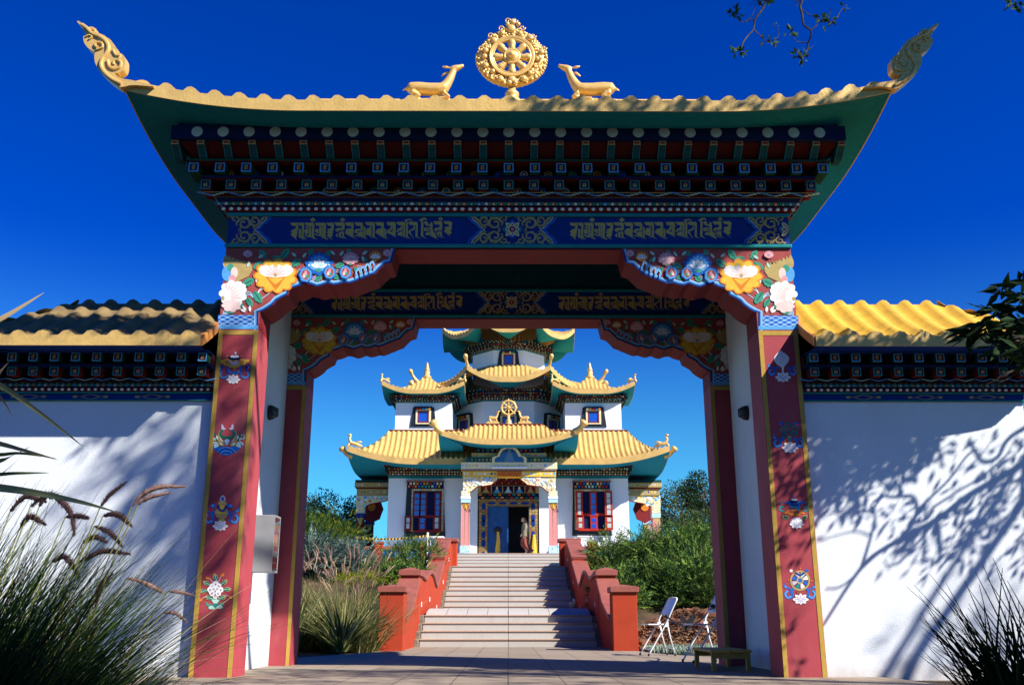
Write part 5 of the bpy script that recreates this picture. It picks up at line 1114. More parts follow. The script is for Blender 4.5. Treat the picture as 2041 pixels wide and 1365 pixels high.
for i in range(5):
    x0 = -1.26 + i*.51; mb.box(x0, x0 + .46, DY - .01, DY + .002, zd(570), zd(484), C['maroon' if i in (0, 4) else 'navy'])
    f = ['tan', 'lblue', 'pblue', 'lblue', 'tan'][i]; cx = x0 + .23
    mb.face([(cx - .15, DY - .014, zd(568)), (cx + .15, DY - .014, zd(568)), (cx + .16, DY - .014, zd(558)), (cx + .09, DY - .014, zd(548)), (cx + .09, DY - .014, zd(532)), (cx + .03, DY - .014, zd(524)), (cx - .03, DY - .014, zd(524)), (cx - .09, DY - .014, zd(532)), (cx - .09, DY - .014, zd(548)), (cx - .16, DY - .014, zd(558))], C[f])
    mb.face([(cx + .05*cos(t), DY - .015, zd(512) + .07*sin(t)) for t in [2*pi*k/10 for k in range(10)]], C['lpink' if i not in (0, 4) else 'tan'])
mb.build('painted_panel', tem)
# porch floor with its three steps and the terrace
tsteps = [(41.2, PZ), (40.85, PZ - .15), (40.5, PZ - .30), (40.15, PZ - .45), (39.8, PZ - .60), (39.45, PZ - .75), (39.1, PZ - .9)]
for k, (y, z) in enumerate(tsteps):
    mb = MB()
    for a, b in ((-2.75 - .0, -.004), (.004, 2.75)): mb.box(a, b, y, y + .4 if k else 46.0, z - (.15 if k else .15), z - .002*k, stone); mb.box(a, b, y - .012, y - .001, z - .03, z - .002*k - .001, nosing)
    mb.build('porch_step', tem)
mb = MB(); mb.box(-8.2, -2.76, 41.6, 55, 1.9, PZ - .02, stone); mb.box(2.76, 8.2, 41.6, 55, 1.9, PZ - .02, stone); mb.build('base_plinth', tem)
# side porticoes
def portico(s):
    w = lambda u, v, Y: W(660 + u/5.054, 850 + v/5.054, Y); YQ = 46.0
    X = lambda u, Y=YQ: -s*w(u, 0, Y).x if s > 0 else w(u, 0, Y).x
    Z = lambda v: w(0, v, YQ).z
    for Y, nm in ((YQ, 0), (YQ + 3.2, 1)):
        cx = s*7.05; hw = .20
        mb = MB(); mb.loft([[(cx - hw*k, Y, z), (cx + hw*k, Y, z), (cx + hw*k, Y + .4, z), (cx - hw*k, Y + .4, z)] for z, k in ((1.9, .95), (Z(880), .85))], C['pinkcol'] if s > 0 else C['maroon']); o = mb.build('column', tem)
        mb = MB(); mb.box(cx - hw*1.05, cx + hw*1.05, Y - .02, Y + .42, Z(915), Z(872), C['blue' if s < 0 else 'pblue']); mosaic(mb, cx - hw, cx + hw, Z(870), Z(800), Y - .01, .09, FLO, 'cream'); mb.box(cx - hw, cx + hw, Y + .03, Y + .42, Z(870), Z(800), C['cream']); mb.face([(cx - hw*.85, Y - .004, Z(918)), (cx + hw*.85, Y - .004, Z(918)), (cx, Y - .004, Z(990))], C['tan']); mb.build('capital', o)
    mb = MB(); a, b = sorted((s*(HX + .0), s*7.35))
    mosaic(mb, a, b, Z(612), Z(566), YQ - .14, .13, FLO, 'tan'); mb.box(a, b, YQ - .1, YQ + 3.7, Z(612), Z(566), C['tan']); mb.box(a + .06, b - .06, YQ - .12, YQ + 3.7, Z(627), Z(613), C['maroon'])
    mosaic(mb, a + (.1 if s < 0 else 0), b - (.1 if s > 0 else 0), Z(690), Z(628), YQ - .06, .15, ['tan','yellow','mblue','cream','navy','white'], 'tan'); mb.box(a + .1, b - .1, YQ - .02, YQ + .4, Z(690), Z(628), C['tan']); mb.box(a, b, YQ, YQ + 3.7, Z(560), Z(535), C['dteal'])
    mb.build('flower_beam', tem)
    L = [(s*7.27, Z(692)), (s*5.56, Z(692)), (s*5.56, Z(715)), (s*5.75, Z(735)), (s*5.95, Z(750)), (s*6.3, Z(762)), (s*6.6, Z(775)), (s*6.82, Z(800)), (s*7.27, Z(800))]
    mb = MB(); mb.prism(L if s > 0 else L, YQ, YQ + .3, C['cream'], C['red']); x0, x1 = sorted((s*5.75, s*7.2))
    for i in range(40):
        x = rt.uniform(5.8, 7.2); v = rt.uniform(697, 735 if x < 6.6 else 790); r = rt.uniform(.04, .09)
        mb.face([(s*x + r*cos(k)*rt.uniform(.7,1.2), YQ - .005 - i*.0004, Z(v) + r*sin(k)*rt.uniform(.7,1.2)) for k in (0, 1.05, 2.1, 3.14, 4.2, 5.24)], C[FLO[rt.randrange(9)]])
    mb.build('carved_bracket', tem)
    mb = MB(); q = W(1000 + 1320/4.64, 850 + 765/4.64, YQ + 2.5); L = []
    for i in range(24): a = 2*pi*i/24; r = .55*(1 + .06*cos(8*a)); L.append((s*abs(q.x) + r*cos(a), q.z + r*1.2*sin(a)))
    mb.prism(L, YQ + 2.4, YQ + 2.5, redin); mb.prism([(s*abs(q.x) + .2*cos(t), q.z + .1 + .2*sin(t)) for t in [2*pi*i/12 for i in range(12)]], YQ + 2.37, YQ + 2.399, C['orange']); mb.build('door_medallion', tem)
portico(-1); portico(1)
# ---- little wheel and deer on the porch roof
w6 = lambda u, v, Y=43.5: W(840 + u/6.003, 680 + v/6.003, Y)
cw = w6(1043, 828); cw.z = max(cw.z, zr_ + .9); tw = thing('wheel_ornament', (cw.x, 43.5, zr_), 'small gilded spoked wheel on a stem above the temple porch roof', 'ornament')
k = .33
mb = MB(); mb.loft([[(cw.x + (k + .05*cos(2*pi*j/8))*cos(2*pi*i/32), 43.5 + .05*sin(2*pi*j/8), cw.z + (k + .05*cos(2*pi*j/8))*sin(2*pi*i/32)) for j in range(8)] for i in range(33)], goldf, cap=False); mb.build('wheel_rim', tw, True)
mb = MB(); mb.ball((cw.x, 43.5, cw.z), (.10, .09, .10), goldf, 12, 8); mb.build('hub', tw, True)
for i in range(8):
    a = i*pi/4; mb = MB(); mb.tube([(cw.x + r*cos(a), 43.5, cw.z + r*sin(a)) for r in (.08, .16, .23, .31, .38, .42)], [.025, .04, .025, .035, .035, .02], goldf, 8); mb.build('spoke', tw, True)
mb = MB(); mb.lathe((cw.x, 43.5, zr_), [(.24, 0), (.22, .1), (.12, .22), (.15, .28), (.07, .34), (.06, cw.z - zr_ - .33)], goldf, 14); mb.build('pedestal', tw, True)
ctr = (cen.x - .63, 10.3, 5.95)
for s in (-1, 1):
    src = DM if s < 0 else mirror(DM); q = MB(); q.f, q.i, q.m = src.f, src.i, src.m; bx = zw(300, 790).x * (1 if s < 0 else -1); bz = zw(300, 800).z
    q.v = [((x - bx)*.82 + cw.x + s*.74, (y - 10.3)*.9 + 43.5, (z - bz)*1.05 + zr_ + .2) for x, y, z in src.v]
    q.box(cw.x + s*.74 - .30, cw.x + s*.74 + .30, 43.3, 43.7, zr_ + .02, zr_ + .2, goldf)
    tag(remesh(q.build('deer_statue'), .014), ('small gilded deer resting left of the wheel above the temple porch' if s < 0 else 'small gilded deer resting right of the wheel above the temple porch'), 'statue', 'gilded deer on the temple porch roof')
# ---- terrace balustrade left and right
def balus(s):
    t = thing('balustrade', (s*4.5, 37, 2), 'low red terrace balustrade with blue panels ' + ('behind the left hand shrubs' if s < 0 else 'behind the big green juniper right of the steps'), 'balustrade', 'terrace balustrades')
    mb = MB(); a, b = sorted((s*2.0, s*8.2)); mb.box(a, b, 37, 37.25, 3.08, 3.2, capr); mb.build('top_rail', t)
    mb = MB(); mb.box(a, b, 37.06, 37.18, 2.75, 3.06, C['mblue']); mb.box(a, b, 37.05, 37.2, 1.9, 2.74, railr); mb.build('panel', t)
    for x in (2.3, 3.2, 4.93, 6.6, 8.2):
        mb = MB(); mb.box(s*x - .17, s*x + .17, 36.95, 37.3, 1.9, 3.30, railr); mb.box(s*x - .2, s*x + .2, 36.92, 37.33, 3.302, 3.38, capr); mb.build('post', t)
balus(-1); balus(1)
# ---------------------------------------------------------------- things in and around the gate passage
def lamp(s):
    q = WX(535, 822, -GWX); t = thing('wall_lamp', (s*GWX, q.y, q.z), 'dark caged oval lamp on the white passage wall ' + ('above the grey notice box' if s < 0 else 'on the right, above the bench'), 'lamp', 'caged passage lamps')
    X = lambda d: s*(GWX - d)
    mb = MB(); mb.loft([[(X(d), q.y + .062*k*cos(a), q.z + .085*k*sin(a)) for a in [2*pi*i/18 for i in range(18)]] for d, k in ((.002, 1), (.03, 1), (.045, .9), (.045, .75))], darkm); bevel(mb.build('base', t), .008)
    mb = MB(); mb.loft([[(X(d), q.y + .048*k*cos(a), q.z + .068*k*sin(a)) for a in [2*pi*i/16 for i in range(16)]] for d, k in ((.045, 1), (.065, .97), (.085, .8), (.097, .5), (.102, .15))], MAT('lamp_glass', (.10,.10,.09), .2)); mb.build('glass', t, True)
    mb = MB()
    for dz in (-.035, 0, .035): mb.tube([(X(.045), q.y - .05, q.z + dz), (X(.10), q.y - .03, q.z + dz), (X(.10), q.y + .03, q.z + dz), (X(.045), q.y + .05, q.z + dz)], .006, darkm, 6)
    mb.tube([(X(.045), q.y, q.z - .075), (X(.108), q.y, q.z - .04), (X(.108), q.y, q.z + .04), (X(.045), q.y, q.z + .075)], .006, darkm, 6); mb.build('cage', t)
lamp(-1); lamp(1)
t = thing('notice_box', (-GWX, 10.0, 1.2), 'grey metal notice box with a glazed side hanging on the left passage wall', 'notice box')
x0, x1, y0, y1, z0, z1 = -GWX + .002, -2.385, 9.90, 10.16, .955, 1.525
mb = MB(); mb.box(x0, x1 - .012, y0, y1, z0, z1, steel); bevel(mb.build('case', t), .004, 1)
mb = MB(); 
for a in ((y0, y0+.018, z0, z1), (y1-.018, y1, z0, z1), (y0+.018, y1-.018, z1-.02, z1), (y0+.018, y1-.018, z0, z0+.02)): mb.box(x1 - .012, x1, *a, steel)
mb.build('frame', t)
mb = MB(); rb = random.Random(5)
for i in range(9): zc = z0 + .05 + i*.055; mb.box(x1 - .011, x1 - .009, y0 + .03, y1 - .03, zc, zc + rb.uniform(.03, .05), C[['red','maroon','teal','dgreen','tan','orange','red','orange','dgreen'][i]])
mb.build('leaflets', t)
pg = MAT('pane_glass', (.8,.9,.9), .02, spec=.5); pg.node_tree.nodes['Principled BSDF'].inputs['Transmission Weight'].default_value = 1.0
mb = MB(); mb.box(x1 - .006, x1 - .003, y0 + .018, y1 - .018, z0 + .02, z1 - .02, pg); mb.build('pane', t)
# folding chairs
def chair(name, loc, rot, lab, k=1.0):
    t = thing(name, (0, 0, 0), lab, 'chair', 'folding chairs by the gate'); g_ = 0.011
    for d in (-1, 1):
        y = d*.20
        mb = MB(); mb.tube(crom([(0, y, .02), (.14, y, .235), (.28, y, .45), (.38, y, .64), (.455, y*.98, .775), (.47, y*.8, .80)], 4), g_, chairm, 8); mb.build('side_frame', t, True)
        mb = MB(); mb.tube([(.295, y*.86, .50), (.335, y*.86, .27), (.40, y*.86, .02)], g_, chairm, 8); mb.build('rear_leg', t, True)
        for x, yy in ((-.002, y), (.402, y*.86)):
            mb = MB(); mb.lathe((x, yy, 0), [(.014, 0), (.016, .012), (.013, .035)], darkm, 8); mb.build('foot_cap', t)
        mb = MB(); mb.box(.27, .32, y*.86 - .012, y*.86 + .012, .40, .47, chairm); mb.build('hinge', t)
    mb = MB(); mb.tube([(.46, -.17, .805), (.462, 0, .812), (.46, .17, .805)], g_, chairm, 8); mb.build('top_bar', t, True)
    for x_, z_ in ((.05, .09), (.385, .10)): mb = MB(); mb.tube([(x_, -.18, z_), (x_, .18, z_)], .008, chairm, 8); mb.build('crossbar', t, True)
    mb = MB(); mb.loft([[(.335 + .125*v - .01*cos(u*1.4), .185*u, .57 + .225*v) for u in (-1, -.5, 0, .5, 1)] for v in (0, .33, .66, 1)] , chairm, cap=False, close=False)
    mb.loft([[(.345 + .125*v - .01*cos(u*1.4), .185*u, .57 + .225*v) for u in (-1, -.5, 0, .5, 1)] for v in (0, .33, .66, 1)], chairm, cap=False, close=False); mb.build('backrest', t, True)
    mb = MB(); mb.box(.015, .31, -.175, .175, .425, .442, chairm); bevel(mb.build('seat', t), .008, 2)
    t.location = loc; t.rotation_euler = (0, 0, rot); t.scale = (k, k, k); return t
q = W(1282, 1304, 14.7); chair('folding_chair', (q.x, 14.55, 0), radians(10), 'white folding chair standing in the sun in front of the rocks', 1.0)
q = W(1372, 1320, 12.1); chair('folding_chair', (q.x, 12.1, 0), radians(8), 'folding chair in shade, half hidden behind the right rear gate pillar', 1.02)
rp = [W(1329, 1228, 14.4), W(1345, 1240, 13.9), W(1362, 1245, 13.5), W(1378, 1246, 13.2), W(1400, 1232, 12.7), W(1421, 1208, 12.15)]
mb = MB(); mb.tube(crom([tuple(a) for a in rp], 5), .013, black, 7); 
for e in (rp[0], rp[-1]): mb.ball(e, (.035, .035, .03), black, 8, 5)
tag(mb.build('rope', smooth=True), 'black rope slung between the two folding chairs', 'rope')
mb = MB(); L = [(1358,1222),(1363,1229),(1369,1236),(1376,1229),(1382,1221),(1384,1233),(1380,1243),(1376,1253),(1364,1253),(1362,1243),(1356,1235)]
P = [(W(a, b, 13.38).x, W(a, b, 13.38).z) for a, b in L]; mb.prism(P, 13.36, 13.40, black); tag(mb.build('hanging_cloth'), 'ragged black cloth hung over the middle of the black rope', 'cloth')
# bench
t = thing('bench', (2.3, 10.5, 0), 'low yellow wooden bench beside the right rear gate pillar', 'bench')
bx0, bx1, by0, by1, bz = 2.03, 2.44, 10.08, 11.02, .205
for i in range(2):
    mb = MB(); a = bx0 + (bx1 - bx0)*(i*.51 + .0); mb.box(a, a + (bx1 - bx0)*.49, by0 - .03, by1 + .03, bz - .028, bz, wood); bevel(mb.build('seat_plank', t), .004)
for x in (bx0 + .01, bx1 - .055):
    for y in (by0, by1 - .045): mb = MB(); mb.box(x, x + .045, y, y + .045, 0, bz - .029, wood); bevel(mb.build('leg', t), .003)
for y in (by0 + .005, by1 - .04): mb = MB(); mb.box(bx0 + .056, bx1 - .056, y, y + .03, bz - .085, bz - .03, wood); mb.build('apron', t)
# barrier tape and its post on the terrace
p0, p1 = W(706, 1072, 37.4), W(852, 1069, 36.9)
mb = MB()
for i in range(44):
    a = p0.lerp(p1, i/44); b = p0.lerp(p1, (i+1)/44); sg = -.10*sin(pi*(i/44)); sg2 = -.10*sin(pi*((i+1)/44))
    m_ = C['yellow'] if i % 2 else black; mb.loft([[(a.x, a.y, a.z + sg), (a.x, a.y, a.z + sg + .07), (a.x, a.y+.004, a.z + sg + .07), (a.x, a.y+.004, a.z + sg)], [(b.x, b.y, b.z + sg2), (b.x, b.y, b.z + sg2 + .07), (b.x, b.y+.004, b.z + sg2 + .07), (b.x, b.y+.004, b.z + sg2)]], m_)
tag(mb.build('barrier_tape'), 'black and yellow striped barrier tape across the terrace left of the stairs', 'tape')
mb = MB(); mb.lathe((p1.x, p1.y + .04, 2.0), [(.16, 0), (.16, .04), (.035, .06), (.035, p1.z - 1.9), (.045, p1.z - 1.88), (.02, p1.z - 1.84)], C['white'], 12); tag(mb.build('barrier_post', smooth=False), 'white barrier post holding the striped tape behind the left parapet', 'post')
def tbl(xa, xb, py, lab):
    a, b = W(xa, py, 39.0), W(xb, py, 39.0); t = thing('folding_table', (a.x, 39, 2), lab, 'table', 'white tables on the terrace')
    mb = MB(); mb.box(a.x, b.x, 39, 39.6, a.z - .05, a.z, C['white']); mb.build('table_top', t)
    for x in (a.x + .04, b.x - .04):
        for y in (39.05, 39.55): mb = MB(); mb.tube([(x, y, 2.0), (x, y, a.z - .05)], .02, chairm, 6); mb.build('leg', t)
tbl(856, 884, 1068, 'white table on the terrace behind the left parapet'); tbl(1151, 1180, 1067, 'white table on the terrace behind the right parapet')
q = WX(1141, 1212, 1.50); mb = MB(); rr = random.Random(2)
base = W(1140, 1207, 25.6)
for (a, b) in (((1137,1211),(1137,1199)), ((1139,1210),(1142,1196)), ((1143,1209),(1144,1197)), ((1141,1204),(1147,1198)), ((1142,1199),(1146,1193)), ((1136,1206),(1140,1200))):
    A, B = W(*a, 25.6), W(*b, 25.6); d = B - A; n_ = Vector((-d.z, 0, d.x)).normalized()*.05; mid = (A + B)/2 + Vector((0, -.05, .02)); mb.face([A, mid - n_, B, mid + n_], C['cream'] if a[0] % 2 else C['white'])
tag(mb.build('fallen_blossom'), 'pale cream blossom lying on the shaded steps by the right parapet', 'blossom')
# ---------------------------------------------------------------- person at the temple door
skin = MAT('skin', (.55,.32,.22), .55, var=.05); hairm = MAT('blond_hair', (.30,.165,.06), .5, var=.3, scale=30); knit = MAT('beige_knit', (.25,.215,.145), .85, var=.12, scale=40, bump=.4, bscale=120); skirtm = MAT('maroon_cloth', (.20,.045,.032), .8, var=.2, scale=8)
PYY = 43.0
def pp(u, v, d=0): q = z5(u, v, PYY); return (q.x, PYY + d, q.z)
ftz = PZ + .0
per = thing('person', (pp(860, 1300)[0], PYY, PZ), 'long haired person in beige sweater and maroon skirt walking past the temple door', 'person')
mb = MB()
mb.tube([pp(843,1105), pp(846,1050), pp(850,1000), pp(852,960), pp(846,938), pp(838,925)], [.135, .12, .14, .15, .085, .05], skin, 12, flat=1.2)
mb.tube([pp(842,936), pp(834,915)], [.05, .05], skin, 10)
mb.ball(pp(826,903), (.088, .078, .115), skin, 14, 10); mb.tube([pp(808,905), pp(801,909), pp(804,914)], [.018, .016, .012], skin, 8); mb.ball(pp(811,920), (.035, .03, .03), skin)
for d in (-.072, .072): mb.ball(pp(832,906,d), (.018, .012, .03), skin, 8, 5)
for d in (-.1, .1):                                          # arms hanging back to the sides, hands gathering the skirt
    mb.tube([pp(858,955,d*1.5), pp(852,1010,d*1.9), pp(832,1062,d*1.8), pp(806,1088,d*1.5)], [.052, .045, .036, .026], skin, 10)
    mb.tube([pp(808,1086,d*1.5), pp(796,1097,d*1.5)], [.03, .026], skin, 8)
    for j in range(4): mb.tube([pp(798,1094,d*1.5 + (j-1.5)*.017), pp(790 - (j % 2)*2,1103 + j,d*1.5 + (j-1.5)*.018), pp(793,1112 + j,d*1.5 + (j-1.5)*.016)], [.0095, .009, .008], skin, 6)
    mb.tube([pp(801,1094,d*1.3), pp(803,1104,d*1.25), pp(800,1110,d*1.25)], [.011, .010, .008], skin, 6)
for d, L in ((-.09, [(838,1105),(830,1185),(850,1240),(862,1290)]), (.09, [(848,1105),(868,1190),(905,1250),(935,1280)])):
    mb.tube([pp(*p_, d) for p_ in L], [.085, .065, .05, .036], skin, 10)
    e = L[-1]; mb.tube([pp(e[0]+14, e[1]-12, d), pp(e[0], e[1]+12, d), pp(e[0]-16, e[1]+26, d)], [.036, .04, .028], skin, 8)
body = remesh(mb.build('body', per), .0085, 4)
mb = MB()
for d in (-.03, .03): mb.ball(pp(804.5,901,d), (.008, .011, .011), C['white'], 8, 6); mb.ball(pp(802.8,901,d), (.005, .006, .006), black, 8, 6)
mb.build('eyes', per); mb = MB(); mb.tube([pp(803,918,-.018), pp(802,918.5,0), pp(803,918,.018)], .006, C['pinkcol'], 6); mb.build('mouth', per)
mb = MB(); mb.tube([pp(843,1114), pp(844,1060), pp(852,1000), pp(856,962), pp(852,942), pp(845,935)], [.16, .15, .165, .175, .12, .07], knit, 14, flat=1.22)
for d in (-.1, .1): mb.tube([pp(858,952,d*1.35), pp(853,1010,d*1.95), pp(832,1062,d*1.85), pp(812,1082,d*1.55)], [.075, .066, .056, .044], knit, 10)
remesh(mb.build('sweater', per), .014, 4)
mb = MB(); rings = []
for v, u0, u1, w_ in ((1108, 812, 880, .16), (1140, 795, 884, .18), (1180, 788, 890, .20), (1220, 800, 905, .20), (1255, 830, 928, .19), (1285, 858, 950, .17)):
    a, b = pp(u0, v), pp(u1, v); cx = (a[0]+b[0])/2; hw = (b[0]-a[0])/2
    rings.append([(cx + hw*cos(t)*(1 + .06*sin(6*t)), PYY + w_*sin(t)*(1 + .1*sin(7*t)), a[2] + .02*sin(5*t)) for t in [2*pi*i/40 for i in range(40)]])
mb.loft(rings, skirtm, cap=False); mb.build('skirt', per, True)
mb = MB(); rh = random.Random(4)
for i in range(150):
    a = rh.uniform(-1, 1); b = rh.uniform(0, 1); u0 = 812 + 32*b + rh.uniform(-4, 4)
    mb.tube([pp(u0, 880 + 8*abs(a) + rh.uniform(-3, 5), a*.07), pp(838 + 12*b, 896 + rh.uniform(-6, 6), a*.098), pp(852 + 16*b, 930 + rh.uniform(-8, 8), a*.11), pp(866 + 16*b, 965 + rh.uniform(-8, 8), a*.10), pp(874 + 14*b, 995 + rh.uniform(-12, 14), a*.07)], [.012, .017, .016, .013, .004], hairm, 5)
mb.build('hair', per)
# ---------------------------------------------------------------- vegetation
rv = random.Random(21)
def rdir(r=rv):
    z = r.uniform(-1, 1); a = r.uniform(0, 2*pi); q = sqrt(1 - z*z); return Vector((q*cos(a), q*sin(a), z))
def leafcard(mb, p, d, L, w, m, r=rv, fold=.15):
    d = d.normalized(); s = d.cross(rdir(r)); 
    if s.length < .01: return
    s = s.normalized()*w*.5; n = d.cross(s).normalized()*w*fold; mid = p + d*L*.45
    k = len(mb.v); mb.v += [tuple(p), tuple(mid + s + n), tuple(p + d*L), tuple(mid - s + n)]; q = mb.mi(m)
    mb.f.append((k, k+1, k+2)); mb.i.append(q); mb.f.append((k, k+2, k+3)); mb.i.append(q)
def blade(mb, base, d, L, w, m, droop=.5, seg=5, r=rv):
    p = Vector(base); d = Vector(d).normalized(); s = d.cross(Vector((rv.uniform(-1,1), rv.uniform(-1,1), .2)));  s = s.normalized(); pts = []
    for i in range(seg + 1):
        ww = w*.5*(1 - (i/seg)**1.6)+.0004; pts.append([tuple(p - s*ww), tuple(p + s*ww)]); p = p + d*(L/seg); d = (d + Vector((0,0,-droop/seg))).normalized()
    mb.loft(pts, m, cap=False, close=False); return p, d
def juniper(name, lab, c, r, n, mats, group=None, fl=.34, up=.55, seedn=0):
    t = thing(name, c, lab, 'shrub', group); rr = random.Random(seedn + 5); c = Vector(c); mb = MB(); st_ = MB()
    for i in range(14):
        a = rr.uniform(0, 2*pi); e = Vector((cos(a)*r[0]*.6, sin(a)*r[1]*.6, r[2]*rr.uniform(.4, .8))); st_.tube([c + Vector((0,0,-.2)), c + e*.5, c + e], [.05, .03, .012], bark, 5)
    lob = [(Vector((rr.uniform(-.75,.75)*r[0], rr.uniform(-.75,.75)*r[1], rr.uniform(.15,.72)*r[2])), rr.uniform(.35,.6)) for _ in range(16)]
    for i in range(n):
        lc, lr = lob[rr.randrange(16)]; q = rdir(rr); 
        if q.z < -.3: q.z = -q.z*.5
        p = c + lc + Vector((q.x*r[0], q.y*r[1], q.z*r[2]))*lr*rr.uniform(.55, 1.0); o = Vector((q.x, q.y, q.z*.7 + up)).normalized() + rdir(rr)*.25
        o.normalize(); L = fl*rr.uniform(.6, 1.25); m = mats[min(2, int(rr.random()**1.2*3))]
        side = o.cross(rdir(rr)).normalized(); nn = side.cross(o)
        for j in range(13):
            f = j/13; b = p + o*L*f + Vector((0,0,-.10*L*f*f)); s_ = (-1)**j; leafcard(mb, b, o*.8 + (side*s_ + nn*rr.uniform(-.4,.4))*(.75*(1 - f*.6)), L*.30*(1 - f*.5), L*.075, m, rr)
    st_.build('stem', t); mb.build('foliage', t); return t
G1 = 'green junipers on the bank right of the stairs'
for i, (px, py, Y, rx, rz, ry, n, lab) in enumerate((
    (1252,1130,28,1.15,1.25,1.0,1500,'feathery green juniper right behind the right parapet, below the red window'), (1345,1108,28.5,1.5,1.4,1.2,1800,'tallest feathery green juniper, under the right portico column'),
    (1310,1175,23.2,1.15,1.05,.9,1300,'low juniper just above the red rocks'), (1402,1165,22.6,1.0,1.35,.9,1300,'juniper next to the right rear gate pillar'), (1236,1188,22.2,.5,.8,.6,600,'narrow juniper tucked beside the right parapet pier'))):
    q = W(px, py, Y); juniper('juniper', lab, (q.x, Y, q.z - rz*.62), (rx, ry, rz*1.15), int(n*1.9), JG, G1, .30, .12, i)
for i, (px, py, Y, rx, rz, ry, n, mats, lab, fl) in enumerate((
    (668,1122,26.5,1.35,.95,1.0,1500,BG,'blue grey juniper left of the stairs with silvery feathery tips',.42), (822,1118,27.5,.85,.95,.8,1100,JG,'rounded grey green juniper behind the left parapet',.26),
    (790,1150,24,.8,.55,.7,700,JG,'low spreading juniper at the foot of the rounded one, left of the parapet',.3), (805,1166,21.8,.32,.26,.3,420,YG,'small golden yellow conifer beside the left parapet pier',.13),
    (716,1158,22.5,.5,.3,.4,420,YG,'yellow green dwarf conifer among the tall grasses',.16), (628,1062,34,1.5,1.3,1.2,1500,[LG[0], LG[1], YG[1]],'bright green upright conifer at the left, below the far tree',.30), (590,1070,33,1.2,1.5,1.2,900,LG,'dark conifer half hidden by the left rear gate pillar',.3))):
    q = W(px, py, Y); juniper('juniper' if mats is not YG else 'dwarf_conifer', lab, (q.x, Y, q.z - rz*.6), (rx, ry, rz*1.15), n, mats, None, fl, .5, i + 20)
def tree(name, lab, base, h, cr, n, mats, leaf, seedn, group=None, lobes=12, trunk=.12, shape=1.0):
    rr = random.Random(seedn); t = thing(name, base, lab, 'tree', group); b = Vector(base); tr = MB(); cw_ = MB(); top = b + Vector((0, 0, h - cr*shape))
    tr.tube([b, b + Vector((.1, 0, h*.3)), top], [trunk, trunk*.75, trunk*.4], bark, 8); tr_o = None
    for i in range(lobes):
        q = rdir(rr); c = top + Vector((q.x*cr*.75, q.y*cr*.75, q.z*cr*.75*shape)); rad = cr*rr.uniform(.28, .5)
        tr.tube([b + Vector((.05, 0, h*rr.uniform(.3, .6))), (top + c)/2, c], [trunk*.4, trunk*.22, .01], bark, 5)
        for j in range(n // lobes):
            d = rdir(rr); p = c + d*rad*(rr.random()**.45); leafcard(cw_, p, d + rdir(rr)*.9 + Vector((0,0,.2)), leaf*rr.uniform(.6, 1.3), leaf*.42, mats[min(2, int(rr.random()*3))], rr)
    tr.build('trunk', t); cw_.build('crown', t); return t
EU = [leafm('olive_dark', (.035,.055,.022)), leafm('olive', (.07,.10,.035)), leafm('olive_light', (.12,.15,.06))]
q = W(672, 1020, 50); tree('broadleaf_tree', 'loose olive green tree behind the left portico', (q.x, 50, 2), 5.2, 1.7, 5200, EU, .16, 1, lobes=16)
q = W(610, 1035, 52); tree('broadleaf_tree', 'loose olive tree half hidden behind the left rear gate pillar', (q.x, 52, 2), 4.6, 1.8, 4200, EU, .17, 2, lobes=14)
q = W(1358, 1020, 50); tree('broadleaf_tree', 'loose olive green tree rising behind the right portico and junipers', (q.x, 50, 2), 5.4, 1.6, 5200, EU, .16, 3, lobes=16)
q = W(1420, 1010, 46); tree('broadleaf_tree', 'dark tree at the edge of the right rear gate pillar', (q.x, 46, 2), 5.6, 1.5, 4200, [LG[0], LG[0], EU[0]], .16, 4, lobes=12)
q = W(1396, 1050, 44); tree('broadleaf_tree', 'green bushy tree between the portico and the dark tree at right', (q.x, 44, 2), 3.3, 1.4, 3600, EU, .15, 5, lobes=12)
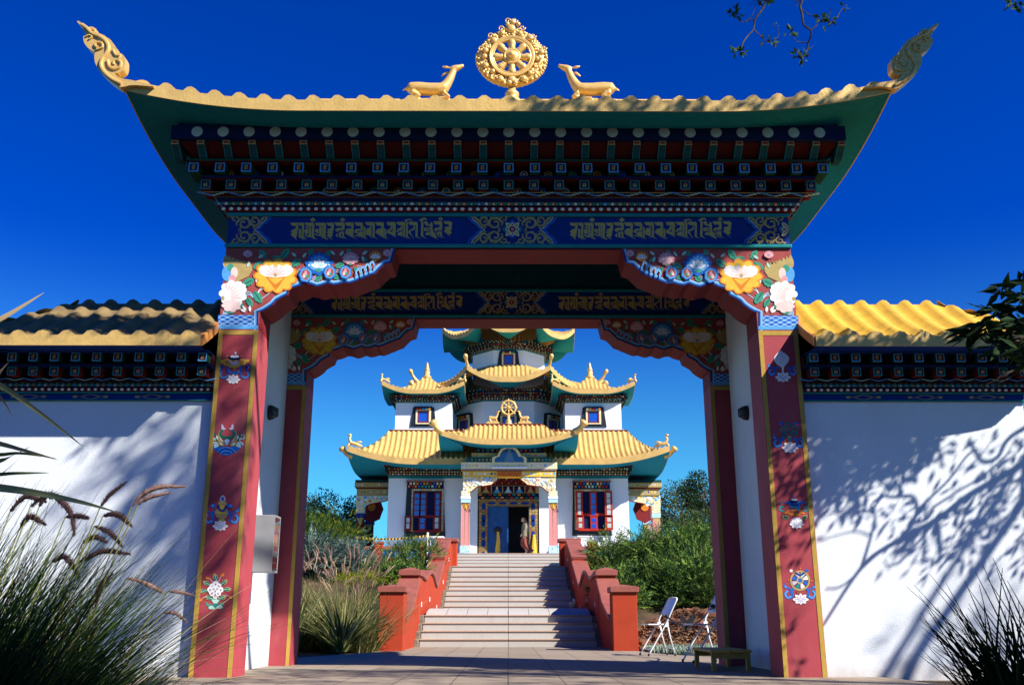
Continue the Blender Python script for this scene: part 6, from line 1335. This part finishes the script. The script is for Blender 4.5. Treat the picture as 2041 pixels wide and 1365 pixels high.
# ornamental grasses ---------------------------------------------------------------
def plume(mb, p, d, L, r0, m, rr, curve=.9, hairs=130):
    pts = []; p = Vector(p); d = Vector(d).normalized(); nseg = 10
    for i in range(nseg + 1): pts.append((p.copy(), d.copy())); p = p + d*(L/nseg); d = (d + Vector((rr.uniform(-.05,.05), rr.uniform(-.05,.05), -curve/nseg))).normalized()
    mb.tube([a for a, _ in pts], [max(.0015, r0*.45*sin(pi*min(1, (i + 1.2)/(nseg + 2)))) for i in range(nseg + 1)], m, 6)
    for k in range(hairs):
        i = rr.randrange(nseg); a, dd = pts[i]; b = pts[i+1][0]; t_ = rr.random(); c = a.lerp(b, t_); f = (i + t_)/nseg
        leafcard(mb, c, rdir(rr) + dd*.9, r0*1.5*(.35 + sin(pi*min(1, f*.92 + .08))), r0*.12, m, rr)
def grass(name, lab, base, rad, n, L, mats, w, nplume, pm, seedn, group=None, lean=.55, droop=.8, plumeL=.16, pr0=.014, cat='grass'):
    rr = random.Random(seedn); t = thing(name, base, lab, cat, group); bl = MB(); pl = MB(); b0 = Vector(base)
    for i in range(n):
        a = rr.uniform(0, 2*pi); r = rad*sqrt(rr.random()); b = b0 + Vector((r*cos(a), r*sin(a), 0)); o = Vector((cos(a), sin(a), 0))*(r/rad*lean + rr.uniform(0, lean*.7)) + Vector((rr.uniform(-.2,.2), rr.uniform(-.2,.2), 1))
        blade(bl, b, o, L*rr.uniform(.55, 1.15), w*rr.uniform(.6, 1.2), mats[min(2, int(rr.random()**1.5*3))], droop*rr.uniform(.5, 1.3), 5, rr)
    for i in range(nplume):
        a = rr.uniform(0, 2*pi); r = rad*.7*sqrt(rr.random()); b = b0 + Vector((r*cos(a), r*sin(a), 0)); o = Vector((cos(a), sin(a), 0))*(lean*.8*rr.random()) + Vector((rr.uniform(-.2,.2), rr.uniform(-.2,.2), 1))
        p, d = blade(bl, b, o, L*rr.uniform(.85, 1.15), w*.8, mats[1], droop*.5, 6, rr); plume(pl, p, d, plumeL*rr.uniform(.8, 1.25), pr0, pm[rr.randrange(len(pm))], rr)
    bl.build('blades', t); 
    if nplume: pl.build('plumes', t)
    return t
GG = 'fountain grasses left of the stairs'
for i, (x, y, lab) in enumerate(((-2.85,17.5,'straw coloured fountain grass nearest the left parapet pier'), (-3.6,17.8,'straw fountain grass between the sword plant and the blue juniper'), (-4.3,17.2,'straw fountain grass beside the left rear gate pillar'), (-3.3,18.9,'rear straw fountain grass in front of the blue grey juniper'), (-2.55,16.9,'reddish fountain grass leaning over the left parapet pier'))):
    grass('fountain_grass', lab, (x, y, ground_h(x, y)), .42, 1000, 1.3 if i < 4 else 1.0, [GR[1], GR[2], GR[0]], .010, 30, [PL[1], PL[2], PL[1]], 40 + i, GG, .5, .8, .2, .018)
def sword(name, lab, base, n, L, w, mats, seedn, lean=.9, droop=.25, cat='plant', group=None, rad=.12):
    rr = random.Random(seedn); t = thing(name, base, lab, cat, group); mb = MB(); b0 = Vector(base)
    for i in range(n):
        a = rr.uniform(0, 2*pi); o = Vector((cos(a)*lean*rr.random()**.6, sin(a)*lean*rr.random()**.6, 1)); b = b0 + Vector((cos(a), sin(a), 0))*rad*rr.random(); l2 = L*rr.uniform(.6, 1.1)
        p = b.copy(); d = o.normalized(); s_ = d.cross(Vector((0,0,1))); s_ = (s_ if s_.length > .01 else Vector((1,0,0))).normalized(); n_ = s_.cross(d); pts = []; m = mats[min(2, int(rr.random()**1.3*3))]; dr = droop*rr.uniform(.3, 1.6)
        for j in range(8):
            f = j/7; ww = w*.5*(.55 + .45*sin(pi*min(1, f + .25)))*(1 - f**3)+.0005; pts.append([tuple(p - s_*ww + n_*ww*.35), tuple(p), tuple(p + s_*ww + n_*ww*.35)]); p = p + d*(l2/7); d = (d + Vector((0,0,-dr/7))).normalized()
        mb.loft(pts, m, cap=False, close=False)
    mb.build('leaves', t); return t
sword('sword_plant', 'dark centred clump of long sword leaves with pale edges at the foot of the grasses', (-2.72, 16.35, 0), 200, 1.2, .055, [SW[0], SW[1], SW[1]], 60, 1.5, .6)
sword('sword_plant', 'second clump of sword leaves beside the left rear gate pillar', (-3.55, 16.5, 0), 160, 1.2, .055, [SW[0], SW[1], SW[1]], 61, 1.1, .5)
# foreground grass at left: dense clump, its shade put into the dark leaf colour
grass('fountain_grass', 'large dark fountain grass clump with drooping purple plumes in the left foreground', (-1.84, 3.0, -.02), .40, 3400, .76, [LG[0], LG[0], GR[0]], .0055, 0, [PL[0]], 70, None, .44, .6, .16, .019)
grass('fountain_grass', 'second dark grass clump at the very left edge of the foreground', (-2.2, 3.25, -.02), .42, 1600, .95, [LG[0], LG[0], GR[0]], .0055, 0, [PL[0]], 71, None, .5, .5, .15, .019)
grass('fountain_grass', 'short dense dark grass skirting the foot of the left foreground clump', (-1.75, 2.85, -.02), .5, 3200, .5, [LG[0], LG[0], LG[0]], .006, 0, [PL[0]], 72, None, .6, .7)
t = thing('fountain_grass', (-1.35, 3.3, 0), 'thin grass stems with pink and dark plumes standing out against the white left wall', 'grass'); bl, pl = MB(), MB(); rr = random.Random(8)
def fgp(px, py): return W(px, py, 3.2)
for pth, m, r0 in (([(262,1010),(285,985),(320,970),(370,970)],PL[1],.013), ([(275,1005),(300,990),(340,982)],PL[1],.010), ([(252,1152),(280,1158),(310,1172),(322,1180)],PL[1],.010), ([(335,1178),(360,1180),(385,1186)],PL[1],.008), ([(325,1220),(350,1222),(372,1238)],PL[1],.008),
                      ([(200,1010),(220,985),(252,960)],PL[0],.010), ([(205,1028),(235,1025),(262,1048)],PL[0],.013), ([(188,1048),(220,1062),(243,1088)],PL[0],.012), ([(160,1120),(205,1098),(258,1104)],PL[0],.013), ([(165,1082),(190,1070),(212,1080)],PL[0],.012), ([(190,1210),(200,1170),(224,1143)],PL[0],.012),
                      ([(60,1010),(100,985),(140,1020),(148,1065)],PL[0],.016), ([(20,1020),(50,990),(90,1000)],PL[0],.013), ([(105,1120),(130,1110),(155,1145)],PL[0],.013), ([(130,1030),(155,1028),(175,1032)],PL[0],.012), ([(78,1010),(90,990),(100,990)],PL[0],.012), ([(40,1050),(60,1030),(90,1045)],PL[0],.014)):
    P = [fgp(*a) for a in pth]; Q = [Vector(a) for a in crom([tuple(a) for a in P], 5)]
    pl.tube(Q, [max(.001, r0*.6*sin(pi*(i + .8)/(len(Q) + .8))) for i in range(len(Q))], m, 6)
    for k in range(520):
        i = rr.randrange(len(Q) - 1); f = (i + rr.random())/(len(Q) - 1); c = Q[i].lerp(Q[i+1], rr.random()); leafcard(pl, c, rdir(rr) + (Q[i+1] - Q[i]).normalized()*1.3, r0*1.35*(.3 + sin(pi*min(1, f*.9 + .1))), r0*.14, m, rr)
    s = P[0]; root = Vector((s.x*.75 - .42, 3.1, -.02)); bl.tube(crom([tuple(root), tuple(root.lerp(s, .55) + Vector((-.03, 0, .06))), tuple(s)], 5), .0022, GR[1], 4)
for i in range(240):
    a = Vector((rr.uniform(-1.75, -1.35), rr.uniform(2.9, 3.3), 0)); blade(bl, a, Vector((rr.uniform(.05, .95), rr.uniform(-.3, .3), 1)), rr.uniform(.45, .95), .0028, GR[rr.randrange(3)] if rr.random() < .4 else GR[0], rr.uniform(.2, 1.2), 6, rr)
bl.build('blades', t); pl.build('plumes', t)
t = thing('sword_plant', (-2.6, 2.5, 0), 'long pale sword leaves reaching in from the left edge', 'plant'); mb = MB()
for L, w_, m in (([(-160,760),(-60,670),(20,625),(88,583)],.022,SW[2]), ([(-200,600),(-60,730),(20,780),(100,838),(166,890)],.020,SW[1]), ([(-150,860),(-40,790),(5,735),(27,712)],.016,SW[2]), ([(-150,700),(-40,765),(0,790),(26,832)],.012,SW[2]), ([(-150,860),(-20,880),(50,898),(115,916)],.016,SW[2]), ([(-150,960),(-20,925),(30,905),(60,890)],.013,SW[0]), ([(-150,930),(-30,945),(30,943),(98,942)],.014,SW[0]), ([(-150,880),(-20,905),(40,903),(110,913)],.012,SW[0]), ([(-160,960),(-40,968),(60,980),(160,1000),(238,1022)],.024,SW[1]), ([(-100,1010),(-20,960),(20,930),(45,905)],.012,SW[2])):
    P = [Vector(a) for a in crom([tuple(W(*a, 2.5 + .1*k)) for k, a in enumerate(L)], 5)]; rings = []
    for i, p in enumerate(P):
        d = (P[min(i+1, len(P)-1)] - P[max(i-1, 0)]).normalized(); s_ = d.cross(Vector((0, 1, .3))).normalized(); f = i/(len(P)-1); ww = w_*.5*(1 - f**2.2)+.0004
        rings.append([tuple(p - s_*ww), tuple(p + Vector((0, .006*(1-f), 0))), tuple(p + s_*ww)])
    mb.loft(rings, m, cap=False, close=False)
    s0 = P[0]; mb.tube([(-2.5, 2.5, 0), (s0.x - .1, 2.5, s0.z*.5), tuple(s0)], [.01, .012, w_*.4], m, 5)
mb.build('leaves', t)
# spiky plant at right foreground
t = thing('spiky_plant', (2.05, 4.0, 0), 'dark spiky tufted plant before the right white wall', 'plant'); mb = MB(); rr = random.Random(12)
tips = [(500,890),(535,880),(560,930),(620,1048),(612,830),(640,900),(690,872),(720,960),(780,860),(800,900),(832,820),(850,880),(870,790),(890,850),(915,750),(932,800),(962,800),(985,860),(1040,960),(1062,1000),(1080,900),(1110,1000),(640,1100),(550,1210),(1150,1080),(1000,930),(1015,1010),(590,1000)]
for u, v in tips + [(rr.uniform(560, 1180), rr.uniform(960, 1280)) for _ in range(170)]:
    tip = W(1600 + u/2.415, 800 + v/2.415, 4.0 + rr.uniform(-.25, .25)); b = Vector((2.05 + rr.uniform(-.14, .22), 4.0 + rr.uniform(-.12, .12), -.02)); mid = b.lerp(tip, .5) + Vector((0, 0, .03)); P = [b, mid, tip]; P = [Vector(a) for a in crom([tuple(a) for a in P], 4)]
    w_ = rr.uniform(.010, .016); rings = []
    for i, p in enumerate(P): f = i/(len(P)-1); ww = w_*.5*(1 - f**1.6)+.0003; rings.append([tuple(p + Vector((-ww, 0, 0))), tuple(p + Vector((0, .004, 0))), tuple(p + Vector((ww, 0, 0)))])
    mb.loft(rings, LG[0] if rr.random() < .8 else GR[0], cap=False, close=False)
mb.build('leaves', t)
# sage ground cover and rocks by the chairs
mb = MB(); rr = random.Random(31)
for i in range(2600):
    y = rr.uniform(15.4, 17.0); e = 2.15 + (16.8 - y)*.22 if y < 16.8 else 2.2; x = e + .12 + rr.random()*1.9; p = Vector((x, y, ground_h(x, y)))
    for j in range(2): leafcard(mb, p, Vector((rr.uniform(-.6,.6), rr.uniform(-.6,.6), 1)), rr.uniform(.07, .16), .035, SG[rr.randrange(2)], rr)
tag(mb.build('ground_cover'), 'low grey green ground cover along the path edge before the rocks', 'ground cover', kind='stuff')
MU = [MAT('mulch_dark', (.07,.028,.014), .95, var=.4, scale=20), MAT('mulch', (.17,.075,.032), .95, var=.4, scale=20), MAT('mulch_light', (.30,.165,.085), .95, var=.4, scale=20)]
mb = MB(); rr = random.Random(63)
for i in range(9000):
    x, y = rr.uniform(2.25, 5.2), rr.uniform(16.9, 20.4); p = Vector((x, y, ground_h(x, y) + rr.uniform(0, .035))); leafcard(mb, p, Vector((rr.uniform(-1,1), rr.uniform(-1,1), rr.uniform(-.15,.5))), rr.uniform(.04, .13), rr.uniform(.02, .05), MU[rr.randrange(3)], rr)
tag(mb.build('mulch'), 'loose reddish bark mulch covering the mound between the rocks', 'mulch', kind='stuff')
def rock(c, r, sd):
    rr = random.Random(sd); mb = MB(); ph = [rr.uniform(0, 6) for _ in range(6)]; rings = []
    for j in range(9):
        th = pi*j/8; rings.append([(c[0] + r[0]*sin(th)*cos(a)*(1 + .28*sin(3*a + ph[0] + th) + .2*sin(5*a + ph[1]*th)), c[1] + r[1]*sin(th)*sin(a)*(1 + .15*sin(2*a + ph[2])), c[2] - r[2]*cos(th)*(1 + .12*sin(4*a + ph[3]))) for a in [2*pi*k/14 for k in range(14)]])
    mb.loft(rings, rockm); o = mb.build('rock'); return o
rr = random.Random(77); G = 'rocks heaped on the mound right of the stairs'
for i in range(135):
    x = rr.uniform(2.35, 4.6); y = rr.uniform(17.0, 19.6); s_ = rr.uniform(.035, .10) if i < 122 else rr.uniform(.12, .19)
    o = rock((x, y, ground_h(x, y) + s_*.12), (s_*1.2, s_, s_*.7), i); tag(o, 'reddish brown rock among others on the mound behind the folding chairs', 'rock', G)
# ---------------------------------------------------------------- near trees that shade the gate
SV = Vector((1.02, -.68, 1.0))
def zr(u, v): return W(1600 + u/2.415, 800 + v/2.415, 9.08)
t1 = thing('tree', (9.2, 4.3, 0), 'dark leafy tree reaching in at the right edge before the golden wall roof', 'tree'); br, fo = MB(), MB(); rr = random.Random(90)
br.tube([(9.2, 4.3, -.1), (9.1, 4.3, 1.5), (9.2, 4.2, 3.2), (9.3, 4.1, 5.0), (9.0, 4.2, 6.6), (7.0, 4.8, 8.0)], [.22, .18, .16, .14, .09, .04], bark, 10)
def bough(L, t_, r0, r1):
    P = []; n_ = len(L)
    for i, a in enumerate(L): P.append(zr(*a) + SV*(t_ + .12*sin(i*1.3)))
    Q = crom([tuple(a) for a in P], 5); m_ = len(Q); br.tube(Q, [r0 + (r1 - r0)*i/(m_ - 1) for i in range(m_)], bark, 7); return [Vector(a) for a in Q]
T0 = 2.0
bs = [bough([(1300,140),(1065,300),(800,452),(640,572),(420,692),(280,800),(95,1080)], T0, .032, .013), bough([(470,680),(560,520),(700,380),(790,262),(840,230)], T0, .014, .008), bough([(1200,60),(1000,170),(940,265),(870,290),(830,240),(800,180)], T0, .02, .010),
      bough([(420,692),(480,650),(545,545),(530,460),(430,460),(378,448)], T0 - .2, .016, .008), bough([(285,790),(330,640),(345,545),(265,520)], T0 - .2, .013, .006), bough([(330,650),(250,625),(110,660)], T0, .008, .004), bough([(640,500),(750,430),(870,355),(1000,240)], T0, .010, .008),
      bough([(640,572),(655,650),(660,740)], T0, .02, .012), bough([(760,520),(740,590),(790,640)], T0, .012, .006), bough([(900,420),(1040,380),(1065,420)], T0, .012, .008), bough([(1065,300),(1040,520),(960,600)], T0, .02, .01), bough([(640,572),(480,760),(400,790)], T0, .012, .006), bough([(560,640),(380,720),(200,880),(110,900)], T0, .012, .006)]
br.tube([tuple(bs[0][0]), (8.3, 6.0, 4.7), (9.25, 4.15, 4.3)], [.032, .045, .09], bark, 8); br.tube([tuple(bs[2][0]), (8.5, 6.0, 5.2), (9.2, 4.2, 5.2)], [.02, .03, .06], bark, 8)
def shade(fn, region, n, t0, t1, leaf, clump=1, spread=.12, mats=LG, keep=None):
    u0, v0, u1, v1 = region
    for i in range(n):
        u, v = rr.uniform(u0, u1), rr.uniform(v0, v1)
        if keep and not keep(u, v): continue
        c = fn(u, v) + SV*rr.uniform(t0, t1)
        if clump > 1:
            a = c + Vector((rr.uniform(-.08,.08), rr.uniform(-.08,.08), rr.uniform(-.1,.05))); br.tube([tuple(c), tuple(a)], [.006, .003], bark, 4)
        for k in range(clump):
            d = rdir(rr); p = c + d*spread*rr.random()**.5 if clump > 1 else c; leafcard(fo, p, d + Vector((0,0,-.2)), leaf*rr.uniform(.7, 1.3), leaf*.42, mats[rr.randrange(3)], rr)
shade(zr, (30, 150, 660, 580), 230, 1.75, 2.3, .10, 7, .13, keep=lambda u, v: v < 575 - .56*(u - 40) + 34*sin(u*.03))
shade(zr, (690, 230, 1200, 760), 80, 1.75, 2.4, .09, 6, .11, keep=lambda u, v: sin(u*.017 + v*.011) + .8*sin(v*.023 - u*.012) > -.25)
shade(zr, (540, 560, 1180, 760), 20, 1.8, 2.5, .09, 5, .10)
shade(zr, (220, 440, 700, 800), 18, 1.8, 2.3, .08, 5, .07)
shade(zr, (380, 900, 1150, 1290), 34, 6.5, 8.0, .12, 6, .18, keep=lambda u, v: v > 1500 - .85*u + 80*sin(u*.02))
pw = lambda px, py: W(px, py, 9.0)
shade(pw, (1500, 780, 1635, 1000), 48, 2.2, 3.0, .10, 7, .10); shade(pw, (1510, 1000, 1640, 1150), 9, 2.0, 2.8, .10, 6, .07); shade(pw, (1520, 1150, 1660, 1330), 4, 2.0, 2.8, .10, 6, .07)
shade(pw, (1500, 440, 1580, 500), 5, 2.6, 3.4, .08, 3, .05)
pf = lambda px, py: W(px, py, 8.16)
shade(pf, (1030, 188, 1740, 226), 95, 2.6, 3.4, .10, 6, .06); shade(pf, (1760, 62, 1862, 150), 240, 2.6, 3.6, .11, 7, .08)
shade(lambda u, v: Vector((u, v, 3.1 + (v - 8.6)*.75)), (-5.2, 8.66, -3.2, 9.02), 620, 3.2, 4.2, .11, 8, .08)
shade(lambda u, v: Vector((u, v, 3.1 + (v - 8.6)*.75)), (-3.25, 8.64, -2.88, 8.88), 80, 3.2, 4.2, .10, 8, .06)
shade(lambda u, v: Vector((u, 8.57, v)), (-3.3, 2.93, -2.85, 3.05), 12, 3.3, 4.2, .10, 5, .1)
pr2 = lambda px, py: W(px, py, 8.57)
shade(pr2, (1600, 690, 2060, 712), 110, 2.0, 2.6, .09, 6, .06); shade(pw, (1600, 860, 1660, 1000), 10, 2.2, 3.0, .1, 6, .12)
br.tube([(8.6, 4.3, 6.9), (5.0, 5.6, 7.2), (1.5, 6.2, 7.0), (-1.2, 6.6, 6.9)], [.08, .06, .035, .015], bark, 7)
# visible leaves at the right edge, darkest leaf colour carries their shade
for px, py, Y in [(2000,575,5.6),(2035,590,5.5),(1985,620,5.6),(2030,640,5.4),(1965,650,5.6),(2010,670,5.5),(2036,690,5.4),(1955,665,5.7),(1935,660,5.7),(1990,690,5.5),(2040,560,5.5),(2025,615,5.6),(2060,640,5.5),(2060,720,5.5),(2015,650,5.5)]:
    c = W(px, py, Y); br.tube([tuple(c), tuple(c + Vector((.12, .05, -.06))), (3.35, 5.55, 2.1)], [.004, .007, .012], bark, 5)
    for k in range(13):
        a = rr.uniform(0, 2*pi); leafcard(fo, c + rdir(rr)*.02, Vector((cos(a), .5*sin(a), rr.uniform(-.75, .35))), rr.uniform(.11, .20), .042, LG[0], rr)
br.tube([(9.15, 4.3, 1.2), (6.2, 5.3, 1.5), (4.2, 5.55, 1.8), (3.35, 5.55, 2.1), (3.15, 5.55, 2.5)], [.06, .045, .03, .02, .008], bark, 7)
for k in range(30):
    c = W(rr.uniform(1925, 2041), rr.uniform(690, 800), 5.6); 
    if rr.random() < .35: br.tube([tuple(c), tuple(c + Vector((.1, 0, .1))), (3.4, 5.55, 2.1)], [.0015, .002, .003], bark, 4)
br.build('branches', t1, True); fo.build('crown', t1)
# tall tree behind the camera: soft shadows on the left, twigs hanging in at the top
t2_ = thing('tree', (7.5, -2.5, 0), 'overhanging tree whose twigs and small leaves hang in the sky above the right roof', 'tree'); br, fo = MB(), MB()
br.tube([(7.5, -2.5, -.1), (7.3, -2.3, 3), (7.0, -1.8, 6), (6.6, -1.0, 9), (6.0, 0, 12)], [.34, .28, .23, .17, .06], bark, 10)
wl = lambda u, v: W(u/2.417, 800 + v/2.417, 9.08)
def streak(fn, pts, n, t_, leaf=.13, clump=14, spread=.22):
    for i in range(n):
        f = rr.random()*(len(pts) - 1); k = int(f); a, b = pts[k], pts[min(k+1, len(pts)-1)]; u = a[0] + (b[0]-a[0])*(f-k); v = a[1] + (b[1]-a[1])*(f-k)
        c = fn(u, v) + SV*(t_ + rr.uniform(-.8, .8))
        for j in range(clump): d = rdir(rr); leafcard(fo, c + d*spread*rr.random()**.5, d, leaf*rr.uniform(.7, 1.3), leaf*.45, LG[rr.randrange(3)], rr)
    e = fn(*pts[-1]) + SV*t_; s_ = fn(*pts[0]) + SV*t_; br.tube([tuple(s_), tuple(e), (6.7, -1.2, 8.6)], [.012, .03, .07], bark, 6)
streak(wl, [(380,430),(560,270),(760,150),(900,150)], 7, 7.5); streak(wl, [(430,470),(620,400),(800,390),(960,240)], 9, 8); streak(wl, [(600,560),(760,540),(940,420)], 6, 8.2); streak(wl, [(720,720),(940,590)], 4, 8); streak(wl, [(640,930),(820,880),(960,740)], 4, 8.5); streak(wl, [(680,1110),(860,1050)], 1, 8.5, spread=.15)
streak(pw, [(430,700),(500,680)], 4, 8); streak(pw, [(420,775),(500,830)], 5, 8.2); streak(pw, [(410,930),(500,890)], 5, 8); streak(pw, [(400,1000),(490,960)], 6, 8); streak(pw, [(390,1120),(480,1060)], 5, 8.3); streak(pw, [(400,1280),(480,1170)], 2, 8, spread=.14)
fg = lambda u, v: Vector((u, v, .45))
for i in range(230):                                         # crown that shades the foreground plants
    c = fg(rr.uniform(-2.15, -.75), rr.uniform(1.8, 2.75)) + SV*rr.uniform(6.2, 8.0) + Vector((0, 0, rr.uniform(-.4, .4)))
    for j in range(16): d = rdir(rr); leafcard(fo, c + d*.34*rr.random()**.5, d, .16*rr.uniform(.7, 1.3), .075, LG[rr.randrange(3)], rr)
for i in range(130):                                         # shade over the paving inside the gate
    c = Vector((rr.uniform(-2.3, 2.0), rr.uniform(9.1, 10.4), 0))
    if c.x + 1.5*(c.y - 9) > 2.05: continue
    c = c + SV*rr.uniform(7, 9)
    for j in range(14): d = rdir(rr); leafcard(fo, c + d*.3*rr.random()**.5, d, .15*rr.uniform(.7, 1.3), .07, LG[rr.randrange(3)], rr)
for i in range(90):
    c = fg(rr.uniform(1.5, 2.7), rr.uniform(3.5, 4.4)) + SV*rr.uniform(4.5, 6.0)
    for j in range(14): d = rdir(rr); leafcard(fo, c + d*.3*rr.random()**.5, d, .15*rr.uniform(.7, 1.3), .07, LG[rr.randrange(3)], rr)
for i in range(900):
    c = Vector((rr.uniform(-6, 6), rr.uniform(-2.0, 8.7), 0))
    if -3.9 < c.x < -1.5 and 2.6 < c.y < 4.9: continue
    c = c + SV*rr.uniform(7.5, 10) 
    if True:
        for j in range(12): d = rdir(rr); leafcard(fo, c + d*.26*rr.random()**.5, d, .14*rr.uniform(.7, 1.3), .065, LG[rr.randrange(3)], rr)
zt = lambda u, v: W(1420 + u/6.803, v/6.8, 5.4)
for L, r0 in (([(800,-160),(740,-20),(690,110),(580,265),(555,400),(480,490),(410,590),(395,680)],.008), ([(580,268),(480,280),(440,300),(365,290),(320,200),(290,160)],.004), ([(480,280),(545,200),(580,80),(590,20)],.003), ([(555,400),(640,480),(720,555),(800,560),(880,510),(900,440),(875,360)],.004),
              ([(1230,-160),(1215,0),(1190,100),(1215,200),(1240,345),(1335,415),(1325,510),(1295,590),(1285,680),(1230,760),(1210,800)],.009), ([(1190,100),(1260,170),(1390,240),(1450,300)],.004), ([(1335,415),(1400,360),(1460,295),(1530,260)],.005), ([(1530,260),(1610,310),(1680,250),(1740,150),(1780,110)],.004), ([(1295,585),(1200,575),(1140,565),(1090,490),(1070,440)],.004), ([(1290,680),(1340,650),(1370,620)],.002), ([(1580,210),(1605,160),(1598,100)],.002), ([(1160,70),(1135,0),(1100,-80)],.003)):
    Q = crom([tuple(zt(*a)) for a in L], 4); n_ = len(Q); br.tube(Q, [max(.0016, r0*(1 - .6*i/(n_-1))) for i in range(n_)], bark, 6)
for u, v, n_, s_ in ((290,140,14,1),(270,190,8,1),(350,200,5,1),(590,40,8,1),(730,0,7,1.1),(360,700,13,1),(300,710,6,1),(420,690,5,.8),(700,560,4,.8),(810,560,9,.8),(850,570,5,.8),(875,355,5,.5),(1070,430,9,1),(1030,470,4,.8),(1470,240,10,1.2),(1480,320,5,1.2),(1600,270,6,1),(1780,100,5,.8),(1215,780,10,1.1),(1150,740,6,1),(1290,720,5,.9),(1120,60,4,.7)):
    for k in range(n_):
        a = rr.uniform(0, 2*pi); q = zt(u + 18*cos(a), v + 18*sin(a)); leafcard(fo, q, Vector((cos(a), rr.uniform(-.6,.6), -sin(a))), .045*s_*rr.uniform(.7, 1.25), .022*s_, [LG[2], LG[1], EU[1]][rr.randrange(3)], rr)
for k in range(26):
    a = rr.uniform(0, 2*pi); q = W(rr.uniform(1985, 2045), rr.uniform(-8, 22), 5.4); leafcard(fo, q, Vector((cos(a), 0, -sin(a))), .05, .024, LG[rr.randrange(2)], rr)
br.tube([tuple(zt(800,-160)), (2.1, 5.0, 4.9), (3.6, 3.6, 6.2), (6.6, -1.0, 9)], [.009, .02, .05, .11], bark, 8); br.tube([tuple(zt(1230,-160)), (2.2, 5.0, 4.95), (3.6, 3.6, 6.2)], [.009, .02, .05], bark, 8)
br.build('branches', t2_, True); fo.build('crown', t2_)
# the wood behind the camera, unseen and added to hold back ambient sky light
wd = MB(); rr = random.Random(55)
for (x, y, h, r) in [(-15,-9,10,5),(-9,-14,11,5.5),(-2,-16,11,5.5),(5,-17,10,5),(13,-17,9,5),(-6,-12,7,4),(2,-13,7,4),(10,-14,7,4)]:
    wd.tube([(x, y, -.1), (x + .2, y, h*.4), (x, y, h*.8)], [.3, .22, .08], bark, 7)
    for i in range(11):
        q = rdir(rr); c = Vector((x + q.x*r*.75, y + q.y*r*.75, h*.36 + q.z*h*.26))
        for j in range(130): d = rdir(rr); leafcard(wd, c + d*r*.45*rr.random()**.4, d + rdir(rr)*.8, rr.uniform(.5, .95), .42, LG[rr.randrange(2)], rr)
tag(wd.build('woodland'), 'dense unseen wood that holds back sky light, standing behind the viewer and around the forecourt', 'woodland', kind='stuff')
